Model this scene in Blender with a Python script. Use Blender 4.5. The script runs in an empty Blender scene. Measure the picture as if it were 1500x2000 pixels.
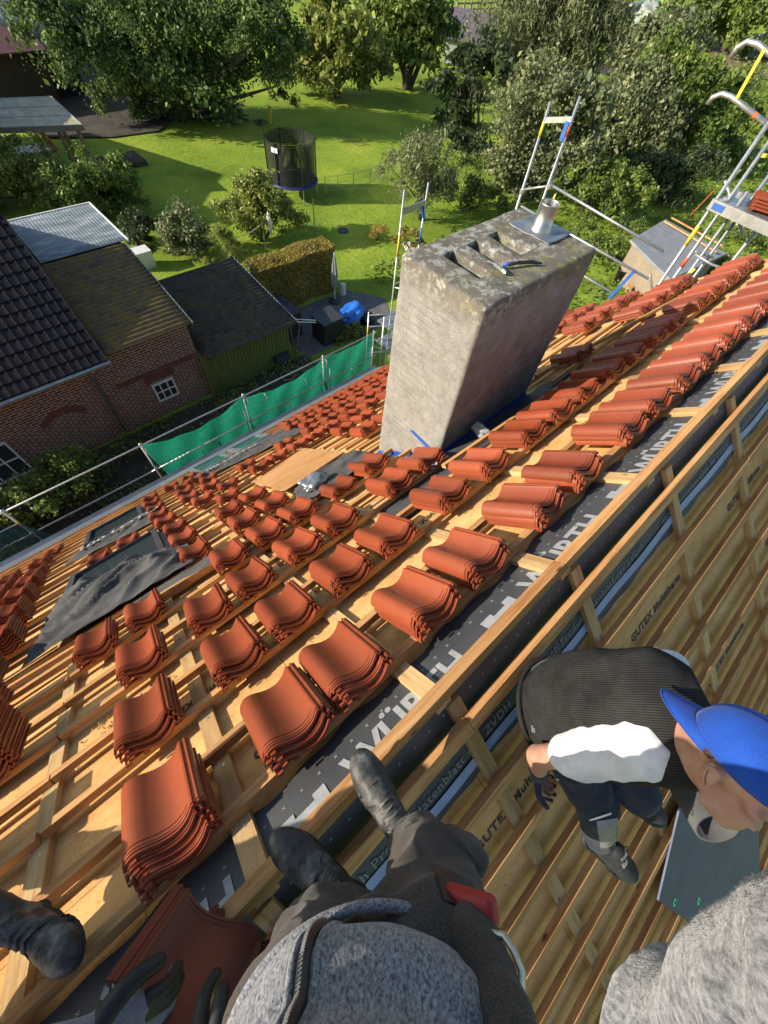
import bpy, bmesh, math, random
import numpy as np
from mathutils import Vector, Matrix, Euler

random.seed(7)
RNG = np.random.default_rng(11)
SC = bpy.context.scene
COL = SC.collection
R_ = math.radians

# ------------------------------------------------------------------ camera
# world: X along the ridge, +Y down the sunny slope, Z up, origin on the ridge
PITCH = 0.74368
CT, ST = math.cos(PITCH), math.sin(PITCH)
CAMLOC = np.array([0.0, 0.135, 1.657])
CR = np.array([[0.73927769, 0.54106329, -0.40089777],
               [-0.66750062, 0.66742435, -0.3301328],
               [0.08894619, 0.51165932, 0.85457201]])
FPX = 783.9        # focal length in pixels of a 1500 x 2000 frame
cam_d = bpy.data.cameras.new('camera')
cam_d.sensor_fit = 'VERTICAL'
cam_d.sensor_height = 24.0
cam_d.lens = 24.0 * FPX / 2000.0
cam_d.clip_start = 0.02
cam_d.clip_end = 1500
cam = bpy.data.objects.new('camera', cam_d)
COL.objects.link(cam)
M4 = Matrix.Identity(4)
for i in range(3):
    for j in range(3):
        M4[i][j] = CR[i][j]
    M4[i][3] = CAMLOC[i]
cam.matrix_world = M4
SC.camera = cam
SC.render.resolution_x = 768
SC.render.resolution_y = 1024

# ------------------------------------------------------------------ light
SUN_EL, SUN_AZ = R_(23.9), R_(28.1)       # elevation; azimuth away from -X towards +Y
SUNV = Vector((-math.cos(SUN_EL) * math.cos(SUN_AZ), math.cos(SUN_EL) * math.sin(SUN_AZ), math.sin(SUN_EL)))
w = bpy.data.worlds.new('World')
SC.world = w
w.use_nodes = True
nt = w.node_tree
bg = nt.nodes['Background']
sky = nt.nodes.new('ShaderNodeTexSky')
sky.sky_type = 'NISHITA'
sky.sun_disc = False
sky.sun_elevation = SUN_EL
sky.sun_rotation = math.atan2(SUNV.x, SUNV.y)
sky.air_density = 1.0
sky.dust_density = 1.0
nt.links.new(sky.outputs[0], bg.inputs[0])
bg.inputs[1].default_value = 0.115
sl = bpy.data.lights.new('sun', 'SUN')
sl.energy = 5.0
sl.angle = R_(0.53)
sl.color = (1.0, 0.91, 0.76)
so = bpy.data.objects.new('sun', sl)
so.rotation_euler = SUNV.to_track_quat('Z', 'Y').to_euler()
COL.objects.link(so)
SC.view_settings.view_transform = 'Standard'
SC.view_settings.look = 'None'
SC.view_settings.exposure = 0.55
SC.view_settings.gamma = 1.0
SC.cycles.max_bounces = 5
SC.cycles.diffuse_bounces = 2
SC.cycles.glossy_bounces = 2
SC.cycles.transmission_bounces = 3
SC.cycles.transparent_max_bounces = 6
SC.cycles.caustics_reflective = False
SC.cycles.caustics_refractive = False
SC.cycles.use_adaptive_sampling = True
SC.cycles.adaptive_threshold = 0.02

# ------------------------------------------------------------------ places
GZ = -9.8
def ray(px, py):
    return CR @ np.array([(px - 750.0) / FPX, (1000.0 - py) / FPX, -1.0])
def atz(px, py, z=GZ):
    r = ray(px, py); return CAMLOC + r * (z - CAMLOC[2]) / r[2]
def aty(px, py, y):
    r = ray(px, py); return CAMLOC + r * (y - CAMLOC[1]) / r[1]
def atx(px, py, x):
    r = ray(px, py); return CAMLOC + r * (x - CAMLOC[0]) / r[0]
def atd(px, py, d):
    r = ray(px, py); return CAMLOC + r * d / np.linalg.norm(r)
def over(px, py, X, Y):
    r = ray(px, py)
    t = ((X - CAMLOC[0]) * r[0] + (Y - CAMLOC[1]) * r[1]) / (r[0] ** 2 + r[1] ** 2)
    return CAMLOC + r * t, t
def LW(X, S, o=0.0):      # sunny slope -> world
    return Vector((X, S * CT + o * ST, -S * ST + o * CT))
def EW(X, S, o=0.0):      # shaded slope -> world
    return Vector((X, -S * CT - o * ST, -S * ST + o * CT))

# ------------------------------------------------------------------ objects
def props(o, label=None, cat=None, group=None, kind=None):
    if label: o['label'] = label
    if cat: o['category'] = cat
    if group: o['group'] = group
    if kind: o['kind'] = kind
    return o
def empty(name, loc=(0, 0, 0), label=None, cat=None, group=None, kind=None, rot=None):
    o = bpy.data.objects.new(name, None)
    o.empty_display_size = 0.1
    o.location = loc
    if rot: o.rotation_euler = rot
    COL.objects.link(o)
    return props(o, label, cat, group, kind)
def link(name, me, m=None, parent=None, label=None, cat=None, group=None, kind=None, loc=None, rot=None, smooth=False, world=True):
    o = bpy.data.objects.new(name, me)
    COL.objects.link(o)
    if m is not None and len(me.materials) == 0:
        for x in (m if isinstance(m, (list, tuple)) else [m]): me.materials.append(x)
    if loc is not None: o.location = loc
    if rot is not None: o.rotation_euler = rot
    if parent is not None:
        o.parent = parent
        if world:      # mesh is given in world space
            bpy_loc = parent_matrix(parent)
            o.matrix_parent_inverse = bpy_loc.inverted()
    if smooth:
        me.polygons.foreach_set('use_smooth', [True] * len(me.polygons))
    return props(o, label, cat, group, kind)
def parent_matrix(p):
    m = Matrix.LocRotScale(p.location, p.rotation_euler, p.scale)
    if p.parent: m = parent_matrix(p.parent) @ p.matrix_parent_inverse @ m
    return m

class MB:
    """collects simple solids into one mesh"""
    def __init__(s): s.v = []; s.f = []; s.mi = []
    def add(s, vs, fs, mi=0):
        b = len(s.v); s.v += [tuple(map(float, x)) for x in vs]
        s.f += [tuple(i + b for i in f) for f in fs]; s.mi += [mi] * len(fs); return s
    def box(s, lo, hi, mi=0, mat=None):
        x0, y0, z0 = lo; x1, y1, z1 = hi
        vs = [Vector(p) for p in ((x0,y0,z0),(x1,y0,z0),(x1,y1,z0),(x0,y1,z0),(x0,y0,z1),(x1,y0,z1),(x1,y1,z1),(x0,y1,z1))]
        if mat is not None: vs = [mat @ v for v in vs]
        return s.add(vs, [(0,3,2,1),(4,5,6,7),(0,1,5,4),(1,2,6,5),(2,3,7,6),(3,0,4,7)], mi)
    def bar(s, p0, p1, w_, h_, up=(0,0,1), mi=0):
        p0 = Vector(p0); p1 = Vector(p1); d = (p1 - p0).normalized()
        sd = d.cross(Vector(up))
        if sd.length < 1e-4: sd = d.cross(Vector((1,0,0)))
        sd.normalize(); u = sd.cross(d).normalized()
        vs = []
        for p in (p0, p1):
            for a, b in ((-1,-1),(1,-1),(1,1),(-1,1)):
                vs.append(p + sd * a * w_ / 2 + u * b * h_ / 2)
        return s.add(vs, [(0,3,2,1),(4,5,6,7),(0,1,5,4),(1,2,6,5),(2,3,7,6),(3,0,4,7)][:], mi)
    def tube(s, pts, rad, n=8, mi=0, caps=True):
        pts = [Vector(p) for p in pts]
        if not isinstance(rad, (list, tuple)): rad = [rad] * len(pts)
        rings = []; prev = None
        for i, p in enumerate(pts):
            a = pts[max(i - 1, 0)]; b = pts[min(i + 1, len(pts) - 1)]
            d = (b - a).normalized()
            if prev is None:
                u = d.orthogonal().normalized()
            else:
                u = (prev - d * prev.dot(d))
                u = u.normalized() if u.length > 1e-5 else d.orthogonal().normalized()
            prev = u; v = d.cross(u)
            rings.append([p + (u * math.cos(t) + v * math.sin(t)) * rad[i] for t in [2 * math.pi * k / n for k in range(n)]])
        vs = [q for r in rings for q in r]; fs = []
        for i in range(len(rings) - 1):
            for k in range(n):
                a = i * n + k; b = i * n + (k + 1) % n
                fs.append((a, b, b + n, a + n))
        if caps:
            fs.append(tuple(range(n - 1, -1, -1))); fs.append(tuple(range((len(rings) - 1) * n, len(rings) * n)))
        return s.add(vs, fs, mi)
    def lathe(s, c, prof, n=20, axis=(0,0,1), mi=0):
        """prof: list of (radius, height)"""
        ax = Vector(axis).normalized(); u = ax.orthogonal().normalized(); v = ax.cross(u); c = Vector(c)
        vs = []; fs = []
        for r, h in prof:
            for k in range(n):
                t = 2 * math.pi * k / n
                vs.append(c + ax * h + (u * math.cos(t) + v * math.sin(t)) * r)
        for i in range(len(prof) - 1):
            for k in range(n):
                a = i * n + k; b = i * n + (k + 1) % n
                fs.append((a, b, b + n, a + n))
        return s.add(vs, fs, mi)
    def mesh(s, name='m'):
        me = bpy.data.meshes.new(name); me.from_pydata(s.v, [], s.f)
        if any(s.mi): me.polygons.foreach_set('material_index', s.mi)
        me.update(); return me
    def build(s, name, m, parent=None, smooth=False, bevel=0, **k):
        me = s.mesh(name)
        if bevel:
            bm = bmesh.new(); bm.from_mesh(me)
            bmesh.ops.remove_doubles(bm, verts=bm.verts, dist=1e-5)
            es = [e for e in bm.edges if len(e.link_faces) == 2 and e.calc_face_angle(0) > 0.6]
            bmesh.ops.bevel(bm, geom=es, offset=bevel, segments=2, affect='EDGES', profile=0.5, clamp_overlap=True)
            bm.to_mesh(me); bm.free()
        return link(name, me, m, parent, smooth=smooth, **k)
def grid_mesh(fn, nu, nv, name='g', thick=0.0, nrm=None):
    """fn(u,v) -> point, u,v in 0..1"""
    vs = [fn(i / nu, j / nv) for j in range(nv + 1) for i in range(nu + 1)]
    fs = [(j * (nu + 1) + i, j * (nu + 1) + i + 1, (j + 1) * (nu + 1) + i + 1, (j + 1) * (nu + 1) + i) for j in range(nv) for i in range(nu)]
    me = bpy.data.meshes.new(name); me.from_pydata([tuple(map(float, v)) for v in vs], [], fs); me.update()
    if thick:
        bm = bmesh.new(); bm.from_mesh(me)
        bmesh.ops.recalc_face_normals(bm, faces=bm.faces)
        bmesh.ops.solidify(bm, geom=bm.faces[:], thickness=thick)
        bm.to_mesh(me); bm.free()
    return me
def np_mesh(name, V, F):
    """V (n,3), F (m,k) numpy -> mesh, fast"""
    me = bpy.data.meshes.new(name)
    me.vertices.add(len(V)); me.vertices.foreach_set('co', np.asarray(V, np.float32).ravel())
    k = F.shape[1]
    me.loops.add(F.size); me.loops.foreach_set('vertex_index', F.astype(np.int32).ravel())
    me.polygons.add(len(F)); me.polygons.foreach_set('loop_start', np.arange(0, F.size, k, dtype=np.int32))
    me.polygons.foreach_set('loop_total', np.full(len(F), k, np.int32))
    me.update(calc_edges=True); me.validate(); return me
# ------------------------------------------------------------------ materials
def _mat(name):
    m = bpy.data.materials.new(name); m.use_nodes = True
    return m, m.node_tree, m.node_tree.nodes['Principled BSDF']
def ramp(nt, stops):
    r = nt.nodes.new('ShaderNodeValToRGB'); el = r.color_ramp.elements
    while len(el) < len(stops): el.new(0.5)
    for e, (p, c) in zip(el, stops):
        e.position = p; e.color = (*c, 1) if len(c) == 3 else c
    return r
def coords(nt, scale=(1, 1, 1), kind='Object', rot=(0, 0, 0), rnd=False):
    tc = nt.nodes.new('ShaderNodeTexCoord'); mp = nt.nodes.new('ShaderNodeMapping')
    nt.links.new(tc.outputs[kind], mp.inputs[0]); mp.inputs['Scale'].default_value = scale; mp.inputs['Rotation'].default_value = rot
    if rnd:
        oi = nt.nodes.new('ShaderNodeObjectInfo'); ml = nt.nodes.new('ShaderNodeMath'); ml.operation = 'MULTIPLY'; ml.inputs[1].default_value = 57.0
        nt.links.new(oi.outputs['Random'], ml.inputs[0]); cb = nt.nodes.new('ShaderNodeCombineXYZ')
        for i in range(3): nt.links.new(ml.outputs[0], cb.inputs[i])
        nt.links.new(cb.outputs[0], mp.inputs['Location'])
    return mp.outputs[0]
def noise(nt, co, scale, detail=5, rough=0.6, dist=0.0):
    n = nt.nodes.new('ShaderNodeTexNoise'); n.inputs['Scale'].default_value = scale; n.inputs['Detail'].default_value = detail
    n.inputs['Roughness'].default_value = rough; n.inputs['Distortion'].default_value = dist
    nt.links.new(co, n.inputs['Vector']); return n.outputs['Fac']
def mix(nt, fac, a, b, mode='MIX'):
    m = nt.nodes.new('ShaderNodeMix'); m.data_type = 'RGBA'; m.blend_type = mode
    def put(i, v):
        if isinstance(v, (int, float)): m.inputs[i].default_value = v
        elif isinstance(v, tuple): m.inputs[i].default_value = (*v, 1) if len(v) == 3 else v
        else: nt.links.new(v, m.inputs[i])
    put(0, fac); put(6, a); put(7, b); return m.outputs[2]
def bump(nt, b, h, strength=0.3, dist=0.01):
    bp = nt.nodes.new('ShaderNodeBump'); bp.inputs['Strength'].default_value = strength; bp.inputs['Distance'].default_value = dist
    nt.links.new(h, bp.inputs['Height']); nt.links.new(bp.outputs[0], b.inputs['Normal']); return bp
def simple(name, stops, scale=8, rough=0.7, bs=0.2, bd=0.01, sc=(1, 1, 1), metal=0.0, rnd=False, fine=None, spec=0.5, detail=6, kind='Object', objvar=0.0):
    m, nt, b = _mat(name); co = coords(nt, sc, kind, rnd=rnd)
    n = noise(nt, co, scale, detail); r = ramp(nt, stops); nt.links.new(n, r.inputs[0]); col = r.outputs[0]
    if fine:
        n2 = noise(nt, co, fine[0], 4, 0.7); col = mix(nt, fine[1], col, n2, 'OVERLAY')
    if objvar:
        oi = nt.nodes.new('ShaderNodeObjectInfo'); hs = nt.nodes.new('ShaderNodeHueSaturation')
        mr = nt.nodes.new('ShaderNodeMapRange'); mr.inputs[3].default_value = 1 - objvar; mr.inputs[4].default_value = 1 + objvar
        nt.links.new(oi.outputs['Random'], mr.inputs[0]); nt.links.new(mr.outputs[0], hs.inputs['Value']); nt.links.new(col, hs.inputs['Color']); col = hs.outputs[0]
    nt.links.new(col, b.inputs['Base Color']); b.inputs['Roughness'].default_value = rough; b.inputs['Metallic'].default_value = metal
    b.inputs['Specular IOR Level'].default_value = spec
    if bs: bump(nt, b, n, bs, bd)
    return m
def wood(name, dark, mid, light, axis=0, rough=0.65, knots=True):
    """sawn softwood, grain along the given local axis"""
    m, nt, b = _mat(name); sc = [14, 14, 14]; sc[axis] = 0.9
    co = coords(nt, tuple(sc), rnd=True)
    n = noise(nt, co, 2.2, 6, 0.62, 0.6); r = ramp(nt, [(0.30, dark), (0.5, mid), (0.72, light)]); nt.links.new(n, r.inputs[0])
    co2 = coords(nt, (1, 1, 1), rnd=True); big = noise(nt, co2, 0.9, 3, 0.5)
    rb = ramp(nt, [(0.35, (0.80, 0.74, 0.70)), (0.65, (1.0, 1.0, 1.0))]); nt.links.new(big, rb.inputs[0])
    col = mix(nt, 1.0, r.outputs[0], rb.outputs[0], 'MULTIPLY')
    if knots:
        s2 = [10, 10, 10]; s2[axis] = 4.0
        v = nt.nodes.new('ShaderNodeTexVoronoi'); v.inputs['Scale'].default_value = 0.8
        nt.links.new(coords(nt, tuple(s2), rnd=True), v.inputs['Vector'])
        rk = ramp(nt, [(0.04, (1, 1, 1)), (0.10, (0, 0, 0))]); nt.links.new(v.outputs['Distance'], rk.inputs[0])
        col = mix(nt, rk.outputs[0], col, tuple(c * 0.35 for c in dark))
    fn = noise(nt, co, 26, 4, 0.7); col = mix(nt, 0.35, col, fn, 'OVERLAY')
    oi = nt.nodes.new('ShaderNodeObjectInfo'); hs = nt.nodes.new('ShaderNodeHueSaturation')
    mr = nt.nodes.new('ShaderNodeMapRange'); mr.inputs[3].default_value = 0.78; mr.inputs[4].default_value = 1.15
    nt.links.new(oi.outputs['Random'], mr.inputs[0]); nt.links.new(mr.outputs[0], hs.inputs['Value']); nt.links.new(col, hs.inputs['Color'])
    nt.links.new(hs.outputs[0], b.inputs['Base Color']); b.inputs['Roughness'].default_value = rough
    b.inputs['Specular IOR Level'].default_value = 0.25
    bump(nt, b, fn, 0.35, 0.004); return m
def leafmat(name, cols, rough=0.5, trans=0.35):
    m, nt, b = _mat(name); g = nt.nodes.new('ShaderNodeNewGeometry'); r = ramp(nt, cols)
    nt.links.new(g.outputs['Random Per Island'], r.inputs[0]); co = coords(nt)
    n = noise(nt, co, 0.7, 3); r2 = ramp(nt, [(0.3, (0.62, 0.66, 0.6)), (0.7, (1.15, 1.12, 1.0))]); nt.links.new(n, r2.inputs[0])
    col = mix(nt, 1.0, r.outputs[0], r2.outputs[0], 'MULTIPLY')
    nt.links.new(col, b.inputs['Base Color']); b.inputs['Roughness'].default_value = rough; b.inputs['Specular IOR Level'].default_value = 0.35
    t = nt.nodes.new('ShaderNodeBsdfTranslucent'); nt.links.new(col, t.inputs[0]); ms = nt.nodes.new('ShaderNodeMixShader'); ms.inputs[0].default_value = trans
    out = nt.nodes['Material Output']; nt.links.new(b.outputs[0], ms.inputs[1]); nt.links.new(t.outputs[0], ms.inputs[2]); nt.links.new(ms.outputs[0], out.inputs[0])
    return m

M = {}
M['batten'] = wood('batten_wood', (0.36, 0.155, 0.055), (0.58, 0.315, 0.125), (0.70, 0.43, 0.205), 0)
M['batten_e'] = M['batten']
M['counter'] = wood('counter_batten_wood', (0.42, 0.235, 0.09), (0.61, 0.40, 0.18), (0.70, 0.50, 0.26), 1)
M['post'] = wood('post_wood', (0.25, 0.16, 0.08), (0.36, 0.25, 0.13), (0.45, 0.33, 0.18), 2)
M['grey_wood'] = wood('weathered_wood', (0.16, 0.12, 0.09), (0.28, 0.23, 0.17), (0.38, 0.32, 0.25), 0)
def board_mat(name, c0, c1, c2):
    m, nt, b = _mat(name); co = coords(nt)
    n = noise(nt, co, 3.0, 6, 0.65); r = ramp(nt, [(0.3, c0), (0.52, c1), (0.75, c2)]); nt.links.new(n, r.inputs[0])
    f = noise(nt, co, 120, 3, 0.8); col = mix(nt, 0.45, r.outputs[0], f, 'OVERLAY')
    ch = noise(nt, co, 16, 7, 0.75, 1.5); rc = ramp(nt, [(0.33, (0.30, 0.22, 0.15)), (0.40, (1, 1, 1))]); nt.links.new(ch, rc.inputs[0])
    col = mix(nt, 0.8, col, rc.outputs[0], 'MULTIPLY')
    nt.links.new(col, b.inputs['Base Color']); b.inputs['Roughness'].default_value = 0.85; b.inputs['Specular IOR Level'].default_value = 0.15
    bump(nt, b, f, 0.4, 0.004); return m
M['board'] = board_mat('wood_fibre_board', (0.50, 0.262, 0.088), (0.69, 0.405, 0.155), (0.77, 0.505, 0.22))
M['board_e'] = M['board']
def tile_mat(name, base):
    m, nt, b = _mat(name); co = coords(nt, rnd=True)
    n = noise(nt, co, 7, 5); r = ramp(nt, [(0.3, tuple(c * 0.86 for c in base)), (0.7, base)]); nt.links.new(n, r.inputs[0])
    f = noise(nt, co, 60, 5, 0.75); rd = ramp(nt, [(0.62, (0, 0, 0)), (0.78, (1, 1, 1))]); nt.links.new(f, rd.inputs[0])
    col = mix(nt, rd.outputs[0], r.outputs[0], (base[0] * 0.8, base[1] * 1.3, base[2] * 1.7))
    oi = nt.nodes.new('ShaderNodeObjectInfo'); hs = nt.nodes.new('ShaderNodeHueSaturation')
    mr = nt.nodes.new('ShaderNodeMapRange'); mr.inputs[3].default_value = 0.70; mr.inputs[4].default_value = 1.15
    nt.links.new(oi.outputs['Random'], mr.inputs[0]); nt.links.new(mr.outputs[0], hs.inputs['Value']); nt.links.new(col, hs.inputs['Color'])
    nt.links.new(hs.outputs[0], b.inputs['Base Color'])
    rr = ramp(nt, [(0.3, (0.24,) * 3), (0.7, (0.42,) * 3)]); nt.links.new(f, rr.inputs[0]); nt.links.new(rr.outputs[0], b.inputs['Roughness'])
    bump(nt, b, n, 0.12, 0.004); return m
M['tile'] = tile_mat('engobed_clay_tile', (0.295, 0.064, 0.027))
M['tile_shaded'] = tile_mat('shaded_clay_tile', (0.13, 0.040, 0.034))  # same clay, darkened: the shade on the lifted tiles is put into the colour
M['membrane'] = simple('black_underlay_membrane', [(0.3, (0.040, 0.041, 0.044)), (0.7, (0.075, 0.076, 0.080))], 2.5, 0.6, 0.5, 0.01, fine=(220, 0.4), detail=5)
M['membrane_grey'] = simple('dusty_grey_membrane', [(0.3, (0.065, 0.065, 0.065)), (0.7, (0.125, 0.122, 0.118))], 3.0, 0.95, 0.5, 0.02, fine=(160, 0.45), spec=0.1)
M['membrane_blue'] = simple('blue_grey_membrane_sheet', [(0.3, (0.040, 0.052, 0.135)), (0.7, (0.070, 0.085, 0.185))], 4.0, 0.5, 0.3, 0.01, fine=(120, 0.3))
M['print'] = simple('grey_print', [(0.3, (0.26, 0.265, 0.27)), (0.7, (0.36, 0.365, 0.37))], 20, 0.65, 0, fine=(200, 0.3))
M['print_small'] = simple('small_grey_print', [(0.3, (0.16, 0.17, 0.18)), (0.7, (0.24, 0.25, 0.26))], 20, 0.7, 0)
M['print_black'] = simple('black_print', [(0.35, (0.025, 0.02, 0.015)), (0.65, (0.20, 0.13, 0.07))], 30, 0.8, 0)
M['tape'] = simple('pale_blue_tape', [(0.3, (0.20, 0.27, 0.44)), (0.7, (0.30, 0.38, 0.56))], 6, 0.4, 0.2)
M['blue_tape'] = simple('blue_tape', [(0.3, (0.02, 0.07, 0.32)), (0.7, (0.05, 0.13, 0.45))], 9, 0.35, 0.3, 0.01)
M['zinc'] = simple('zinc_sheet', [(0.3, (0.33, 0.36, 0.40)), (0.7, (0.50, 0.53, 0.57))], 3, 0.38, 0.1, metal=0.75)
M['steel'] = simple('galvanised_steel', [(0.3, (0.42, 0.43, 0.43)), (0.7, (0.62, 0.63, 0.62))], 14, 0.42, 0.15, 0.003, metal=0.8, fine=(90, 0.3))
M['bright_steel'] = simple('stainless_steel', [(0.3, (0.45, 0.44, 0.42)), (0.7, (0.62, 0.60, 0.57))], 5, 0.40, 0.06, metal=1.0)
M['lead'] = simple('lead_flashing', [(0.3, (0.20, 0.22, 0.24)), (0.7, (0.36, 0.38, 0.41))], 6, 0.42, 0.4, 0.01, metal=0.6)
M['yellow'] = simple('yellow_paint', [(0.3, (0.62, 0.50, 0.03)), (0.7, (0.75, 0.64, 0.06))], 8, 0.45, 0.05)
M['orange'] = simple('orange_red_paint', [(0.3, (0.60, 0.09, 0.02)), (0.7, (0.72, 0.14, 0.03))], 8, 0.45, 0.05)
M['blue'] = simple('blue_paint', [(0.3, (0.02, 0.09, 0.36)), (0.7, (0.04, 0.14, 0.46))], 8, 0.45, 0.05)
M['netblue'] = simple('blue_green_net', [(0.3, (0.02, 0.10, 0.14)), (0.7, (0.03, 0.18, 0.20))], 6, 0.6, 0)
M['rope'] = simple('white_rope', [(0.3, (0.5, 0.5, 0.46)), (0.7, (0.66, 0.65, 0.6))], 30, 0.8, 0.2)
M['black'] = simple('black_plastic', [(0.3, (0.012, 0.012, 0.013)), (0.7, (0.03, 0.03, 0.032))], 12, 0.45, 0.1)
M['darkpanel'] = simple('dark_slate_plastic', [(0.3, (0.03, 0.034, 0.042)), (0.7, (0.055, 0.06, 0.072))], 4, 0.5, 0.1)
M['white'] = simple('white_paint', [(0.3, (0.66, 0.66, 0.64)), (0.7, (0.8, 0.8, 0.78))], 8, 0.5, 0.05)
M['red_deck'] = simple('red_brown_deck_board', [(0.3, (0.26, 0.055, 0.035)), (0.7, (0.36, 0.09, 0.055))], 5, 0.6, 0.1, fine=(60, 0.3))
M['soil'] = simple('dark_soil', [(0.3, (0.035, 0.028, 0.02)), (0.7, (0.09, 0.075, 0.055))], 1.5, 0.95, 0.5, 0.05, fine=(30, 0.4))
M['paving'] = simple('grey_paving', [(0.3, (0.10, 0.10, 0.10)), (0.7, (0.18, 0.175, 0.17))], 2, 0.85, 0.2, fine=(30, 0.3))
M['tarp'] = simple('bright_blue_tarp', [(0.3, (0.015, 0.12, 0.55)), (0.7, (0.05, 0.25, 0.75))], 3, 0.35, 0.4, 0.05)
M['canvas'] = simple('grey_green_canvas', [(0.3, (0.28, 0.31, 0.28)), (0.7, (0.42, 0.45, 0.41))], 5, 0.8, 0.2)
M['bark'] = simple('bark', [(0.3, (0.05, 0.038, 0.027)), (0.7, (0.12, 0.095, 0.07))], 3, 0.9, 0.7, 0.03, sc=(4, 4, 0.8))
M['rust'] = simple('rusty_red_cloth', [(0.3, (0.35, 0.06, 0.02)), (0.7, (0.55, 0.12, 0.04))], 6, 0.8, 0.2)
def glass_mat():
    m, nt, b = _mat('window_glass'); b.inputs['Base Color'].default_value = (0.035, 0.05, 0.055, 1); b.inputs['Roughness'].default_value = 0.06
    b.inputs['Specular IOR Level'].default_value = 0.9; return m
M['glass'] = glass_mat()
M['glass_net_reflection'] = simple('net_reflecting_glass', [(0.3, (0.03, 0.09, 0.075)), (0.7, (0.05, 0.14, 0.11))], 2, 0.08, 0, spec=0.9)  # green base colour stands in for the safety net mirrored in the panes
def brick_mat():
    m, nt, b = _mat('red_brick_wall'); co = coords(nt)
    sx = nt.nodes.new('ShaderNodeSeparateXYZ'); nt.links.new(co, sx.inputs[0]); ad = nt.nodes.new('ShaderNodeMath'); nt.links.new(sx.outputs[0], ad.inputs[0]); nt.links.new(sx.outputs[1], ad.inputs[1])
    cb = nt.nodes.new('ShaderNodeCombineXYZ'); nt.links.new(ad.outputs[0], cb.inputs[0]); nt.links.new(sx.outputs[2], cb.inputs[1])
    br = nt.nodes.new('ShaderNodeTexBrick'); nt.links.new(cb.outputs[0], br.inputs['Vector'])
    br.inputs['Scale'].default_value = 1.0; br.inputs['Brick Width'].default_value = 0.25; br.inputs['Row Height'].default_value = 0.083; br.inputs['Mortar Size'].default_value = 0.012
    br.inputs['Color1'].default_value = (0.20, 0.070, 0.050, 1); br.inputs['Color2'].default_value = (0.12, 0.045, 0.038, 1); br.inputs['Mortar'].default_value = (0.50, 0.44, 0.38, 1); br.inputs['Mortar Smooth'].default_value = 0.2
    n = noise(nt, co, 6, 6, 0.7); r = ramp(nt, [(0.3, (0.6, 0.58, 0.56)), (0.7, (1.2, 1.15, 1.1))]); nt.links.new(n, r.inputs[0])
    nt.links.new(mix(nt, 1.0, br.outputs[0], r.outputs[0], 'MULTIPLY'), b.inputs['Base Color']); b.inputs['Roughness'].default_value = 0.9
    bump(nt, b, br.outputs['Fac'], -0.4, 0.01); return m
M['brick'] = brick_mat()
def mossy(name, base0, base1, moss, lo=0.42, hi=0.62):
    m, nt, b = _mat(name); co = coords(nt)
    n = noise(nt, co, 5, 6); r = ramp(nt, [(0.3, base0), (0.7, base1)]); nt.links.new(n, r.inputs[0])
    n2 = noise(nt, co, 2.3, 7, 0.72, 0.8); r2 = ramp(nt, [(lo, (0, 0, 0)), (hi, (1, 1, 1))]); nt.links.new(n2, r2.inputs[0])
    n3 = noise(nt, co, 18, 5, 0.7); r3 = ramp(nt, [(0.3, tuple(c * 0.45 for c in moss)), (0.75, moss)]); nt.links.new(n3, r3.inputs[0])
    nt.links.new(mix(nt, r2.outputs[0], r.outputs[0], r3.outputs[0]), b.inputs['Base Color']); b.inputs['Roughness'].default_value = 0.95; b.inputs['Specular IOR Level'].default_value = 0.12; bump(nt, b, n3, 0.6, 0.03); return m
M['moss_roof'] = mossy('mossy_fibre_cement', (0.085, 0.068, 0.05), (0.17, 0.14, 0.105), (0.30, 0.225, 0.08), 0.38, 0.58)
M['moss_roof2'] = mossy('dark_mossy_fibre_cement', (0.05, 0.047, 0.045), (0.10, 0.093, 0.08), (0.19, 0.15, 0.07), 0.44, 0.66)
M['dark_tile'] = mossy('anthracite_roof_tile', (0.009, 0.010, 0.015), (0.018, 0.019, 0.026), (0.03, 0.028, 0.024), 0.55, 0.80)
M['pv_roof'] = simple('streaked_corrugated_sheet', [(0.30, (0.10, 0.135, 0.155)), (0.5, (0.19, 0.225, 0.245)), (0.7, (0.36, 0.39, 0.40))], 2.4, 0.6, 0.1, sc=(0.6, 2.2, 1), fine=(20, 0.35))
M['green_board'] = simple('green_painted_boards', [(0.3, (0.10, 0.14, 0.035)), (0.7, (0.20, 0.25, 0.075))], 2.2, 0.75, 0.3, sc=(8, 8, 0.5), fine=(30, 0.3))
M['plexi'] = simple('dirty_translucent_sheet', [(0.3, (0.36, 0.32, 0.19)), (0.55, (0.48, 0.44, 0.31)), (0.75, (0.58, 0.56, 0.46))], 1.0, 0.75, 0.1, spec=0.15, fine=(15, 0.3))
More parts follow.
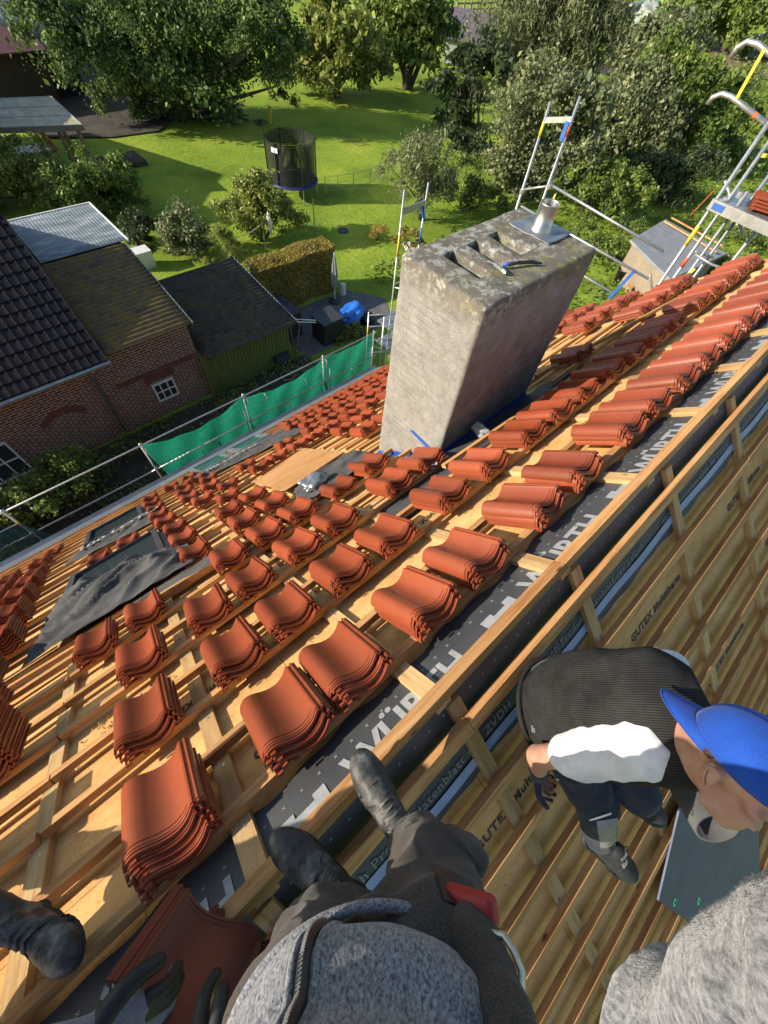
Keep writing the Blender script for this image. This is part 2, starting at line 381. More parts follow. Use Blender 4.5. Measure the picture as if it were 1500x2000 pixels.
def chim_mat():
    m, nt, b = _mat('cement_rendered_brickwork'); co = coords(nt)
    n = noise(nt, co, 6.5, 10, 0.78, 0.3); r = ramp(nt, [(0.25, (0.17, 0.158, 0.14)), (0.45, (0.27, 0.255, 0.23)), (0.6, (0.34, 0.322, 0.295)), (0.8, (0.43, 0.415, 0.385))]); nt.links.new(n, r.inputs[0])
    sx = nt.nodes.new('ShaderNodeSeparateXYZ'); nt.links.new(co, sx.inputs[0]); ad = nt.nodes.new('ShaderNodeMath'); nt.links.new(sx.outputs[0], ad.inputs[0]); nt.links.new(sx.outputs[1], ad.inputs[1])
    cb = nt.nodes.new('ShaderNodeCombineXYZ'); nt.links.new(ad.outputs[0], cb.inputs[0]); nt.links.new(sx.outputs[2], cb.inputs[1])
    nd = nt.nodes.new('ShaderNodeTexNoise'); nd.inputs['Scale'].default_value = 9; nt.links.new(co, nd.inputs['Vector']); va = nt.nodes.new('ShaderNodeVectorMath'); va.operation = 'MULTIPLY_ADD'
    nt.links.new(nd.outputs['Color'], va.inputs[0]); va.inputs[1].default_value = (0.02, 0.02, 0); nt.links.new(cb.outputs[0], va.inputs[2])
    br = nt.nodes.new('ShaderNodeTexBrick'); nt.links.new(va.outputs[0], br.inputs['Vector']); br.inputs['Scale'].default_value = 1
    br.inputs['Brick Width'].default_value = 0.5; br.inputs['Row Height'].default_value = 0.068; br.inputs['Mortar Size'].default_value = 0.0032; br.inputs['Mortar Smooth'].default_value = 0.5
    nb = noise(nt, co, 2.2, 4); rbm = ramp(nt, [(0.42, (0.04, 0.04, 0.04)), (0.66, (0.5, 0.5, 0.5))]); nt.links.new(nb, rbm.inputs[0])
    bf = nt.nodes.new('ShaderNodeMath'); bf.operation = 'MULTIPLY'; nt.links.new(br.outputs['Fac'], bf.inputs[0]); nt.links.new(rbm.outputs[0], bf.inputs[1])
    col = mix(nt, bf.outputs[0], r.outputs[0], (0.13, 0.105, 0.085))
    # red patches where bricks show through the render
    n2 = noise(nt, co, 3.0, 6, 0.7, 0.6); r2 = ramp(nt, [(0.56, (0, 0, 0)), (0.74, (0.7, 0.7, 0.7))]); nt.links.new(n2, r2.inputs[0])
    gn = nt.nodes.new('ShaderNodeNewGeometry'); sn = nt.nodes.new('ShaderNodeSeparateXYZ'); nt.links.new(gn.outputs['True Normal'], sn.inputs[0])
    up = nt.nodes.new('ShaderNodeMath'); up.operation = 'MULTIPLY'; up.use_clamp = True; up.inputs[1].default_value = -1.0; nt.links.new(sn.outputs[1], up.inputs[0])
    f2 = nt.nodes.new('ShaderNodeMath'); f2.operation = 'MULTIPLY'; nt.links.new(r2.outputs[0], f2.inputs[0]); nt.links.new(up.outputs[0], f2.inputs[1])
    col = mix(nt, f2.outputs[0], col, (0.27, 0.09, 0.06))
    # lichen on the top
    n3 = noise(nt, co, 13, 8, 0.8, 0.3); r3 = ramp(nt, [(0.51, (0, 0, 0)), (0.57, (1, 1, 1))]); nt.links.new(n3, r3.inputs[0])
    ez = nt.nodes.new('ShaderNodeMapRange'); ez.inputs[1].default_value = -0.12; ez.inputs[2].default_value = 0.08; nt.links.new(sx.outputs[2], ez.inputs[0])
    f3 = nt.nodes.new('ShaderNodeMath'); f3.operation = 'MULTIPLY'; nt.links.new(r3.outputs[0], f3.inputs[0]); nt.links.new(ez.outputs[0], f3.inputs[1])
    ny = noise(nt, co, 2.6, 2); ry = ramp(nt, [(0.45, (0.48, 0.48, 0.43)), (0.58, (0.30, 0.29, 0.08))]); nt.links.new(ny, ry.inputs[0])
    f4 = nt.nodes.new('ShaderNodeMath'); f4.operation = 'MULTIPLY'; f4.inputs[1].default_value = 0.85; nt.links.new(f3.outputs[0], f4.inputs[0])
    # the weathered crown is darker and browner than the sides
    dk = mix(nt, ez.outputs[0], (1, 1, 1), (0.62, 0.58, 0.52)); col = mix(nt, 1.0, col, dk, 'MULTIPLY')
    col = mix(nt, f4.outputs[0], col, ry.outputs[0])
    fn = noise(nt, co, 55, 6, 0.75); col = mix(nt, 0.4, col, fn, 'OVERLAY')
    nt.links.new(col, b.inputs['Base Color']); b.inputs['Roughness'].default_value = 0.93; b.inputs['Specular IOR Level'].default_value = 0.2
    sm = nt.nodes.new('ShaderNodeMath'); sm.operation = 'ADD'; nt.links.new(fn, sm.inputs[0]); nt.links.new(n, sm.inputs[1])
    sb = nt.nodes.new('ShaderNodeMath'); sb.operation = 'SUBTRACT'; nt.links.new(sm.outputs[0], sb.inputs[0]); nt.links.new(bf.outputs[0], sb.inputs[1])
    bump(nt, b, sb.outputs[0], 0.75, 0.014); return m
M['chimney'] = chim_mat()
def grass_mat():
    m, nt, b = _mat('lawn_grass'); co = coords(nt)
    n = noise(nt, co, 0.22, 5, 0.6); r = ramp(nt, [(0.32, (0.174, 0.262, 0.029)), (0.5, (0.270, 0.387, 0.041)), (0.68, (0.412, 0.476, 0.062))]); nt.links.new(n, r.inputs[0])
    n2 = noise(nt, co, 5.5, 7, 0.8); r2 = ramp(nt, [(0.3, (0.52, 0.55, 0.45)), (0.7, (1.35, 1.3, 1.2))]); nt.links.new(n2, r2.inputs[0])
    col = mix(nt, 0.85, r.outputs[0], r2.outputs[0], 'MULTIPLY')
    n3 = noise(nt, co, 1.3, 5, 0.7); r3 = ramp(nt, [(0.62, (0, 0, 0)), (0.78, (0.6, 0.6, 0.6))]); nt.links.new(n3, r3.inputs[0]); col = mix(nt, r3.outputs[0], col, (0.20, 0.19, 0.055))
    nt.links.new(col, b.inputs['Base Color']); b.inputs['Roughness'].default_value = 0.85; b.inputs['Specular IOR Level'].default_value = 0.2
    bump(nt, b, n2, 0.8, 0.10); return m
M['grass'] = grass_mat()
M['net'] = leafmat('green_debris_net', [(0.0, (0.02, 0.38, 0.27)), (1.0, (0.05, 0.52, 0.38))], trans=.65)
M['leaf_oak'] = leafmat('oak_leaves', [(0.0, (0.067, 0.123, 0.038)), (0.5, (0.146, 0.232, 0.062)), (1.0, (0.311, 0.386, 0.138))])
M['leaf_lime'] = leafmat('yellow_green_leaves', [(0.0, (0.165, 0.215, 0.046)), (0.5, (0.301, 0.354, 0.076)), (1.0, (0.513, 0.506, 0.152))])
M['leaf_grey'] = leafmat('grey_green_leaves', [(0.0, (0.107, 0.139, 0.071)), (0.5, (0.227, 0.266, 0.127)), (1.0, (0.452, 0.455, 0.254))])
M['leaf_mid'] = leafmat('mid_green_leaves', [(0.0, (0.085, 0.139, 0.031)), (0.5, (0.181, 0.266, 0.055)), (1.0, (0.332, 0.405, 0.101))])
M['leaf_dark'] = leafmat('dark_leaves', [(0.0, (0.036, 0.066, 0.031)), (0.5, (0.073, 0.113, 0.046)), (1.0, (0.151, 0.190, 0.076))])
M['leaf_hedge'] = leafmat('beech_hedge_leaves', [(0.0, (0.151, 0.190, 0.039)), (0.35, (0.301, 0.291, 0.063)), (0.7, (0.600, 0.379, 0.101)), (1.0, (0.600, 0.431, 0.152))])
def cloth_mat(name, c0, c1, rough=0.9, sc=300, stretch=(1, 1, 1), bs=0.5, big=None, sheen=0.3):
    m, nt, b = _mat(name); co = coords(nt, stretch); n = noise(nt, co, sc, 3, 0.7); r = ramp(nt, [(0.35, c0), (0.65, c1)]); nt.links.new(n, r.inputs[0]); col = r.outputs[0]
    n2 = noise(nt, coords(nt), big or 5, 6, 0.65); r2 = ramp(nt, [(0.3, (0.72, 0.72, 0.74)), (0.7, (1.1, 1.1, 1.1))]); nt.links.new(n2, r2.inputs[0]); col = mix(nt, 0.8, col, r2.outputs[0], 'MULTIPLY')
    nt.links.new(col, b.inputs['Base Color']); b.inputs['Roughness'].default_value = rough; b.inputs['Specular IOR Level'].default_value = 0.2
    b.inputs['Sheen Weight'].default_value = sheen; b.inputs['Sheen Roughness'].default_value = 0.5
    bump(nt, b, n, bs, 0.002)
    return m
M['sweater'] = cloth_mat('grey_melange_sweater', (0.065, 0.066, 0.08), (0.34, 0.345, 0.375), sc=260, stretch=(1, 1, 0.35), bs=0.8)
M['trousers'] = cloth_mat('dusty_black_work_trousers', (0.040, 0.033, 0.029), (0.098, 0.082, 0.072), sc=350, bs=0.3, big=9, sheen=0.1)
M['navy'] = cloth_mat('navy_work_trousers', (0.022, 0.026, 0.038), (0.042, 0.048, 0.064), sc=350, bs=0.3, big=9, sheen=0.1)
M['white_cloth'] = cloth_mat('white_cotton', (0.66, 0.66, 0.68), (0.80, 0.80, 0.81), sc=300, bs=0.15, big=12)
M['cap'] = cloth_mat('blue_cap_cotton', (0.012, 0.06, 0.34), (0.02, 0.085, 0.42), sc=400, bs=0.2, big=8, sheen=0.1)
M['glove'] = cloth_mat('grey_knit_glove', (0.16, 0.16, 0.19), (0.28, 0.28, 0.32), sc=300, bs=0.6)
M['rubber'] = simple('black_rubber_coating', [(0.3, (0.008, 0.008, 0.009)), (0.7, (0.02, 0.02, 0.021))], 40, 0.55, 0.3, 0.003)
M['shoe'] = simple('scuffed_black_leather', [(0.30, (0.014, 0.014, 0.015)), (0.50, (0.045, 0.044, 0.043)), (0.66, (0.17, 0.165, 0.155))], 16, 0.55, 0.6, 0.004, fine=(90, 0.55), detail=10)
M['shoe2'] = simple('black_suede', [(0.3, (0.010, 0.011, 0.013)), (0.7, (0.030, 0.032, 0.036))], 20, 0.8, 0.4, 0.003)
M['silver'] = simple('silver_knee_patch', [(0.3, (0.16, 0.165, 0.17)), (0.7, (0.24, 0.245, 0.25))], 20, 0.5, 0.1)
M['reflect'] = simple('white_reflective_piping', [(0.3, (0.6, 0.6, 0.6)), (0.7, (0.75, 0.75, 0.75))], 20, 0.4, 0)
def skin_mat():
    m, nt, b = _mat('skin'); co = coords(nt); n = noise(nt, co, 14, 6, 0.6); r = ramp(nt, [(0.3, (0.40, 0.19, 0.13)), (0.7, (0.55, 0.30, 0.21))]); nt.links.new(n, r.inputs[0])
    nt.links.new(r.outputs[0], b.inputs['Base Color']); b.inputs['Roughness'].default_value = 0.5; b.inputs['Subsurface Weight'].default_value = 0.15
    b.inputs['Subsurface Radius'].default_value = (0.01, 0.004, 0.002); n2 = noise(nt, co, 160, 4, 0.7); bump(nt, b, n2, 0.25, 0.002); return m
M['skin'] = skin_mat()
M['hair'] = simple('dark_hair', [(0.3, (0.03, 0.02, 0.014)), (0.7, (0.08, 0.055, 0.04))], 40, 0.6, 0.6, 0.004)
def cord_mat():
    m, nt, b = _mat('charcoal_corduroy'); co = coords(nt); wv = nt.nodes.new('ShaderNodeTexWave'); wv.inputs['Scale'].default_value = 75; wv.inputs['Distortion'].default_value = 1.2; wv.inputs['Detail'].default_value = 1
    mp = coords(nt, (1, 1, 1), rot=(0.0, 0.5, 0.9)); nt.links.new(mp, wv.inputs['Vector'])
    r = ramp(nt, [(0.2, (0.011, 0.011, 0.012)), (0.8, (0.030, 0.029, 0.028))]); nt.links.new(wv.outputs['Fac'], r.inputs[0])
    n = noise(nt, co, 7, 6, 0.7); r2 = ramp(nt, [(0.3, (0.65, 0.65, 0.65)), (0.7, (1.25, 1.22, 1.2))]); nt.links.new(n, r2.inputs[0])
    nt.links.new(mix(nt, 1.0, r.outputs[0], r2.outputs[0], 'MULTIPLY'), b.inputs['Base Color']); b.inputs['Roughness'].default_value = 0.95; b.inputs['Sheen Weight'].default_value = 0.25
    bump(nt, b, wv.outputs['Fac'], 0.6, 0.003); return m
M['cord'] = cord_mat()
# ------------------------------------------------------------------ ground
def plane(name, x0, x1, y0, y1, z, m, label=None, kind='structure'):
    me = bpy.data.meshes.new(name); me.from_pydata([(x0, y0, z), (x1, y0, z), (x1, y1, z), (x0, y1, z)], [], [(0, 1, 2, 3)])
    return link(name, me, m, kind=kind)
def lawn():
    def f(u, v):
        x = -300 + 900 * u; y = -300 + 700 * v
        z = GZ
        d = math.hypot(x - 10, y - 20)
        z += 0.10 * math.sin(x * 0.35 + 1) * math.cos(y * 0.28) * min(1, max(0, (y - 15) / 8))
        return (x, y, z)
    link('ground', grid_mesh(f, 300, 240, 'ground'), M['grass'], kind='structure', smooth=True)
lawn()
def patch(name, pts, z, m, kind='structure'):
    me = bpy.data.meshes.new(name); me.from_pydata([(x, y, z) for x, y in pts], [], [tuple(range(len(pts)))]); return link(name, me, m, kind=kind)
patch('garden_path', [(7.9, 12.3), (12.6, 12.0), (13.6, 13.6), (12.4, 15.2), (8.0, 15.3)], GZ + 0.02, M['paving'])
patch('garden_bed', [(-12, 7.4), (8.0, 7.4), (8.0, 12.5), (-12, 12.7)], GZ + 0.012, M['soil'])
patch('bare_ground', [(7.2, 38.2), (10.5, 36.6), (13.5, 36.4), (18.0, 40.0), (14, 46), (4, 46)], GZ + 0.13, M['soil'])
patch('vegetable_plot', [(60, 34), (72, 27), (80, 33), (68, 41)], GZ + 0.15, M['soil'])
patch('dry_earth', [(88, 21), (104, 26), (98, 34), (84, 28)], GZ + 0.15, simple('dry_earth', [(0.3, (0.16, 0.12, 0.05)), (0.7, (0.26, 0.20, 0.10))], 1, 0.95, 0.3))

# ------------------------------------------------------------------ house
X0, X1 = -8.0, 7.58            # verges
SE = 10.45                     # slope length to the eave
OB = -0.08                     # board level below the batten tops
ROT_L = (-PITCH, 0, 0)
ROT_E = (-PITCH, 0, math.pi)
house = empty('house', (0, 0, GZ), 'tall brick house with its roof stripped to wood fibre boards, battens and black underlay', 'house')
def slope_link(name, mb, m, east=False, parent=house, **k):
    """mesh given as (X, S, o) on the sunny slope, (-X, S, o) on the shaded one"""
    me = mb.mesh(name) if isinstance(mb, MB) else mb
    o = bpy.data.objects.new(name, me); COL.objects.link(o)
    if len(me.materials) == 0: me.materials.append(m)
    o.rotation_euler = ROT_E if east else ROT_L
    if parent is not None:
        o.parent = parent; o.matrix_parent_inverse = parent_matrix(parent).inverted()
    return props(o, **k)
# walls below the roof
ey, ez = SE * CT, -SE * ST
wl = MB(); yw = ey - 0.35
for (a, b) in (((X0 + .2, yw - .3), (X1 - .1, yw)), ((X0 + .2, -yw), (X1 - .1, -yw + .3))):
    wl.box((a[0], a[1], GZ), (b[0], b[1], ez + 0.05))
for gx in (X0 + .2, X1 - .4):
    ztop = -0.25
    vs = []
    for x in (gx, gx + .3):
        vs += [(x, -yw + .3, GZ), (x, yw - .3, GZ), (x, yw - .3, -(yw - .3) * ST / CT - .25), (x, 0, ztop), (x, -yw + .3, -(yw - .3) * ST / CT - .25)]
    wl.add(vs, [(0, 1, 2, 3, 4), (9, 8, 7, 6, 5), (0, 5, 6, 1), (1, 6, 7, 2), (2, 7, 8, 3), (3, 8, 9, 4), (4, 9, 5, 0)])
wl.build('wall', M['brick'], house)
# wood fibre boards: courses with fine joints
for east in (False, True):
    b = MB(); s = 0.0745; r = 0
    xs0, xs1 = (X0, X1) if not east else (-X1, -X0)
    while s < SE - 0.01:
        s1 = min(s + 0.58, SE); x = xs0; off = (r * 0.83) % 2.4
        while x < xs1:
            x1 = min(x + (off if x == xs0 and off > 0.3 else 2.4), xs1)
            b.box((x, s, OB - 0.06), (x1 - 0.003, s1 - 0.003, OB + 0.0006 * ((r * 7 + int(x * 3)) % 3)))
            x = x1
        s = s1; r += 1
    slope_link('roof_board', b, M['board'], east)
# the ridge apex underneath
rb = MB(); rb.bar((X0, 0, -0.26), (X1, 0, -0.26), 0.06, 0.12); rb.build('ridge_beam', M['counter'], house)

# black underlay strips over the ridge
def membrane(s0, s1, east, seed, name='underlay', x0=X0, x1=X1, edge=0.012, m='membrane', ob=OB, amp=0.002, nu=520, nv=10, thick=0):
    rg = random.Random(seed); ph = [rg.uniform(0, 6) for _ in range(8)]
    def f(u, v):
        X = x0 + (x1 - x0) * u
        s = s0 + (s1 - s0) * v
        if v > 0.99: s += edge * math.sin(X * 9 + ph[0]) + edge * 0.7 * math.sin(X * 23 + ph[1])
        o = ob + 0.006 + amp * (math.sin(X * 3.1 + s * 9 + ph[2]) + 0.7 * math.sin(X * 7.7 - s * 14 + ph[3]) + 0.5 * math.sin(X * 17 + s * 31 + ph[4])) * 0.5 + amp
        return ((-X if east else X), s, o)
    me = grid_mesh(f, nu, nv, name)
    if east: me.flip_normals()
    o = slope_link(name, me, M[m], east); me.polygons.foreach_set('use_smooth', [True] * len(me.polygons)); return o
membrane(0.068, 0.345, False, 1); membrane(0.068, 0.50, True, 2, amp=0.003, edge=0.008)
# tape along the lower edge of the shaded side strip
def tape():
    def f(u, v):
        X = X0 + (X1 - X0) * u
        wob = 0.008 * math.sin(X * 1.9) + 0.005 * math.sin(X * 7.3)
        return (-X, 0.405 + 0.05 * v + wob, OB + 0.015 + 0.001 * math.sin(X * 11))
    me = grid_mesh(f, 700, 1, 'tape'); me.flip_normals(); slope_link('sealing_tape', me, M['tape'], True)
tape()
# second membrane under the chimney stretch
membrane(1.42, 2.0, False, 5, x0=1.35, x1=4.3, nu=90, nv=16, amp=0.010)

# printed text on the strips and boards
def text_mesh(txt, size, bold=0.0, extrude=0.0005, space=1.0):
    c = bpy.data.curves.new('t', 'FONT'); c.body = txt; c.size = size; c.offset = bold; c.extrude = extrude; c.space_character = space; c.resolution_u = 3
    o = bpy.data.objects.new('t', c); COL.objects.link(o); dg = bpy.context.evaluated_depsgraph_get(); me = bpy.data.meshes.new_from_object(o.evaluated_get(dg))
    bpy.data.objects.remove(o); bpy.data.curves.remove(c); return me
def put_text(name, me, X, S, east, o_, m, rotz=0.0, sx=1.0):
    c = me.copy()
    Mx = Matrix.Translation((-X if east else X, S, o_)) @ Matrix.Rotation(rotz + (math.pi if east else 0), 4, 'Z') @ Matrix.Diagonal((sx, 1, 1, 1))
    c.transform(Mx); return slope_link(name, c, m, east)
big = text_mesh('WÜRTH', 0.180, 0.005)
for X in [-0.03 + 1.135 * i for i in range(-6, 7)]:
    put_text('printed_lettering', big, X, 0.092, False, OB + 0.0108, M['print'], sx=1.0)
    lg = MB()
    lx = X - 0.30
    zz = OB + .0112
    lg.add([(lx + .0, .095, zz), (lx + .215, .095, zz), (lx + .215, .125, zz), (lx + .0, .125, zz)], [(0, 1, 2, 3)])
    lg.add([(lx + .0, .140, zz), (lx + .215, .140, zz), (lx + .215, .205, zz), (lx + .16, .205, zz), (lx + .16, .180, zz), (lx + .075, .180, zz), (lx + .075, .205, zz), (lx + .0, .205, zz)], [(0, 1, 2, 3, 4, 5, 6, 7)])
    slope_link('printed_emblem', lg, M['print'], False)
plus = MB()
for X in np.arange(X0 + .1, X1, 0.082):
    for S in (0.115, 0.255):
        if S < .2 and not (0.62 < (X + .03) % 1.135 < 0.84): continue
        x, s = X, S
        for q in (1, -1): plus.bar((x - .006, s - .006 * q, OB + .011), (x + .006, s + .006 * q, OB + .011), .0024, .0006)
slope_link('printed_crosses', plus, M['print'], False, kind='stuff')
plus = MB()
for X in np.arange(X0 + .1, X1, 0.082):
    for S in (0.115, 0.27):
        x, s = -X, S
        for q in (1, -1): plus.bar((x - .006, s - .006 * q, OB + .0135), (x + .006, s + .006 * q, OB + .0135), .0024, .0006)
slope_link('printed_crosses', plus, M['print'], True, kind='stuff')
t1 = text_mesh('Würth   my 25K', 0.062, 0.0004, space=1.15); t2 = text_mesh('nach Produktdatenblatt des ZVDH', 0.062, 0.0004, space=1.12)
for i in range(-4, 5):
    X = -0.30 + i * 1.24
    put_text('printed_small_lettering', t1, X + .28, 0.300, True, OB + 0.0145, M['print_small']); put_text('printed_small_lettering', t2, X, 0.385, True, OB + 0.0145, M['print_small'])
gx = text_mesh('GUTEX Multitherm', 0.072, 0.0025, space=1.1); gx2 = text_mesh('GUTEX Multiplex-top', 0.075, 0.003, space=1.1)
for i, (X, S) in enumerate([(0.20, 0.86), (1.62, 0.86), (3.05, 0.86), (2.35, 1.92), (3.6, 1.57), (4.9, 0.86), (1.5, 3.68)]):
    put_text('board_lettering', gx, X, S, True, OB + 0.0035, M['print_black'])
for X, S in [(-0.30, 0.56), (-0.72, 1.25), (1.15, 1.25), (2.9, 0.88)]:
    put_text('board_lettering', gx2, X, S, False, OB + 0.0035, M['print_black'])

# counter battens
for X in (-6.6, -5.7, -4.8, -3.9, -2.95, -2.05, -1.21, -0.42, 0.40, 1.27, 2.14, 3.05, 3.84, 4.60, 5.4, 6.25, 7.1, 7.53):
    b = MB(); s_end = SE if not (1.9 < X < 3.9) else 1.40
    b.box((X - .04, 0.045, OB + .001), (X + .04, s_end, -0.0405))
    if 1.9 < X < 3.9: b.box((X - .04, 3.2, OB + .001), (X + .04, SE, -0.0405))
    slope_link('counter_batten', b, M['counter'])
for X in (-5.9, -5.0, -4.1, -3.2, -2.3, -1.36, -0.45, 0.44, 1.33, 2.33, 3.30, 4.22, 5.12, 6.0, 6.85, 7.5):
    b = MB(); b.box((-X - .035, 0.075, OB + .001), (-X + .035, SE, -0.0405)); slope_link('counter_batten', b, M['counter'], True)
    # short block standing up through the ridge gap
    if -1.5 < X < 7: pass
# roof battens
DS = 0.36
def batten(S, x0, x1, east=False, w_=0.050, h=0.04, o=0.0, tilt=0.0):
    b = MB(); xa, xb = (x0, x1) if not east else (-x1, -x0)
    b.add([(xa, S, o - h), (xb, S + tilt, o - h), (xb, S + tilt + w_, o - h), (xa, S + w_, o - h), (xa, S, o), (xb, S + tilt, o), (xb, S + tilt + w_, o), (xa, S + w_, o)],
          [(0, 3, 2, 1), (4, 5, 6, 7), (0, 1, 5, 4), (1, 2, 6, 5), (2, 3, 7, 6), (3, 0, 4, 7)])
    slope_link('roof_batten', b, M['batten'], east)
rg = random.Random(3)
batten(0.028, X0, -1.0, w_=.06); batten(0.030, -0.995, 1.27, tilt=0.004, w_=.06); batten(0.034, 1.275, X1, w_=.06)
k = 0
while 0.34 + DS * k < SE - .05:
    S = 0.34 + DS * k
    segs = [(X0, -1.21 + .02 * rg.random() + (k % 2) * 0.0), (-1.185, 3.05 if k % 2 else 2.14), (3.055 if k % 2 else 2.145, X1)]
    if 4 <= k <= 5: segs = [segs[0], (-1.185, 2.22), (3.92, X1)]          # chimney
    if 9 <= k <= 12: segs = [(X0, -1.55), (-0.15, 1.15), (2.3, X1)]      # roof window and hatch
    if 3 == k: segs = [segs[0], (-1.185, 5.0), (5.005, X1)]
    for a, b_ in segs: batten(S + rg.uniform(-.006, .006), a, b_)
    k += 1
batten(0.165, X0, 0.44, True, w_=.06); batten(0.169, 0.443, X1, True, w_=.06)
k = 0
while 0.555 + 0.355 * k < SE - .05:
    S = 0.555 + 0.355 * k; j = 1.33 if k % 2 else 3.30
    if k < 16:
        batten(S + rg.uniform(-.006, .006), X0, j, True); batten(S + rg.uniform(-.006, .006), j + .004, X1, True)
    elif k % 3 == 0: batten(S, X0, X1, True)
    k += 1
# a few loose laths lying on the sunny side near the chimney
lo = [((4.1, 2.12), (6.6, 1.50)), ((2.0, 1.62), (5.2, 1.42)), ((-2.2, 3.05), (1.2, 2.72))]
for i, ((xa, sa), (xb, sb)) in enumerate(lo):
    b = MB(); b.bar(LW(xa, sa, .022), LW(xb, sb, .022), 0.05, 0.035, up=LW(0, 0, 1))
    o = b.build('loose_batten', M['batten'], None, label=['long loose batten laid slantwise on the roof right of the chimney', 'long loose batten lying along the uphill foot of the chimney', 'pale loose batten lying along the lower edge of the grey draped membrane'][i], cat='batten', group='loose battens on the roof')

# eave: zinc sheet and gutter
gz_ = MB()
gz_.box((X0, SE - 0.75, 0.006), (X1 - .05, SE + 0.02, 0.010))
gz_.add([(X0, SE + .02, -.002), (X1 - .05, SE + .02, -.002), (X1 - .05, SE + .10, -.05), (X0, SE + .10, -.05)], [(0, 1, 2, 3)])
slope_link('eave_flashing', gz_, M['zinc'])
g = MB(); n = 10
prof = [(math.cos(math.pi + math.pi * i / n) * 0.08, math.sin(math.pi + math.pi * i / n) * 0.08) for i in range(n + 1)]
vs = []; fs = []
for x in (X0 - .1, X1 + .05):
    vs += [(x, ey + 0.09 + p[0], ez - 0.06 + p[1]) for p in prof]
for i in range(n): fs.append((i, i + 1, i + n + 2, i + n + 1))
g.add(vs, fs); g.tube([(X0 - .1, ey + .17, ez - .055), (X1 + .05, ey + .17, ez - .055)], 0.010, 6)
g.build('gutter', M['zinc'], house)
# verge boards
for x in (X0, X1):
    for fn in (LW, EW):
        b = MB(); b.bar(fn(x + .015, -0.0, -.09), fn(x + .015, SE, -.09), 0.025, 0.16, up=fn(0, 0, 1)); b.build('verge_board', M['batten'], house)

# ------------------------------------------------------------------ chimney
cx0, cx1, cy0, cy1, czt = 2.336, 3.80, 1.485, 2.325, 0.106
def chimney():
    holes = [(2.58, 2.71, 1.755, 2.13), (2.855, 2.985, 1.775, 2.13), (3.13, 3.26, 1.80, 2.14)]
    bm = bmesh.new()
    xs = sorted(set([cx0, cx1] + [v for h in holes for v in h[:2]])); zb = -3.2
    # strips: between holes full depth, hole columns split in y
    def quad(a, b, c, d): return bm.faces.new([bm.verts.new(p) for p in (a, b, c, d)])
    for i in range(len(xs) - 1):
        xa, xb = xs[i], xs[i + 1]; h = [h for h in holes if abs(h[0] - xa) < 1e-6]
        ys = [cy0, cy1] if not h else [cy0, h[0][2], h[0][3], cy1]
        # common y cuts so the surface stays watertight
        ally = sorted(set([cy0, cy1] + [v for q in holes for v in q[2:]]))
        for j in range(len(ally) - 1):
            ya, yb = ally[j], ally[j + 1]
            if h and h[0][2] - 1e-6 <= ya and yb <= h[0][3] + 1e-6: continue
            quad((xa, ya, czt), (xb, ya, czt), (xb, yb, czt), (xa, yb, czt))
    for h in holes:
        a, b, c, d = h; zh = czt - 0.55
        ally = [y for y in sorted(set([v for q in holes for v in q[2:]])) if c - 1e-6 <= y <= d + 1e-6]
        for j in range(len(ally) - 1):
            for x in (a, b): quad((x, ally[j], czt), (x, ally[j + 1], czt), (x, ally[j + 1], zh), (x, ally[j], zh))
        for y in (c, d): quad((a, y, czt), (b, y, czt), (b, y, zh), (a, y, zh))
        quad((a, c, zh), (b, c, zh), (b, d, zh), (a, d, zh))
    ally = sorted(set([cy0, cy1] + [v for q in holes for v in q[2:]]))
    for i in range(len(xs) - 1):
        for y in (cy0, cy1): quad((xs[i], y, czt), (xs[i + 1], y, czt), (xs[i + 1], y, zb), (xs[i], y, zb))
    for j in range(len(ally) - 1):
        for x in (cx0, cx1): quad((x, ally[j], czt), (x, ally[j + 1], czt), (x, ally[j + 1], zb), (x, ally[j], zb))
    bmesh.ops.remove_doubles(bm, verts=bm.verts, dist=1e-4)
    bmesh.ops.recalc_face_normals(bm, faces=bm.faces)
    outer = lambda v: min(abs(v.co.x - cx0), abs(v.co.x - cx1)) < 1e-4 or min(abs(v.co.y - cy0), abs(v.co.y - cy1)) < 1e-4
    es = [e for e in bm.edges if len(e.link_faces) == 2 and e.calc_face_angle(0) > 0.6 and all(outer(v) for v in e.verts)]
    bmesh.ops.bevel(bm, geom=es, offset=0.035, segments=4, affect='EDGES', profile=0.5)
    es = [e for e in bm.edges if len(e.link_faces) == 2 and e.calc_face_angle(0) > 0.6 and e.verts[0].co.z > czt - .02 and e.verts[1].co.z > czt - .02]
    bmesh.ops.bevel(bm, geom=es, offset=0.007, segments=2, affect='EDGES', profile=0.5)
    bmesh.ops.triangulate(bm, faces=[f for f in bm.faces if len(f.verts) > 4])
    # subdivide long edges so the surface can be uneven
    for _ in range(5):
        es = [e for e in bm.edges if e.calc_length() > 0.09]
        if not es: break
        bmesh.ops.subdivide_edges(bm, edges=es, cuts=1, use_grid_fill=True)
    from mathutils import noise as mn
    bm.normal_update()
    for v in bm.verts:
        p = v.co * 5.5; d = mn.noise(p) * 0.006 + mn.noise(p * 3.1) * 0.005 + mn.noise(p * 8) * 0.003
        v.co += v.normal * d
    me = bpy.data.meshes.new('chimney'); bm.to_mesh(me); bm.free(); return me
ch = link('chimney', chimney(), M['chimney'], house, smooth=False)
try: ch.data.polygons.foreach_set('use_smooth', [True] * len(ch.data.polygons)); ch.data.set_sharp_from_angle(angle=0.7)
except Exception: pass
pc = Vector((3.56, 1.93, czt))
fl = MB()
base = [(3.42, 2.16), (3.78, 2.14), (3.79, 1.75), (3.43, 1.75)]
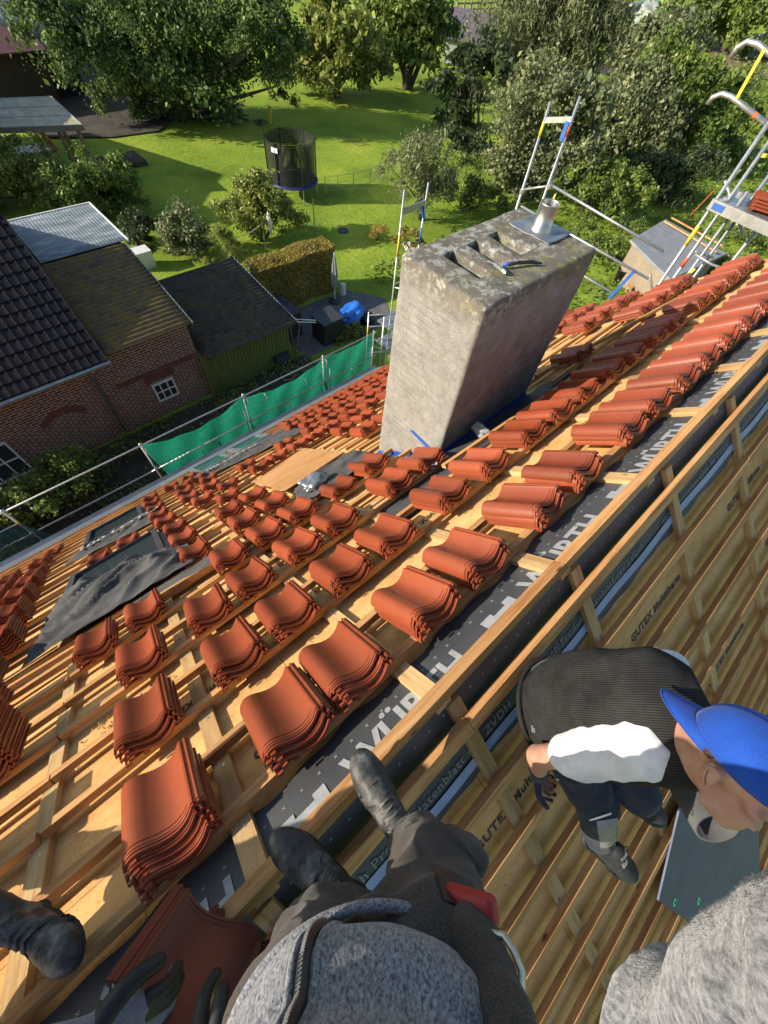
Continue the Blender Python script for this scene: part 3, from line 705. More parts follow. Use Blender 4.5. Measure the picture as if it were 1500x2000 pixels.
def flash(u, v):
    a = Vector(base[3]).lerp(Vector(base[2]), u); b = Vector(base[0]).lerp(Vector(base[1]), u); p = a.lerp(b, v)
    d = (Vector((p.x, p.y)) - Vector((pc.x, pc.y))).length
    return (p.x + .003 * math.sin(v * 20), p.y + .003 * math.sin(u * 17), czt + 0.012 + 0.055 * max(0, 1 - d / 0.13) + 0.004 * math.sin(u * 9 + v * 7))
fo = link('flue_flashing', grid_mesh(flash, 22, 22, 'flashing', thick=0.003), M['lead'], ch, smooth=True)
fp = MB(); fp.lathe(pc, [(0.092, 0.015), (0.082, 0.05), (0.077, 0.062), (0.077, 0.067), (0.074, 0.069), (0.074, 0.200), (0.0765, 0.204), (0.0765, 0.214), (0.072, 0.214), (0.070, 0.205), (0.070, 0.0)], 32)
fp.build('flue_pipe', M['bright_steel'], ch, smooth=True)
# blue tape round the foot of the chimney
tp = MB()
zb0 = lambda y: -y * ST / CT + OB / CT
for (a, b) in (((cx0 - .004, cy0 - .01), (cx0 - .004, cy1)), ((cx0, cy0 - .006), (cx1, cy0 - .006))):
    n_ = 24
    for i in range(n_):
        p = Vector(a).lerp(Vector(b), i / n_); q = Vector(a).lerp(Vector(b), (i + 1) / n_)
        h0 = 0.055 + 0.012 * math.sin(i * 1.7); h1 = 0.055 + 0.012 * math.sin((i + 1) * 1.7)
        tp.add([(p.x, p.y, zb0(p.y) - .01), (q.x, q.y, zb0(q.y) - .01), (q.x, q.y, zb0(q.y) + h1), (p.x, p.y, zb0(p.y) + h0)], [(0, 1, 2, 3)])
        dx = -0.05 if a[0] == b[0] else 0; dy = -0.05 if a[0] != b[0] else 0
        tp.add([(p.x, p.y, zb0(p.y) + .012), (q.x, q.y, zb0(q.y) + .012), (q.x + dx, q.y + dy, zb0(q.y + dy) + .012), (p.x + dx, p.y + dy, zb0(p.y + dy) + .012)], [(0, 1, 2, 3)])
tp.add([(cx0 - .006, 1.87, -1.42), (cx0 - .006, 1.90, -1.455), (cx0 - .006, 1.53, -1.50), (cx0 - .006, 1.51, -1.44)], [(0, 1, 2, 3)])
tp.build('foot_tape', M['blue_tape'], ch)
# ------------------------------------------------------------------ clay tiles
TW, TL = 0.305, 0.42
def prof_z(x):
    pts = [(0.0, 0.004), (0.008, 0.026), (0.020, 0.044), (0.036, 0.057), (0.054, 0.062), (0.072, 0.059), (0.092, 0.048), (0.115, 0.031), (0.140, 0.016), (0.165, 0.007), (0.190, 0.005), (0.212, 0.011), (0.232, 0.022), (0.250, 0.038), (0.258, 0.046), (0.262, 0.052), (0.270, 0.052), (0.273, 0.042), (0.281, 0.042), (0.284, 0.052), (0.292, 0.052), (0.295, 0.042), (0.305, 0.040)]
    for (a, za), (b, zb) in zip(pts, pts[1:]):
        if a <= x <= b + 1e-9:
            t = (x - a) / (b - a)
            return za + (zb - za) * t
    return pts[-1][1]
def tile_mesh():
    xs = [0.0, .004, .008, .014, .02, .026, .032, .038, .045, .052, .060, .068, .076, .085, .094, .104, .115, .126, .138, .15, .162, .175, .188, .20, .21, .22, .23, .238, .245, .252, .258, .262, .270, .273, .281, .284, .292, .295, .305]
    # (y, dz): nibs and interlocking ribs near the uphill end
    ys = [(0.0, -.006), (0.010, -.006), (0.0105, 0.0), (0.018, 0.001), (0.019, .005), (0.026, .005), (0.027, 0.0), (0.040, 0.0), (0.041, .004), (0.047, .004), (0.048, 0.0), (0.20, 0.0), (0.40, 0.0), (0.42, -0.001)]
    th = 0.0125; nx, ny = len(xs), len(ys); V = []; F = []
    for y, dz in ys:
        for x in xs:
            d = dz if 0.03 < x < 0.25 else min(dz, 0)
            # ends of the roll are cut back a little
            yy = y + (0.012 if (x < 0.03 and y < 0.02) else 0)
            V.append((x - TW / 2, yy, prof_z(x) + d + th))
    for y, dz in ys:
        for x in xs:
            yy = y + (0.012 if (x < 0.03 and y < 0.02) else 0)
            V.append((x - TW / 2, yy, prof_z(x) - (.0095 if y < .0475 else 0)))
    N = nx * ny
    for j in range(ny - 1):
        for i in range(nx - 1):
            a = j * nx + i
            F.append((a, a + 1, a + nx + 1, a + nx)); F.append((N + a, N + a + nx, N + a + nx + 1, N + a + 1))
    for i in range(nx - 1):
        F.append((i, N + i, N + i + 1, i + 1)); a = (ny - 1) * nx + i; F.append((a, a + 1, N + a + 1, N + a))
    for j in range(ny - 1):
        a = j * nx; F.append((a, a + nx, N + a + nx, N + a)); a = j * nx + nx - 1; F.append((a, N + a, N + a + nx, a + nx))
    # hanging nibs underneath at the uphill end, and the small stepped lugs at the corner
    b = MB(); b.v = list(V); b.f = list(F); b.mi = [0] * len(F)
    for x in (-0.06, 0.05): b.box((x - .012, 0.025, -0.012), (x + .012, 0.040, 0.016))
    for i, x in enumerate((-TW / 2 + .010, -TW / 2 + .040)):
        b.box((x, -0.010 - .004 * i, 0.016 + .02 * i), (x + .022, 0.004, 0.030 + .022 * i))
    me = b.mesh('tile'); return me
TILE = tile_mesh(); TILE.transform(Matrix.Diagonal((1.0, 0.86, 0.88, 1.0))); TILE.materials.append(M['tile'])
TILE.polygons.foreach_set('use_smooth', [True] * len(TILE.polygons))
try: TILE.set_sharp_from_angle(angle=0.6)
except Exception: pass
TILE_D = TILE.copy(); TILE_D.materials.clear(); TILE_D.materials.append(M['tile_shaded'])

ORD = ['first', 'second', 'third', 'fourth', 'fifth', 'sixth', 'seventh', 'eighth', 'ninth', 'tenth', 'eleventh', 'twelfth', 'thirteenth', 'fourteenth', 'fifteenth', 'sixteenth', 'seventeenth', 'eighteenth', 'nineteenth', 'twentieth']
COLX = [-0.62, -0.12, 0.22, 0.65, 1.04, 1.60, 2.0, 2.58, 3.05, 3.52, 4.02, 4.55, 5.05, 5.82, 6.38, 6.88]
rowS = lambda k: 0.325 + 0.72 * k
stacks = []      # (X, S, n, row)
def add(row, X, n=3, dS=0.0, tag=None): stacks.append([X, rowS(row) + dS, n, row, tag])
for i, X in enumerate([-0.585, -0.08, 0.24, 0.68, 1.07, 1.60, 2.0, 2.58, 2.98, 3.40, 3.80, 4.22, 4.64, 5.06, 5.48, 5.90, 6.32, 6.74, 7.2]): add(0, X, [5, 3, 3, 3, 3][i] if i < 5 else 3, 0.0)
for i, X in enumerate([-0.65, -0.13, 0.21, 0.63, 1.03, 1.58, 2.03, 2.52, 2.94, 3.36, 3.80, 4.22, 4.66, 5.08, 5.75, 6.15, 6.55, 6.95, 7.32]): add(1, X, 3)
for i, X in enumerate([-0.62, -0.15, 0.2, 0.63, 1.01, 1.63, 2.01, 4.58, 6.07, 6.50, 6.95, 7.30]): add(2, X, 3, 0.0)
for X, n in [(-0.95, 3), (-0.58, 3), (0.2, 3), (0.58, 3), (0.95, 3), (1.43, 2), (1.87, 3), (5.98, 3), (6.45, 3), (6.92, 3), (7.28, 2)]: add(3, X, n)
for X in (-0.02, 0.58, 0.95): add(4, X)
for X in (5.4, 5.9, 6.4, 6.9, 7.3): add(4, X, 2)
for X in (0.0, 0.58, 0.94): add(5, X)
for X in (2.75, 3.2, 5.1, 5.6, 6.1, 6.6, 7.1): add(5, X)
for X in (-0.03, 0.75, 2.8, 3.25, 4.5, 5.0, 5.5, 6.0, 6.5, 7.0): add(6, X)
for X in (-1.0, -0.62, -0.06, 0.5, 0.94, 1.5, 1.86, 2.28, 2.62, 2.95, 3.4, 3.85, 4.3, 4.8, 5.3): add(7, X)
for X in (-0.12, 0.42, 0.78, 1.5, 2.3, 2.9, 3.35, 3.8, 4.3, 4.75): add(8, X)
for X in (-0.1, 0.45, 0.9, 3.15, 3.6, 4.05, 4.5, 5.0, 5.5, 6.0): add(9, X)
for X in (-0.1, 0.5, 0.82, 3.1, 3.55, 4.0, 4.45, 4.9, 5.4, 5.9, 6.4): add(10, X)
for X in (-0.09, 0.35, 0.75, 3.35, 3.8, 4.25, 4.7, 5.2, 5.7, 6.2, 6.7): add(11, X)
for X in (3.5, 3.95, 4.4, 4.9, 5.4, 5.9, 6.4, 6.9): add(12, X, 2)
# the tall piles on the left
for r, X, n in [(1, -1.62, 7), (2, -1.50, 9), (2, -1.88, 9), (3, -1.72, 8), (3, -2.1, 8), (4, -1.88, 8), (4, -2.3, 8), (5, -1.86, 7), (5, -2.25, 7), (6, -1.9, 7), (6, -2.3, 7), (7, -1.95, 7), (7, -2.35, 7), (8, -1.95, 6), (8, -2.4, 6), (9, -2.0, 4), (9, -2.45, 5), (10, -2.05, 4), (10, -2.5, 4), (11, -1.95, 2)]: add(r, X, n, 0.0, 'pile')
rgt = random.Random(5)
CAMV = Vector(CAMLOC)
byrow = {}
for s in stacks: byrow.setdefault(s[3], []).append(s)
ROWN = ['the row nearest the ridge', 'the second row below the ridge', 'the third row below the ridge', 'the fourth row below the ridge', 'the fifth row below the ridge', 'the sixth row below the ridge', 'the seventh row below the ridge', 'the eighth row below the ridge', 'the ninth row below the ridge', 'the tenth row below the ridge', 'the eleventh row below the ridge', 'the twelfth row below the ridge', 'the row nearest the eave']
tiles = []
for r, lst in byrow.items():
    piles = sorted([s for s in lst if s[4]], key=lambda s: s[0]); norm = sorted([s for s in lst if not s[4]], key=lambda s: s[0])
    for kind_, L_ in (('pile', piles), ('', norm)):
        for i, (X, S, n, row, tg) in enumerate(L_):
            sx, sr = rgt.uniform(-.015, .015), rgt.uniform(-.03, .03)
            if r == 0 and i == 5 and not tg: sr = 0.12
            if r == 0 and i == 0 and not tg: sx = -0.02
            for j in range(n):
                dx = rgt.uniform(-.006, .006) + sx; dS = rgt.uniform(-.006, .006) + (0.015 * j if not tg else 0.003 * j) - .022; rz = sr + rgt.uniform(-.015, .015)
                p = LW(X + dx, S - 0.005 + dS, 0.001 + (0.023 if (r == 0 and i == 0 and not tg) else 0.0315) * j)
                mt = Matrix.Translation(p) @ Matrix.Rotation(-PITCH, 4, 'X') @ Matrix.Rotation(rz, 4, 'Z')
                frm = n - 1 - j
                pos = 'top tile' if frm == 0 else ('bottom tile' if j == 0 else ORD[frm] + ' tile from top')
                rn = ROWN[r].replace('the ', '', 1)
                if kind_: lab = '%s, %s tall pile from left, %s' % (pos, ORD[i], rn)
                else: lab = '%s, %s short stack from left, %s' % (pos, ORD[i], rn)
                tiles.append(((p - CAMV).length * (1 if frm == 0 else 1.25), mt, lab, bool(kind_)))
tiles.sort(key=lambda t: t[0])
for d, mt, lab, dk in tiles[:285]:
    o = bpy.data.objects.new('clay_tile', TILE); COL.objects.link(o); o.matrix_world = mt
    props(o, lab, 'roof tile', 'clay roof tiles stacked on the battens')
rest = tiles[285:]
Vt = np.empty(len(TILE.vertices) * 3, np.float32); TILE.vertices.foreach_get('co', Vt); Vt = Vt.reshape(-1, 3)
Vs, polys, base = [], [], 0
P = [tuple(p.vertices) for p in TILE.polygons]
for d, mt, lab, dk in rest:
    A = np.array(mt); Vs.append(Vt @ A[:3, :3].T + A[:3, 3]); polys.append(np.array(P) + base); base += len(Vt)
me = np_mesh('tiles', np.vstack(Vs), np.vstack(polys)); me.polygons.foreach_set('use_smooth', [True] * len(me.polygons))
try: me.set_sharp_from_angle(angle=0.6)
except Exception: pass
link('far_clay_tiles', me, M['tile'], kind='stuff', label='many small stacks of red clay tiles on the lower half of the roof', cat='roof tiles')
# a few loose tiles dropped at the verge behind the chimney
for i, (X, S, rz, rx) in enumerate([(6.75, 3.65, 0.9, 0.5), (7.1, 3.35, 1.2, -0.3), (7.2, 3.9, 0.5, 0.7)]):
    o = bpy.data.objects.new('clay_tile', TILE); COL.objects.link(o)
    o.matrix_world = Matrix.Translation(LW(X, S, 0.05)) @ Matrix.Rotation(-PITCH, 4, 'X') @ Matrix.Rotation(rz, 4, 'Z') @ Matrix.Rotation(rx, 4, 'Y')
    props(o, ['loose red tile lying askew beside the chimney top at the verge', 'loose red tile tipped on its edge nearest the verge behind the chimney', 'loose red tile turned crosswise farthest down behind the chimney'][i], 'roof tile', 'clay roof tiles stacked on the battens')
# large tile being lifted at the lower left, and one behind it
def frame(p, xd, yd):
    x = Vector(xd).normalized(); y = Vector(yd); y = (y - x * y.dot(x)).normalized(); z = x.cross(y)
    m = Matrix.Identity(4)
    for i in range(3): m[i][0], m[i][1], m[i][2], m[i][3] = x[i], y[i], z[i], p[i]
    return m
HT_A = Vector(atd(335, 1742, 1.75)); HT_B = Vector(atd(505, 1845, 1.75)); HT_C = Vector(atd(190, 1950, 1.44))
xd = (HT_B - HT_A).normalized(); yd = (HT_C - HT_A); yd = (yd - xd * yd.dot(xd)).normalized()
if xd.cross(yd).dot(CAMV - HT_A) < 0: pass
HELD = frame(HT_A + xd * TW / 2, xd, yd)
# tile face towards the viewer
zt = xd.cross(yd)
if zt.dot(CAMV - HT_A) < 0: HELD = HELD @ Matrix.Rotation(math.pi, 4, 'Y')
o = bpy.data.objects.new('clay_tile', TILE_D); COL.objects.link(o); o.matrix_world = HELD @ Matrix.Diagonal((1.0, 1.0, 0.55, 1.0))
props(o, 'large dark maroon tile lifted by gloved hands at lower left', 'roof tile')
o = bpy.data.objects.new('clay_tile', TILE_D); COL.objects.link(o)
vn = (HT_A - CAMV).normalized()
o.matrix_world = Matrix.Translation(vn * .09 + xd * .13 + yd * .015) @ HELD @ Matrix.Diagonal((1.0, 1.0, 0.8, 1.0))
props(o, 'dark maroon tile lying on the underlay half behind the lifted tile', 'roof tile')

# ------------------------------------------------------------------ roof windows, drapes and boards
def roof_window(X, S, wd, ln, lab_m='black'):
    fr = MB()
    for (a, b) in (((X, S), (X + wd, S + .07)), ((X, S + ln - .07), (X + wd, S + ln)), ((X, S + .07), (X + .07, S + ln - .07)), ((X + wd - .07, S + .07), (X + wd, S + ln - .07))):
        fr.box((a[0], a[1], OB), (b[0], b[1], 0.075))
    o = slope_link('roof_window', fr, M['darkpanel'])
    gl = MB(); gl.box((X + .07, S + .07, 0.02), (X + wd - .07, S + ln - .07, 0.03)); g_ = slope_link('window_pane', gl, M['glass'], parent=None)
    g_.parent = o; g_.matrix_parent_inverse = parent_matrix(o).inverted()
    sf = MB(); sf.box((X - .09, S - .09, -0.015), (X - .005, S + ln + .09, 0.005)); sf.box((X + wd + .005, S - .09, -0.015), (X + wd + .09, S + ln + .09, 0.005))
    s_ = slope_link('window_flashing', sf, M['lead'], parent=None); s_.parent = o; s_.matrix_parent_inverse = parent_matrix(o).inverted()
roof_window(-1.38, 4.0, 1.14, 1.40)
roof_window(-1.32, 7.15, 1.0, 1.15)
# panes low down in pale frames, coloured green for the reflected net
for X, S in ((0.95, 8.35), (1.95, 8.35)):
    fr = MB()
    for (a, b) in (((X, S), (X + .85, S + .09)), ((X, S + 1.15), (X + .85, S + 1.24)), ((X, S + .09), (X + .09, S + 1.15)), ((X + .76, S + .09), (X + .85, S + 1.15))): fr.box((a[0], a[1], OB), (b[0], b[1], 0.06))
    o = slope_link('roof_window', fr, M['zinc'])
    gl = MB(); gl.box((X + .09, S + .09, 0.02), (X + .76, S + 1.15, 0.03)); g_ = slope_link('window_pane', gl, M['glass_net_reflection'], parent=None); g_.parent = o; g_.matrix_parent_inverse = parent_matrix(o).inverted()
def sheet(name, corners, amp, seed, m, label, cat, nu=60, nv=40, base=0.03, ragged=0.03, parent=None, sag=0.0, thick=0.0015):
    """a limp sheet on the sunny slope; corners (X,S) in order"""
    from mathutils import noise as mn
    a, b, c, d = [Vector((*q, 0)) for q in corners]
    def f(u, v):
        p = a.lerp(b, u).lerp(d.lerp(c, u), v)
        e = min(u, 1 - u, v, 1 - v)
        rx = mn.noise(Vector((u * 5, v * 5, seed))) * ragged; ry = mn.noise(Vector((u * 5, v * 5, seed + 9))) * ragged
        w_ = mn.noise(Vector((p.x * 1.3, p.y * 1.3, seed))) * .5; q = Vector((p.x * 1.0 + p.y * .35, (p.y - p.x * .35) * 3.2 + w_ * 2, seed))
        rd = lambda k_: (1 - abs(mn.noise(q * k_)) * 2.6)
        h = max(rd(1.1), 0) ** 2 * amp * .8 + max(rd(2.4), 0) ** 2 * amp * .22 + mn.noise(q * 5) * amp * .12
        return LW(p.x + rx, p.y + ry, base + h * min(1, 0.35 + e * 6) + sag * math.sin(math.pi * u) * math.sin(math.pi * v))
    return link(name, grid_mesh(f, nu, nv, name, thick=thick), M[m], parent, smooth=True, label=label, cat=cat)
sheet('membrane_sheet', [(-1.62, 3.25), (-0.05, 3.12), (0.0, 4.10), (-1.42, 4.95)], 0.11, 3.0, 'membrane_grey', 'large crumpled grey membrane draped over the roof window left of centre', 'membrane sheet', sag=0.08, nu=90, nv=60)
sheet('membrane_sheet', [(-1.62, 6.55), (-0.1, 6.1), (-0.05, 7.2), (-1.35, 7.5)], 0.05, 8.0, 'membrane_grey', 'flat grey membrane with white print below the upper eave side roof window', 'membrane sheet')
sheet('membrane_sheet', [(0.55, 7.6), (3.05, 6.6), (3.05, 8.3), (0.7, 8.6)], 0.04, 5.0, 'membrane_grey', 'grey membrane spread beside the green panes near the gutter', 'membrane sheet')
sheet('membrane_sheet', [(1.02, 2.83), (2.1, 2.72), (2.22, 3.55), (1.25, 3.45)], 0.07, 12.0, 'membrane_grey', 'grey membrane with crumpled foil end beside the plywood left of the chimney foot', 'membrane sheet')
sheet('membrane_sheet', [(-0.78, 2.86), (0.35, 2.80), (0.38, 3.02), (-0.75, 3.10)], 0.03, 15.0, 'membrane_grey', 'narrow strip of grey membrane showing below the fourth tile row', 'membrane sheet', nu=50, nv=10)
lot = text_mesh('100 LOTO', 0.30, 0.006)
for X, S in ((-1.4, 6.75), (0.9, 7.75)):
    c = lot.copy(); o = slope_link('printed_lettering', c, M['print']); c.transform(Matrix.Translation((X, S, 0.085)))
pl = MB(); pl.add([LW(1.12, 3.5, .045), LW(2.1, 3.6, .045), LW(2.15, 5.05, .05), LW(1.15, 4.75, .05), LW(1.12, 3.5, .063), LW(2.1, 3.6, .063), LW(2.15, 5.05, .068), LW(1.15, 4.75, .068)], [(0, 3, 2, 1), (4, 5, 6, 7), (0, 1, 5, 4), (1, 2, 6, 5), (2, 3, 7, 6), (3, 0, 4, 7)])
pl.build('plywood_sheet', M['batten'], None, label='pale plywood sheet lying on the battens left of the chimney', cat='plywood sheet')
# small litter: twisted foil bags beside the chimney
def crumple(name, c, r, m, label, cat, seed, flat=0.5):
    from mathutils import noise as mn
    bm = bmesh.new(); bmesh.ops.create_icosphere(bm, subdivisions=4, radius=1)
    for v in bm.verts:
        q = v.co * 1.7 + Vector((seed, 0, 0)); k = 1 + 0.45 * mn.noise(q) + 0.3 * abs(mn.noise(q * 2.5)) + 0.12 * mn.noise(q * 6)
        v.co = Vector((v.co.x * k * r[0], v.co.y * k * r[1], v.co.z * k * r[2]))
    me = bpy.data.meshes.new(name); bm.to_mesh(me); bm.free()
    return link(name, me, M[m], loc=c, smooth=True, label=label, cat=cat)
crumple('foil_bag', LW(2.72, 1.80, .0), (.05, .09, .06), 'print', 'grey crumpled foil bag beside the chimney foot on the underlay', 'bag', 1)
crumple('paper_cup', LW(2.02, 1.78, .02), (.05, .03, .03), 'white', 'small crushed white paper cup at the chimney corner', 'cup', 2)
crumple('foil_scrap', LW(1.38, 3.05, .10), (.16, .09, .05), 'lead', 'black and silver crumpled foil scrap on the grey membrane', 'foil scrap', 3)
# wood crumbs on the board under the third row
cr = MB(); rgc = random.Random(9)
for _ in range(420):
    x, s = rgc.gauss(-0.75, .16), rgc.gauss(1.62, .10)
    if not (1.46 < s < 1.75): continue
    q = rgc.uniform(.004, .016); p = LW(x, s, OB + q * .5)
    cr.add([p + Vector((rgc.uniform(-q, q), rgc.uniform(-q, q), rgc.uniform(-q, q))) for _ in range(4)], [(0, 1, 2), (0, 2, 3), (0, 3, 1), (1, 3, 2)])
cr.build('wood_crumbs', M['board'], None, kind='stuff', label='heap of light wood crumbs between battens on the board', cat='wood crumbs')
# screws in the counter battens
sc_ = MB()
for X in (-1.21, -0.42, 0.40, 1.27):
    for S in (0.28, 0.62, 0.98, 1.34):
        sc_.lathe(LW(X + .01, S + .02, -.040), [(0.0, .002), (.006, .002), (.006, 0)], 8, axis=LW(0, 0, 1))
sc_.build('screws', M['steel'], house)
# the brick hammer on the chimney top
hm = empty('hammer', (2.95, 1.68, czt), 'small blue and black brick hammer lying on the chimney top', 'hammer')
h = MB(); h.tube([(2.86, 1.73, czt + .028), (2.95, 1.70, czt + .03), (3.05, 1.655, czt + .028), (3.13, 1.60, czt + .02)], [.011, .013, .014, .006], 10); h.build('handle', M['black'], hm, smooth=True)
h = MB(); h.tube([(2.84, 1.745, czt + .027), (2.91, 1.716, czt + .029)], .0145, 10); h.build('grip', M['blue'], hm, smooth=True)
h = MB(); h.bar((2.80, 1.80, czt + .022), (2.78, 1.70, czt + .022), .022, .02); h.tube([(2.78, 1.70, czt + .022), (2.775, 1.67, czt + .018)], [.016, .013], 8); h.bar((2.80, 1.80, czt + .022), (2.79, 1.86, czt + .016), .02, .006); h.build('head', M['steel'], hm)
# ------------------------------------------------------------------ scaffolding
TR = 0.024
def scaff(label, group='scaffolding round the house', loc=(0, 0, GZ)): return empty('scaffold', loc, label, 'scaffold', group)
def pole(p, q, parent, m='steel', r=TR, name='pole', marks=()):
    b = MB(); b.tube([p, q], r, 10); o = b.build(name, M[m], parent, smooth=True)
    P0, Q0 = Vector(p), Vector(q)
    for t0, t1, mm in marks:
        c = MB(); c.tube([P0.lerp(Q0, t0), P0.lerp(Q0, t1)], r + .002, 10); c.build('painted_band', M[mm], parent, smooth=True)
    return o
def coupler(p, parent, axis=(0, 0, 1)):
    b = MB(); b.lathe(Vector(p), [(0, -.035), (.040, -.035), (.042, 0), (.040, .035), (0, .035)], 8, axis=axis); b.bar(Vector(p) + Vector((.03, -.04, 0)), Vector(p) + Vector((.03, .05, 0)), .03, .04)
    b.build('coupler', M['steel'], parent)
# A: guard rail with green net along the eave
sA = scaff('eave scaffold with steel guard rails, reddish deck and green net')
YR = 8.5
pole((-7.5, YR, -6.5), (8.25, YR, -6.5), sA, name='guard_rail', r=.021)
pole((-7.5, YR, -7.47), (0.3, YR, -7.47), sA, name='guard_rail', r=.021); pole((0.3, YR, -7.47), (8.25, YR, -7.40), sA, name='guard_rail', r=.021)
pole((-7.5, YR + .02, -7.0), (-2.6, YR + .02, -7.0), sA, name='guard_rail', r=.018)
for X in (-5.6, -2.62, 0.42, 3.30, 6.05, 8.12):
    pole((X, YR + .03, -9.8), (X, YR + .03, -6.45), sA, name='post', marks=((.82, .86, 'yellow'),) if X < 0 else ())
    coupler((X, YR + .01, -6.5), sA, (1, 0, 0)); coupler((X, YR + .01, -7.45), sA, (1, 0, 0))
for X in (3.18, 6.25, 8.0): pole((X, YR - .03, -7.95), (X, YR - .03, -6.98), sA, name='short_post', r=.018)
for X in (1.7, 4.7, 2.2, 7.2):
    pole((X, YR, -7.8), (X, YR, -7.42), sA, name='short_post', r=.013)
for (a, b_) in ((-7.4, -4.4), (-4.35, -1.35), (-1.3, 0.4), (0.5, 3.2), (3.25, 6.0), (6.05, 8.1)):
    b = MB(); b.box((a, 7.98, -7.98), (b_, 8.42, -7.93)); b.box((a, 8.44, -7.98), (b_, 8.47, -7.83)); b.build('deck_board', M['red_deck'], sA)
for X in (-4.4, -1.35, .45, 3.22, 6.03): pole((X, 7.95, -8.03), (X, 8.5, -8.03), sA, name='transom', r=.02)
# net: real mesh of strands
def net(name, top, bot, nu, nv, m, parent, r=0.006, sag=None, bulge=0.08):
    """strands between two polylines; top/bot functions of u"""
    V = []; F = []
    def pt(u, v):
        a = Vector(top(u)); b = Vector(bot(u)); p = a.lerp(b, v); p.y += bulge * math.sin(math.pi * v) * (0.6 + 0.4 * math.sin(u * 17)) + 0.02 * math.sin(u * 60 + v * 5); return p
    def strip(pts, wv):
        base = len(V)
        for p in pts: V.append(p + wv); V.append(p - wv)
        for i in range(len(pts) - 1):
            a = base + 2 * i; F.append((a, a + 1, a + 3, a + 2))
    for i in range(nu + 1):
        strip([pt(i / nu, j / 12) for j in range(13)], Vector((r, 0, 0)))
    for j in range(nv + 1):
        k = nu // 3; strip([pt(i / k, j / nv) for i in range(k + 1)], Vector((0, 0, r)))
    me = bpy.data.meshes.new(name); me.from_pydata([tuple(v) for v in V], [], F); me.update()
    return link(name, me, M[m], parent)
def topline(u):
    X = 0.40 + 7.7 * u
    if X < 3.3: z = -6.52 - 0.34 * math.sin(math.pi * (X - .4) / 2.9) ** 0.9 - 0.0
    elif X < 6.1: z = -6.55 - 0.28 * math.sin(math.pi * (X - 3.3) / 2.8) ** 0.8
    else: z = -6.56 - 0.10 * math.sin(math.pi * (X - 6.1) / 2.0)
    return (X, YR + 0.03, z)
net('safety_net', topline, lambda u: (0.62 + 7.4 * u, YR - .02, -7.92), 300, 44, 'net', sA, r=0.0075)
net('safety_net', lambda u: (-4.6 + 2.0 * u, YR, -6.75 - .3 * u), lambda u: (-4.9 + 2.75 * u, YR - .2, -8.3), 60, 36, 'netblue', sA, r=0.008)
b = MB()
for X, z in ((0.42, -6.52), (3.32, -6.55), (3.9, -6.75), (6.1, -6.6), (5.3, -6.95)):
    b.tube([(X, YR - .03, z + .03), (X + .04, YR - .06, z - .10), (X + .01, YR - .05, z - .26)], .012, 6)
b.build('tie', M['rope'], sA, smooth=True)
# B: corner tower beyond the eave
sB = scaff('slim scaffold tower left behind the chimney with blue brace and ladder frame')
for X, y, zt_, mk in ((8.62, 8.35, -2.68, ((.78, .86, 'yellow'), (.10, .14, 'yellow'))), (9.30, 8.2, -2.60, ((.80, .86, 'blue'), (.72, .75, 'orange')))):
    pole((X, y, -9.8), (X, y, zt_), sB, marks=mk, name='post')
b = MB(); b.bar((8.62, 8.35, -3.15), (9.30, 8.2, -3.05), .03, .16); b.build('header_bar', M['steel'], sB)
b = MB(); b.bar((9.22, 8.22, -3.1), (9.32, 8.18, -3.45), .10, .05); b.build('gusset', M['blue'], sB)
for z in (-5.0, -5.9, -6.7, -7.6): pole((8.62, 8.35, z), (9.30, 8.2, z + .03), sB, r=.018, name='rung')
pole((8.62, 8.35, -5.1), (9.9, 7.3, -5.35), sB, r=.018, name='rung')
b = MB(); b.bar((8.95, 8.2, -5.3), (8.80, 8.35, -6.0), .05, .03); b.build('brace', M['blue'], sB)
for X, y in ((8.05, 8.75), (8.30, 8.3)):
    pole((X, y, -9.8), (X, y, -5.9), sB, name='post', marks=((.80, .88, 'yellow'),) if X < 8.2 else ())
for z in (-6.0, -6.4, -6.9, -7.4): pole((8.05, 8.75, z), (9.3, 8.2, z - .1), sB, r=.018, name='rung'); 
b = MB(); b.box((8.4, 8.1, -6.32), (9.4, 8.7, -6.26)); b.box((8.4, 8.1, -7.05), (9.4, 8.7, -6.99)); b.build('deck_board', M['steel'], sB)
pole((8.05, 8.5, -6.95), (9.5, 8.0, -7.9), sB, r=.018, name='diagonal')
# C: gable scaffold: two uprights behind the chimney and rails running to the ridge tower
sC = scaff('gable scaffold frame with two uprights rising behind the chimney pot')
a1, a2 = (8.12, 4.87), (8.12, 4.40)
pole((a1[0], a1[1], -9.8), (a1[0], a1[1], -0.24), sC, name='post', marks=((.955, .975, 'yellow'),)); pole((a2[0], a2[1], -9.8), (a2[0], a2[1], -0.07), sC, name='post', marks=((.952, .965, 'orange'),))
b = MB(); b.bar((8.12, 4.87, -0.46), (8.12, 4.40, -0.33), .03, .07, up=(0, 0, 1)); b.build('header_bar', M['steel'], sC)
b = MB(); b.bar((8.10, 4.44, -.36), (8.10, 4.44, -.60), .04, .07, up=(0, 1, 0)); b.build('gusset', M['blue'], sC)
pole((8.12, 4.87, -1.42), (8.12, 4.32, -1.17), sC, name='cross_bar', r=.018)
pole((8.14, 4.36, -1.18), (8.14, 2.05, -1.30), sC, name='guard_rail', r=.021); pole((8.14, 4.80, -1.66), (8.14, 2.02, -1.72), sC, name='guard_rail', r=.021); pole((8.14, 4.40, -2.12), (8.14, 2.1, -2.18), sC, name='guard_rail', r=.021)
b = MB(); b.bar((8.12, 4.20, -1.26), (8.12, 4.22, -1.75), .03, .02, up=(1, 0, 0)); b.build('yellow_strap', M['yellow'], sC)
b = MB(); b.bar((8.10, 2.28, -1.70), (8.10, 2.42, -2.25), .05, .02, up=(1, 0, 0)); b.build('brace', M['blue'], sC)
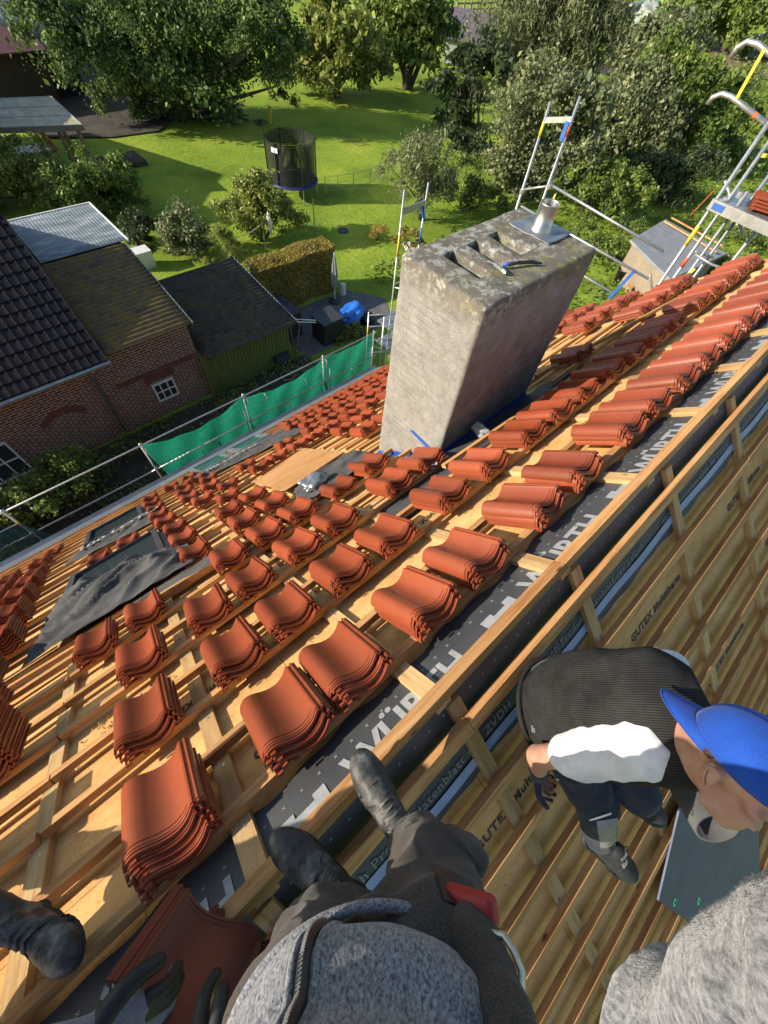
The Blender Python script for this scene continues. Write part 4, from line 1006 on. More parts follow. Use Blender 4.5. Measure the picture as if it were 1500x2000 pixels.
coupler((8.12, 4.87, -1.45), sC); coupler((8.12, 4.37, -1.20), sC)
# D: ridge tower with deck
sD = scaff('tall ridge scaffold tower with yellow struts, curved guard arms and deck at the right edge')
for (X, y, z0, z1, mk) in ((8.05, 1.80, -9.8, 0.32, ((.862, .888, 'yellow'),)), (8.35, 1.72, -9.8, 0.20, ((.835, .850, 'orange'),)), (8.25, 1.55, -9.8, -.35, ()), (8.55, 1.50, -9.8, -0.2, ()), (8.75, 1.20, -9.8, 0.6, ()), (8.15, .35, -9.8, 1.2, ())):
    pole((X, y, z0), (X, y, z1), sD, name='post', marks=mk, r=.027)
for (c, pts) in ((0, [(8.1, 1.78, .28), (8.1, 2.38, .40), (8.1, 2.50, .40), (8.1, 2.58, .35), (8.1, 2.60, .28)]), (1, [(8.1, 1.85, 0.70), (8.1, 2.42, .83), (8.1, 2.55, .83), (8.1, 2.62, .77), (8.1, 2.64, .68)])):
    b = MB(); b.tube(pts, .030, 12); b.build('guard_arm', M['steel'], sD, smooth=True)
b = MB(); b.tube([(8.1, 1.98, .318), (8.1, 2.02, .326)], .033, 12); b.build('painted_band', M['orange'], sD)
b = MB(); b.bar((8.08, 2.30, .40), (8.08, 2.32, .82), .035, .02, up=(1, 0, 0)); b.build('yellow_strap', M['yellow'], sD)
pole((8.1, -.4, -.2), (8.1, 1.85, .70), sD, name='guard_rail'); pole((8.1, 1.78, .28), (8.1, -.6, -.15), sD, name='guard_rail')
b = MB(); b.box((8.0, -0.6, -0.56), (8.85, 1.80, -0.515)); b.box((7.97, -0.6, -0.60), (8.0, 1.83, -0.47)); b.build('deck_board', M['steel'], sD)
b = MB(); b.box((7.965, 1.62, -.575), (7.975, 1.78, -.50)); b.build('deck_mark', M['blue'], sD)
pole((8.2, 1.65, -1.15), (8.6, 1.45, -1.25), sD, name='cross_bar', r=.02)
b = MB(); b.tube([(8.2, 1.62, -1.18), (8.25, 1.35, -1.22), (8.3, 1.2, -1.22), (8.35, 1.05, -1.12), (8.4, .6, -.85)], .02, 10); b.build('bent_tube', M['steel'], sD, smooth=True)
b = MB(); b.bar((8.15, 1.50, -1.32), (8.15, 1.62, -1.75), .04, .02, up=(1, 0, 0)); b.build('yellow_strap', M['yellow'], sD)
b = MB(); b.bar((8.5, 1.75, -.05), (8.5, 1.2, .05), .04, .02, up=(1, 0, 0)); b.build('yellow_strap', M['yellow'], sD)
pole((8.0, 2.0, -1.6), (8.6, 1.6, -2.4), sD, name='diagonal', r=.02); pole((8.3, 1.9, -.35), (8.7, 1.3, -.9), sD, name='diagonal', r=.02)
for z in (-1.2, -1.75, -.42): coupler((8.3, 1.62, z), sD)
TS = Vector(atz(1462, 405, -0.51))
for j in range(4):
    o = bpy.data.objects.new('clay_tile', TILE); COL.objects.link(o)
    o.matrix_world = Matrix.Translation(TS + Vector((.01 * j, .008 * j, 0.0345 * j))) @ Matrix.Rotation(math.pi * 1.10, 4, 'Z')
    props(o, ['bottom red tile', 'second red tile from the bottom', 'third red tile from the bottom', 'top red tile'][j] + ' of the stack on the scaffold deck', 'roof tile', 'clay roof tiles stacked on the battens')

# ------------------------------------------------------------------ neighbours
M['felt'] = simple('grey_roofing_felt', [(0.3, (0.20, 0.215, 0.235)), (0.7, (0.28, 0.295, 0.32))], 2, 0.7, 0.2, fine=(40, 0.3))
def corr_sheet(name, a, b, c, d, pitch_, amp, m, parent, nu=None, sub=6, th=0.01, thick_edge=0.0):
    """corrugated sheet: a->b along the ridge direction (waves run a->d)"""
    a, b, c, d = map(Vector, (a, b, c, d)); L_ = (b - a).length; n_ = int(L_ / pitch_) * sub
    nrm = (b - a).cross(d - a).normalized()
    if nrm.z < 0: nrm = -nrm
    def f(u, v):
        p = a.lerp(b, u).lerp(d.lerp(c, u), v); return p + nrm * (amp * math.sin(u * n_ / sub * 2 * math.pi))
    return link(name, grid_mesh(f, n_, 8, name, thick=th), M[m], parent, smooth=True)
def prism_walls(mb, x0, x1, y0, y1, z0, zf, zb):
    """walls of a lean-to: front (y0) height zf, back (y1) height zb"""
    v = [(x0, y0, z0), (x1, y0, z0), (x1, y1, z0), (x0, y1, z0), (x0, y0, zf), (x1, y0, zf), (x1, y1, zb), (x0, y1, zb)]
    mb.add(v, [(0, 1, 5, 4), (1, 2, 6, 5), (2, 3, 7, 6), (3, 0, 4, 7), (4, 5, 6, 7)])
# main neighbour house with dark pantiles
nb = empty('neighbour_house', (-4, 15, GZ), 'brick house with dark anthracite tiled roof at the left edge', 'house')
XV = 1.12; PN = R_(25.5); ye, ze = 12.15, -6.66; yr = 16.65; zr = ze + (yr - ye) * math.tan(PN)
wm = MB(); wm.add([(-12, 12.7, GZ), (.95, 12.7, GZ), (.95, 20.6, GZ), (-12, 20.6, GZ), (-12, 12.7, -6.5), (.95, 12.7, -6.5), (.95, 20.6, -6.5), (-12, 20.6, -6.5), (.95, yr, zr - .15), (-12, yr, zr - .15)], [(0, 1, 5, 4), (1, 2, 6, 8, 5), (2, 3, 7, 6), (3, 0, 4, 9, 7), (4, 5, 8, 9), (6, 7, 9, 8)])
wm.build('wall', M['brick'], nb)
def pantile_roof():
    V = []; nx = 62 * 6; rows = int((yr - ye) / math.cos(PN) / 0.345) + 1
    vs, fs = [], []
    ct, st = math.cos(PN), math.sin(PN); L_ = (yr - ye) / ct
    for r in range(rows):
        s0, s1 = r * .345, min((r + 1) * .345 + .03, L_ + .05)
        for jj, (s, lift) in enumerate(((s0, .026), (s1, .0))):
            for i in range(nx + 1):
                x = XV - 14 * i / nx; ph = (x / .225) % 1.0
                h = 0.016 * (math.cos(2 * math.pi * ph) ** 3 if math.cos(2 * math.pi * ph) > 0 else 0.3 * math.cos(2 * math.pi * ph))
                o_ = h + lift
                vs.append((x, ye + s * ct - o_ * st, ze + s * st + o_ * ct))
        base = r * 2 * (nx + 1)
        for i in range(nx): fs.append((base + i, base + nx + 1 + i, base + nx + 2 + i, base + i + 1))
        # little front edge
        e0 = len(vs)
        vs_e = [(vs[base + i][0], vs[base + i][1], vs[base + i][2] - .03) for i in range(nx + 1)]
        vs_extra.append((base, vs_e))
    return vs, fs
vs_extra = []
vs, fs = pantile_roof(); nx = 62 * 6
for base, ve in vs_extra:
    e0 = len(vs); vs += ve
    for i in range(nx): fs.append((e0 + i, base + i, base + i + 1, e0 + i + 1))
me = bpy.data.meshes.new('roof'); me.from_pydata(vs, [], fs); me.update(); rf = link('roof', me, M['dark_tile'], nb, smooth=False)
bk = MB(); bk.add([(XV, yr, zr), (-13, yr, zr), (-13, 21.15, ze), (XV, 21.15, ze)], [(0, 1, 2, 3)]); bk.build('rear_roof', M['dark_tile'], nb)
b = MB(); b.tube([(XV, yr, zr + .03), (-13, yr, zr + .03)], .11, 10); b.build('ridge_tiles', M['dark_tile'], nb, smooth=True)
b = MB(); b.box((-12.5, ye + .1, ze - .16), (XV, ye + .5, ze - .06)); b.bar((XV - .02, ye, ze - .06), (XV - .02, yr, zr - .06), .04, .16, up=(0, 0, 1)); b.build('fascia', M['black'], nb)
b = MB(); b.tube([(-12.5, ye - .06, ze - .07), (XV + .03, ye - .06, ze - .05)], .055, 10); b.build('gutter', M['lead'], nb, smooth=True)
b = MB(); b.tube([(.62, ye - .04, ze - .1), (.62, ye + .12, ze - .35), (.55, 12.62, ze - .7), (.48, 12.62, GZ + .1)], .045, 10); b.build('downpipe', M['lead'], nb, smooth=True)
def window(parent, x0, x1, z0, z1, y, cols=2, rows=2, arch=True):
    fr = MB(); t = .05
    for (a, c_) in (((x0, z0), (x1, z0 + t)), ((x0, z1 - t), (x1, z1)), ((x0, z0 + t), (x0 + t, z1 - t)), ((x1 - t, z0 + t), (x1, z1 - t))): fr.box((a[0], y - .05, a[1]), (c_[0], y + .02, c_[1]))
    for i in range(1, cols): x = x0 + (x1 - x0) * i / cols; fr.box((x - .018, y - .045, z0 + t), (x + .018, y + .01, z1 - t))
    for i in range(1, rows): z = z0 + (z1 - z0) * i / rows; fr.box((x0 + t, y - .043, z - .018), (x1 - t, y + .009, z + .018))
    o = fr.build('window', M['white'], parent)
    g_ = MB(); g_.box((x0 + t, y - .012, z0 + t), (x1 - t, y - .006, z1 - t)); g_.build('pane', M['glass'], o)
    if arch:
        a_ = MB(); n_ = 11; cx = (x0 + x1) / 2; w2 = (x1 - x0) / 2 + .12
        for i in range(n_):
            t0 = -1 + 2 * i / n_; t1 = -1 + 2 * (i + .86) / n_
            hz = lambda t_: z1 + .04 + .10 * (1 - t_ * t_)
            a_.add([(cx + w2 * t0, y - .02, hz(t0)), (cx + w2 * t1, y - .02, hz(t1)), (cx + w2 * t1 * 1.08, y - .02, hz(t1) + .23), (cx + w2 * t0 * 1.08, y - .02, hz(t0) + .23),
                    (cx + w2 * t0, y + .03, hz(t0)), (cx + w2 * t1, y + .03, hz(t1)), (cx + w2 * t1 * 1.08, y + .03, hz(t1) + .23), (cx + w2 * t0 * 1.08, y + .03, hz(t0) + .23)], [(0, 1, 2, 3), (0, 4, 5, 1), (1, 5, 6, 2), (2, 6, 7, 3), (3, 7, 4, 0)])
        a_.build('arch', M['arch_brick'], o)
M['arch_brick'] = simple('brick_arch_stones', [(0.3, (0.13, 0.045, 0.035)), (0.7, (0.22, 0.075, 0.055))], 9, 0.9, 0.3)
window(nb, -3.6, -2.36, -9.5, -8.2, 12.66, 3, 2, False)
window(nb, -6.6, -5.4, -9.5, -8.2, 12.66, 3, 2, True)
# blind arch of bricks in the wall
a_ = MB()
for i in range(13):
    t0 = R_(35 + 110 * i / 13); t1 = R_(35 + 110 * (i + .85) / 13); c_ = (-0.75, -8.75)
    P_ = lambda r, t: (c_[0] + r * math.cos(t), c_[1] + r * math.sin(t))
    q = [P_(.62, t0), P_(.62, t1), P_(.84, t1), P_(.84, t0)]
    a_.add([(x, 12.682, z) for x, z in q] + [(x, 12.71, z) for x, z in q], [(0, 1, 2, 3), (0, 4, 5, 1), (1, 5, 6, 2), (2, 6, 7, 3), (3, 7, 4, 0)])
a_.build('blind_arch', M['arch_brick'], nb)
# brick outbuilding with mossy corrugated roof
ob = empty('outbuilding', (2.4, 14.5, GZ), 'brick outbuilding with mossy corrugated roof and small arched window', 'outbuilding')
b = MB(); prism_walls(b, .95, 3.75, 12.7, 16.3, GZ, -6.75, -6.1); b.build('wall', M['brick'], ob)
b = MB(); b.box((1.0, 12.60, -7.99), (3.73, 12.71, -7.90)); b.box((1.0, 12.63, -8.05), (3.73, 12.71, -7.99)); b.build('ledge', M['arch_brick'], ob)
corr_sheet('roof', (1.0, 16.45, -6.02), (1.0, 12.36, -6.66), (3.84, 12.36, -6.66), (3.84, 16.45, -6.02), .177, .034, 'moss_roof', ob)
window(ob, 1.93, 2.66, -9.14, -8.42, 12.68, 3, 2, True)
b = MB(); b.bar((3.86, 12.36, -6.70), (3.86, 16.4, -6.06), .03, .12); b.build('verge_strip', M['lead'], ob)
# streaky corrugated lean-to behind it
wr = empty('lean_to', (2.7, 18, GZ), 'lean-to with pale streaky corrugated roof behind the dark tiled house', 'lean-to')
b = MB(); prism_walls(b, 1.2, 3.85, 16.5, 19.3, GZ, -6.15, -6.15); b.build('wall', M['green_board'], wr)
corr_sheet('roof', (1.3, 16.5, -5.98), (3.98, 16.5, -5.98), (3.98, 19.5, -6.0), (1.3, 19.5, -6.0), .10, .006, 'pv_roof', wr)
b = MB(); b.bar((4.0, 16.45, -5.99), (4.0, 19.55, -6.01), .05, .10); b.bar((1.3, 19.53, -6.01), (4.02, 19.53, -6.01), .05, .10); b.build('roof_edge', M['white'], wr)
# green wooden shed with mossy roof
gs = empty('shed', (5.8, 14.4, GZ), 'green boarded shed with dark mossy corrugated roof beside the hedge', 'shed')
b = MB(); prism_walls(b, 3.76, 7.35, 12.55, 16.2, GZ, -8.05, -7.5)
x = 3.76
while x < 7.30:
    b.box((x, 12.515, GZ), (x + .03, 12.552, -8.04)); x += .135
b.build('wall', M['green_board'], gs)
corr_sheet('roof', (3.86, 16.35, -7.40), (3.86, 12.25, -8.02), (7.66, 12.25, -8.06), (7.50, 16.35, -7.42), .177, .032, 'moss_roof2', gs)
b = MB(); b.bar((7.68, 12.25, -8.09), (7.52, 16.35, -7.45), .035, .09); b.build('verge_strip', M['lead'], gs)
for (p, q) in (((7.60, 12.5, -8.15), (8.55, 12.35, -8.45)), ((7.68, 12.6, -8.12), (8.6, 12.42, -8.42))):
    b = MB(); b.tube([p, q], .02, 8); b.build('roof_pole', M['white'], gs)
b = MB(); b.box((7.36, 12.9, GZ), (7.42, 13.7, -8.2)); b.bar((7.6, 12.6, GZ), (7.9, 12.5, -8.3), .05, .05); b.bar((7.75, 12.9, GZ), (7.65, 12.9, -8.4), .05, .05); b.build('door_boards', M['grey_wood'], gs)
# pergola with translucent roof
pg = empty('pergola', (5.7, 31.7, GZ), 'timber pergola with dirty translucent panel roof by the lawn', 'pergola')
PC = [Vector(atz(-60, 252, -7.05)), Vector(atz(160, 245, -7.05)), Vector(atz(100, 190, -6.85)), Vector(atz(-70, 197, -6.85))]
def pf(u, v): p = PC[0].lerp(PC[1], u).lerp(PC[3].lerp(PC[2], u), v); return p
link('roof_panels', grid_mesh(pf, 10, 6, 'p', thick=.02), M['plexi'], pg)
b = MB()
for i in range(8): b.bar(pf(i / 7, 0) + Vector((0, 0, .02)), pf(i / 7, 1) + Vector((0, 0, .02)), .07, .05)
for v in (0, .33, .66, 1): b.bar(pf(0, v) + Vector((0, 0, .035)), pf(1, v) + Vector((0, 0, .035)), .04, .03)
b.build('glazing_bars', M['canvas'], pg)
b = MB(); b.bar(pf(0, 0) - Vector((0, 0, .10)), pf(1, 0) - Vector((0, 0, .10)), .10, .18); b.bar(pf(1, 0) - Vector((0, 0, .10)), pf(1, 1) - Vector((0, 0, .10)), .10, .18); b.build('beam', M['grey_wood'], pg)
for u, v in ((.95, .04), (.55, .04), (.95, .9), (.2, .04), (.8, .3)):
    p = pf(u, v); b = MB(); b.box((p.x - .08, p.y - .08, GZ), (p.x + .08, p.y + .08, p.z - .12)); b.build('post', M['post'], pg)
pr_ = empty('parasol', tuple(atz(118, 305)), 'folded rusty red parasol leaning under the pergola roof', 'parasol')
p0 = Vector(atz(125, 318)); 
b = MB(); b.tube([p0, p0 + Vector((-.5, .5, 2.1))], .03, 8); b.build('pole', M['grey_wood'], pr_)
b = MB(); b.tube([p0 + Vector((-.12, .12, .5)), p0 + Vector((-.25, .25, 1.0)), p0 + Vector((-.38, .38, 1.5)), p0 + Vector((-.46, .46, 1.75)), p0 + Vector((-.5, .5, 2.0))], [.20, .16, .10, .16, .22], 9); b.build('canopy', M['rust'], pr_)
ft = empty('garden_table', tuple(atz(85, 330)), 'pale garden table under the pergola behind the bushes', 'table')
p = Vector(atz(80, 322)); b = MB(); b.box((p.x - .9, p.y - .5, GZ + .70), (p.x + .9, p.y + .5, GZ + .74)); b.build('table_top', M['white'], ft)
for sx_, sy_ in ((-.8, -.4), (.8, -.4), (.8, .4), (-.8, .4)): b = MB(); b.box((p.x + sx_ - .03, p.y + sy_ - .03, GZ), (p.x + sx_ + .03, p.y + sy_ + .03, GZ + .70)); b.build('leg', M['white'], ft)
# brown shed and glass roof at the far left, low dark house behind
def gable(name, label, cat, px, py, wd, dp, h, rise, ang, wm_, rm_, zoff=0):
    c_ = Vector(atz(px, py)); e = empty(name, c_, label, cat); Rz = Matrix.Translation(c_) @ Matrix.Rotation(ang, 4, 'Z')
    b = MB(); v = [(-wd / 2, -dp / 2, 0), (wd / 2, -dp / 2, 0), (wd / 2, dp / 2, 0), (-wd / 2, dp / 2, 0), (-wd / 2, -dp / 2, h), (wd / 2, -dp / 2, h), (wd / 2, dp / 2, h), (-wd / 2, dp / 2, h), (-wd / 2, 0, h + rise), (wd / 2, 0, h + rise)]
    b.add([Rz @ Vector(q) for q in v], [(0, 1, 5, 4), (1, 2, 6, 9, 5), (2, 3, 7, 6), (3, 0, 4, 8, 7)]); b.build('wall', M[wm_], e)
    o_ = .35; b = MB(); k_ = rise / (dp / 2)
    for s_ in (-1, 1):
        q = [(-wd / 2 - o_, s_ * (dp / 2 + o_), h - k_ * o_), (wd / 2 + o_, s_ * (dp / 2 + o_), h - k_ * o_), (wd / 2 + o_, 0, h + rise + .02), (-wd / 2 - o_, 0, h + rise + .02)]
        q2 = [(x_, y_, z_ + .08) for x_, y_, z_ in q]
        b.add([Rz @ Vector(t) for t in q + q2], [(0, 1, 2, 3), (7, 6, 5, 4), (0, 4, 5, 1), (1, 5, 6, 2), (2, 6, 7, 3), (3, 7, 4, 0)])
    b.build('roof', M[rm_], e); return e, Rz
M['brown_roof'] = simple('red_brown_sheet_roof', [(0.3, (0.10, 0.04, 0.035)), (0.7, (0.15, 0.065, 0.055))], 2, 0.6, 0.1)
M['brown_wall'] = simple('brown_stained_boards', [(0.3, (0.06, 0.038, 0.02)), (0.7, (0.11, 0.07, 0.04))], 3, 0.8, 0.3, sc=(8, 8, 1))
M['purple_roof'] = simple('violet_grey_roof_tiles', [(0.3, (0.08, 0.065, 0.095)), (0.7, (0.19, 0.16, 0.21))], 2.5, 0.6, 0.4, sc=(5, 5, 5))
gable('garden_shed', 'brown garden shed with low red brown roof behind the pergola', 'shed', 5, 195, 6.0, 4.5, 2.6, .5, 0.05, 'brown_wall', 'brown_roof')
e, Rz = gable('greenhouse', 'low building with pale glazed roof at the top left corner', 'greenhouse', -15, 125, 9, 8, 2.6, 1.2, 0.2, 'darkpanel', 'zinc')
b = MB()
for i in range(5): b.box((-3.6 + i * 1.6, -3.6, 0), (-3.55 + i * 1.6, -.3, .04), mat=Rz @ Matrix.Translation((0, 0, 2.72)) @ Matrix.Rotation(math.atan2(1.2, 4), 4, 'X'))
b.build('glazing_bars', M['white'], e)
gable('dark_barn', 'dark low barn behind the oak at the upper left', 'barn', 95, 165, 6, 5, 2.2, .8, -0.5, 'darkpanel', 'darkpanel')
# house beyond the left frame edge that throws its shadow over the lawn
def far_house():
    e = empty('far_neighbour_house', (-5, 35.3, GZ), 'large neighbour house beyond the pergola outside the left edge', 'house')
    b = MB(); x0, x1, y0, y1, h, yt, zt = -12, 1.9, 29.8, 41.4, -5.9, 35.3, -3.95
    b.add([(x0, y0, GZ), (x1, y0, GZ), (x1, y1, GZ), (x0, y1, GZ), (x0, y0, h), (x1, y0, h), (x1, y1, h), (x0, y1, h), (x0, yt, zt - .1), (x1, yt, zt - .1)], [(0, 1, 5, 4), (1, 2, 6, 9, 5), (2, 3, 7, 6), (3, 0, 4, 8, 7)]); b.build('wall', M['brick'], e)
    b = MB()
    for ya, za in ((y0 - .4, h - .12), (y1 + .4, h - .12)):
        q = [(x0 - .3, ya, za), (x1 + .2, ya, za), (x1 + .2, yt, zt), (x0 - .3, yt, zt)]; b.add(q + [(a_, b_, c_ + .1) for a_, b_, c_ in q], [(0, 1, 2, 3), (7, 6, 5, 4), (0, 4, 5, 1), (1, 5, 6, 2), (2, 6, 7, 3), (3, 7, 4, 0)])
    b.build('roof', M['dark_tile'], e)
far_house()
# small house with violet tiles between the far trees
e, Rz = gable('summer_house', 'small summer house with violet grey tiled roof between the far trees', 'summer house', 908, 122, 4.6, 3.6, 2.0, 1.5, 2.2, 'canvas', 'purple_roof')

# ------------------------------------------------------------------ garden things
def post(px, py, top, label, name='garden_pole', r=.03, m='steel', lean=0.0, cat='pole'):
    p = Vector(atz(px, py)); t, _ = over(px + lean, top, p.x, p.y); b = MB(); b.tube([p, (p.x + lean * 0, p.y, t[2])], r, 8)
    return b.build(name, M[m], None, label=label, cat=cat)
post(520, 490, 422, 'thin steel washing line post standing left of the round bush'); post(615, 458, 388, 'thin pole on the lawn right of the round bush'); post(440, 505, 478, 'short pale post behind the green shed')
post(400, 440, 420, 'short dark wooden stake on the lawn beside the bushes', m='bark', r=.05)
b = MB(); p, _ = over(520, 430, *atz(520, 490)[:2]); q = Vector(atz(440, 505)) + Vector((0, 0, .9)); p = Vector(p)
b.tube([p.lerp(q, i / 8) - Vector((0, 0, .25 * math.sin(math.pi * i / 8))) for i in range(9)], .012, 5); b.build('washing_line', M['rope'], None, label='washing line sagging between two thin posts', cat='washing line')
crumple('hung_cloth', Vector(over(526, 434, *atz(520, 490)[:2])[0]) + Vector((0, 0, 0)), (.10, .10, .38), 'white', 'small white cloth hanging on the washing line post', 'cloth', 21)
# trampoline
tc = (Vector(atz(545, 385)) + Vector(atz(632, 385))) / 2; tcx, tcy = 16.1, 24.6; tr_ = 1.38; zt0 = GZ + .85
M['pad_blue'] = simple('dark_blue_pad', [(0.3, (0.010, 0.020, 0.10)), (0.7, (0.018, 0.035, 0.16))], 8, 0.5, 0.05)
tp_ = empty('trampoline', (tcx, tcy, GZ), 'round trampoline with blue pad and tall black safety net', 'trampoline')
b = MB(); b.lathe((tcx, tcy, zt0), [(0, 0), (tr_ - .22, 0)], 40); b.build('jumping_mat', M['black'], tp_)
b = MB(); b.lathe((tcx, tcy, zt0), [(tr_ - .24, .015), (tr_ - .22, .045), (tr_ + .04, .05), (tr_ + .09, .02), (tr_ + .09, -.05)], 48); b.build('edge_pad', M['pad_blue'], tp_, smooth=True)
for i in range(6):
    t = R_(20 + 60 * i); p = Vector((tcx + tr_ * math.cos(t), tcy + tr_ * math.sin(t), 0))
    b = MB(); b.tube([(p.x, p.y, zt0), (p.x, p.y, GZ)], .03, 8); b.build('leg', M['steel'], tp_)
    b = MB(); b.tube([(p.x * 1.0, p.y, zt0), (p.x, p.y, zt0 + 1.95)], .035, 8); b.build('net_pole', M['black'], tp_)
V = []; F = []; rr = tr_ - .05
def ns(pts, wv):
    base = len(V)
    for p_ in pts: V.append(Vector(p_) + wv); V.append(Vector(p_) - wv)
    for i in range(len(pts) - 1): a = base + 2 * i; F.append((a, a + 1, a + 3, a + 2))
for i in range(110):
    t = 2 * math.pi * i / 110; zt_ = zt0 + 1.86 + .08 * abs(math.sin(3 * (t - R_(20)))) * -1
    ns([(tcx + rr * math.cos(t), tcy + rr * math.sin(t), zt0 + .05), (tcx + rr * math.cos(t), tcy + rr * math.sin(t), zt_)], Vector((-math.sin(t), math.cos(t), 0)) * .020)
for j in range(26):
    z = zt0 + .05 + 1.80 * j / 25; ns([(tcx + rr * math.cos(2 * math.pi * i / 48), tcy + rr * math.sin(2 * math.pi * i / 48), z) for i in range(49)], Vector((0, 0, .017)))
me = bpy.data.meshes.new('net'); me.from_pydata([tuple(v) for v in V], [], F); link('enclosure_net', me, M['black'], tp_)
b = MB(); b.add([(tcx - 1.40, tcy - .3, zt0 + 1.5), (tcx - 1.25, tcy - .65, zt0 + 1.5), (tcx - 1.25, tcy - .65, zt0 + 1.72), (tcx - 1.40, tcy - .3, zt0 + 1.72)], [(0, 1, 2, 3)]); b.build('badge', M['white'], tp_)
# fence of thin posts across the lawn
fe = empty('garden_fence', tuple(atz(690, 370)), 'low wire fence of thin grey posts crossing the lawn', 'fence')
prev = None
for px, py in [(636, 383), (660, 380), (690, 374), (722, 366), (745, 352)]:
    p = Vector(atz(px, py)); b = MB(); b.tube([p, p + Vector((0, 0, 1.0))], .025, 6); b.build('post', M['steel'], fe)
    if prev is not None:
        for h_ in (.25, .6, .95): b = MB(); b.tube([prev + Vector((0, 0, h_)), p + Vector((0, 0, h_))], .008, 4); b.build('wire', M['steel'], fe)
    prev = p
b = MB(); p = Vector(atz(670, 452)); b.lathe(p + Vector((0, 0, .01)), [(0, .02), (.24, .02), (.27, .05), (.30, .05), (.31, 0)], 20); b.build('garden_bowl', M['darkpanel'], None, label='small round dark basin sunk in the lawn', cat='basin')
# closed sun umbrella
um = empty('closed_umbrella', (11.06, 15.27, GZ), 'closed grey green sun umbrella on a pole beside the hedge', 'umbrella')
u0 = Vector((11.4, 14.75, GZ)); b = MB(); b.tube([u0, u0 + Vector((0, 0, 2.2))], .025, 10); b.build('pole', M['white'], um)
prof = []
b = MB(); nseg = 16; vs = []; fs = []
for j, (h_, r_) in enumerate(((.72, .13), (.9, .155), (1.3, .15), (1.7, .11), (2.0, .06), (2.2, .015))):
    for i in range(nseg): t = 2 * math.pi * i / nseg; k_ = r_ * (1 if i % 2 else .55); vs.append((u0.x + k_ * math.cos(t), u0.y + k_ * math.sin(t), u0.z + h_))
for j in range(5):
    for i in range(nseg): a = j * nseg + i; c_ = j * nseg + (i + 1) % nseg; fs.append((a, c_, c_ + nseg, a + nseg))
b.add(vs, fs); b.build('canopy', M['canvas'], um)
b = MB(); b.lathe(u0, [(0, .14), (.05, .14), (.30, .06), (.32, 0)], 16); b.build('foot', M['darkpanel'], um)
b = MB(); b.lathe((12.1, 15.0, GZ), [(0, .5), (.13, .5), (.14, .0)], 14); b.build('garden_drum', M['white'], None, label='small white drum at the corner of the hedge', cat='drum')
# covered box, tarp, dark crate
cb_ = empty('cushion_box', (9.4, 12.8, GZ), 'large black cushion box with grey lid on the terrace', 'box')
b = MB(); b.box((8.95, 12.35, GZ), (9.95, 13.25, GZ + 1.0)); b.build('body', M['black'], cb_, bevel=.03)
b = MB(); b.box((8.90, 12.30, GZ + 1.0), (10.0, 13.30, GZ + 1.07)); b.build('lid', M['darkpanel'], cb_, bevel=.02)
b = MB(); b.box((7.9, 13.6, GZ), (8.7, 15.0, GZ + 1.15)); b.build('covered_table', M['darkpanel'], None, bevel=.06, label='dark covered garden furniture between shed and hedge', cat='covered furniture')
crumple('tarpaulin', Vector((10.95, 13.0, GZ + .42)), (.62, .45, .38), 'tarp', 'bright blue crumpled tarpaulin heap beside the black box', 'tarpaulin', 33)
crumple('rubbish_sack', Vector((11.6, 12.6, GZ + .22)), (.3, .25, .25), 'black', 'black plastic sack beside the blue tarpaulin', 'sack', 35)
b = MB(); p = Vector(atz(552, 712)); b.box((p.x - .35, p.y - .25, GZ), (p.x + .3, p.y + .3, GZ + .55)); b.build('crate', M['darkpanel'], None, bevel=.02, label='dark crate standing before the green shed', cat='crate')
b = MB(); p = Vector(atz(562, 735)); b.tube([p + Vector((.28 * math.cos(2 * math.pi * i / 20), .28 * math.sin(2 * math.pi * i / 20), .05)) for i in range(21)], .03, 6, caps=False); b.build('hose_ring', M['grey_wood'], None, label='round wooden hoop on the ground near the green shed', cat='hoop')
# behind the outbuildings: white bench like frame
b = MB(); p = Vector(atz(285, 520)); b.box((p.x - .5, p.y - .35, GZ), (p.x + .4, p.y + .3, GZ + .75)); b.build('garden_bench', M['white'], None, label='white garden box behind the mossy brick outbuilding', cat='garden box')
# right side garden: felt roofed shed, laths, bucket, mortar pan, bags
fs_ = empty('felt_roof_shed', tuple(atz(1310, 500)), 'low shed with grey felt roof behind the ridge scaffold', 'shed')
q = [Vector(atz(x_, y_, -7.9)) for x_, y_ in ((1232, 468), (1300, 428), (1420, 495), (1310, 545))]
b = MB(); b.add([v for v in q] + [v - Vector((0, 0, .12)) for v in q], [(0, 1, 2, 3), (7, 6, 5, 4), (0, 4, 5, 1), (1, 5, 6, 2), (2, 6, 7, 3), (3, 7, 4, 0)]); b.build('roof', M['felt'], fs_)
cen = sum(q, Vector()) / 4; q2 = [cen + (v - cen) * .9 for v in q]
b = MB(); b.add([Vector((v.x, v.y, GZ)) for v in q2] + [v - Vector((0, 0, .12)) for v in q2], [(0, 1, 5, 4), (1, 2, 6, 5), (2, 3, 7, 6), (3, 0, 4, 7)]); b.build('wall', M['grey_wood'], fs_)
for i, (a, c_) in enumerate((((1298, 432), (1400, 492)), ((1312, 425), (1412, 480)))):
    b = MB(); b.bar(Vector(atz(*a, -7.75)), Vector(atz(*c_, -7.75)), .10, .06); b.build('loose_lath', M['batten'], None, label=['lower pale lath lying on the grey felt roof', 'upper pale lath projecting over the grey felt roof'][i], cat='lath', group='laths on the felt roof')
b = MB(); b.tube([Vector(atz(1335, 435)), Vector(over(1380, 380, *atz(1335, 435)[:2])[0]) + Vector((1.2, 0, 0))], .04, 6); b.build('leaning_pole', M['rust'], None, label='thin reddish pole leaning against the dark shrubs', cat='pole')
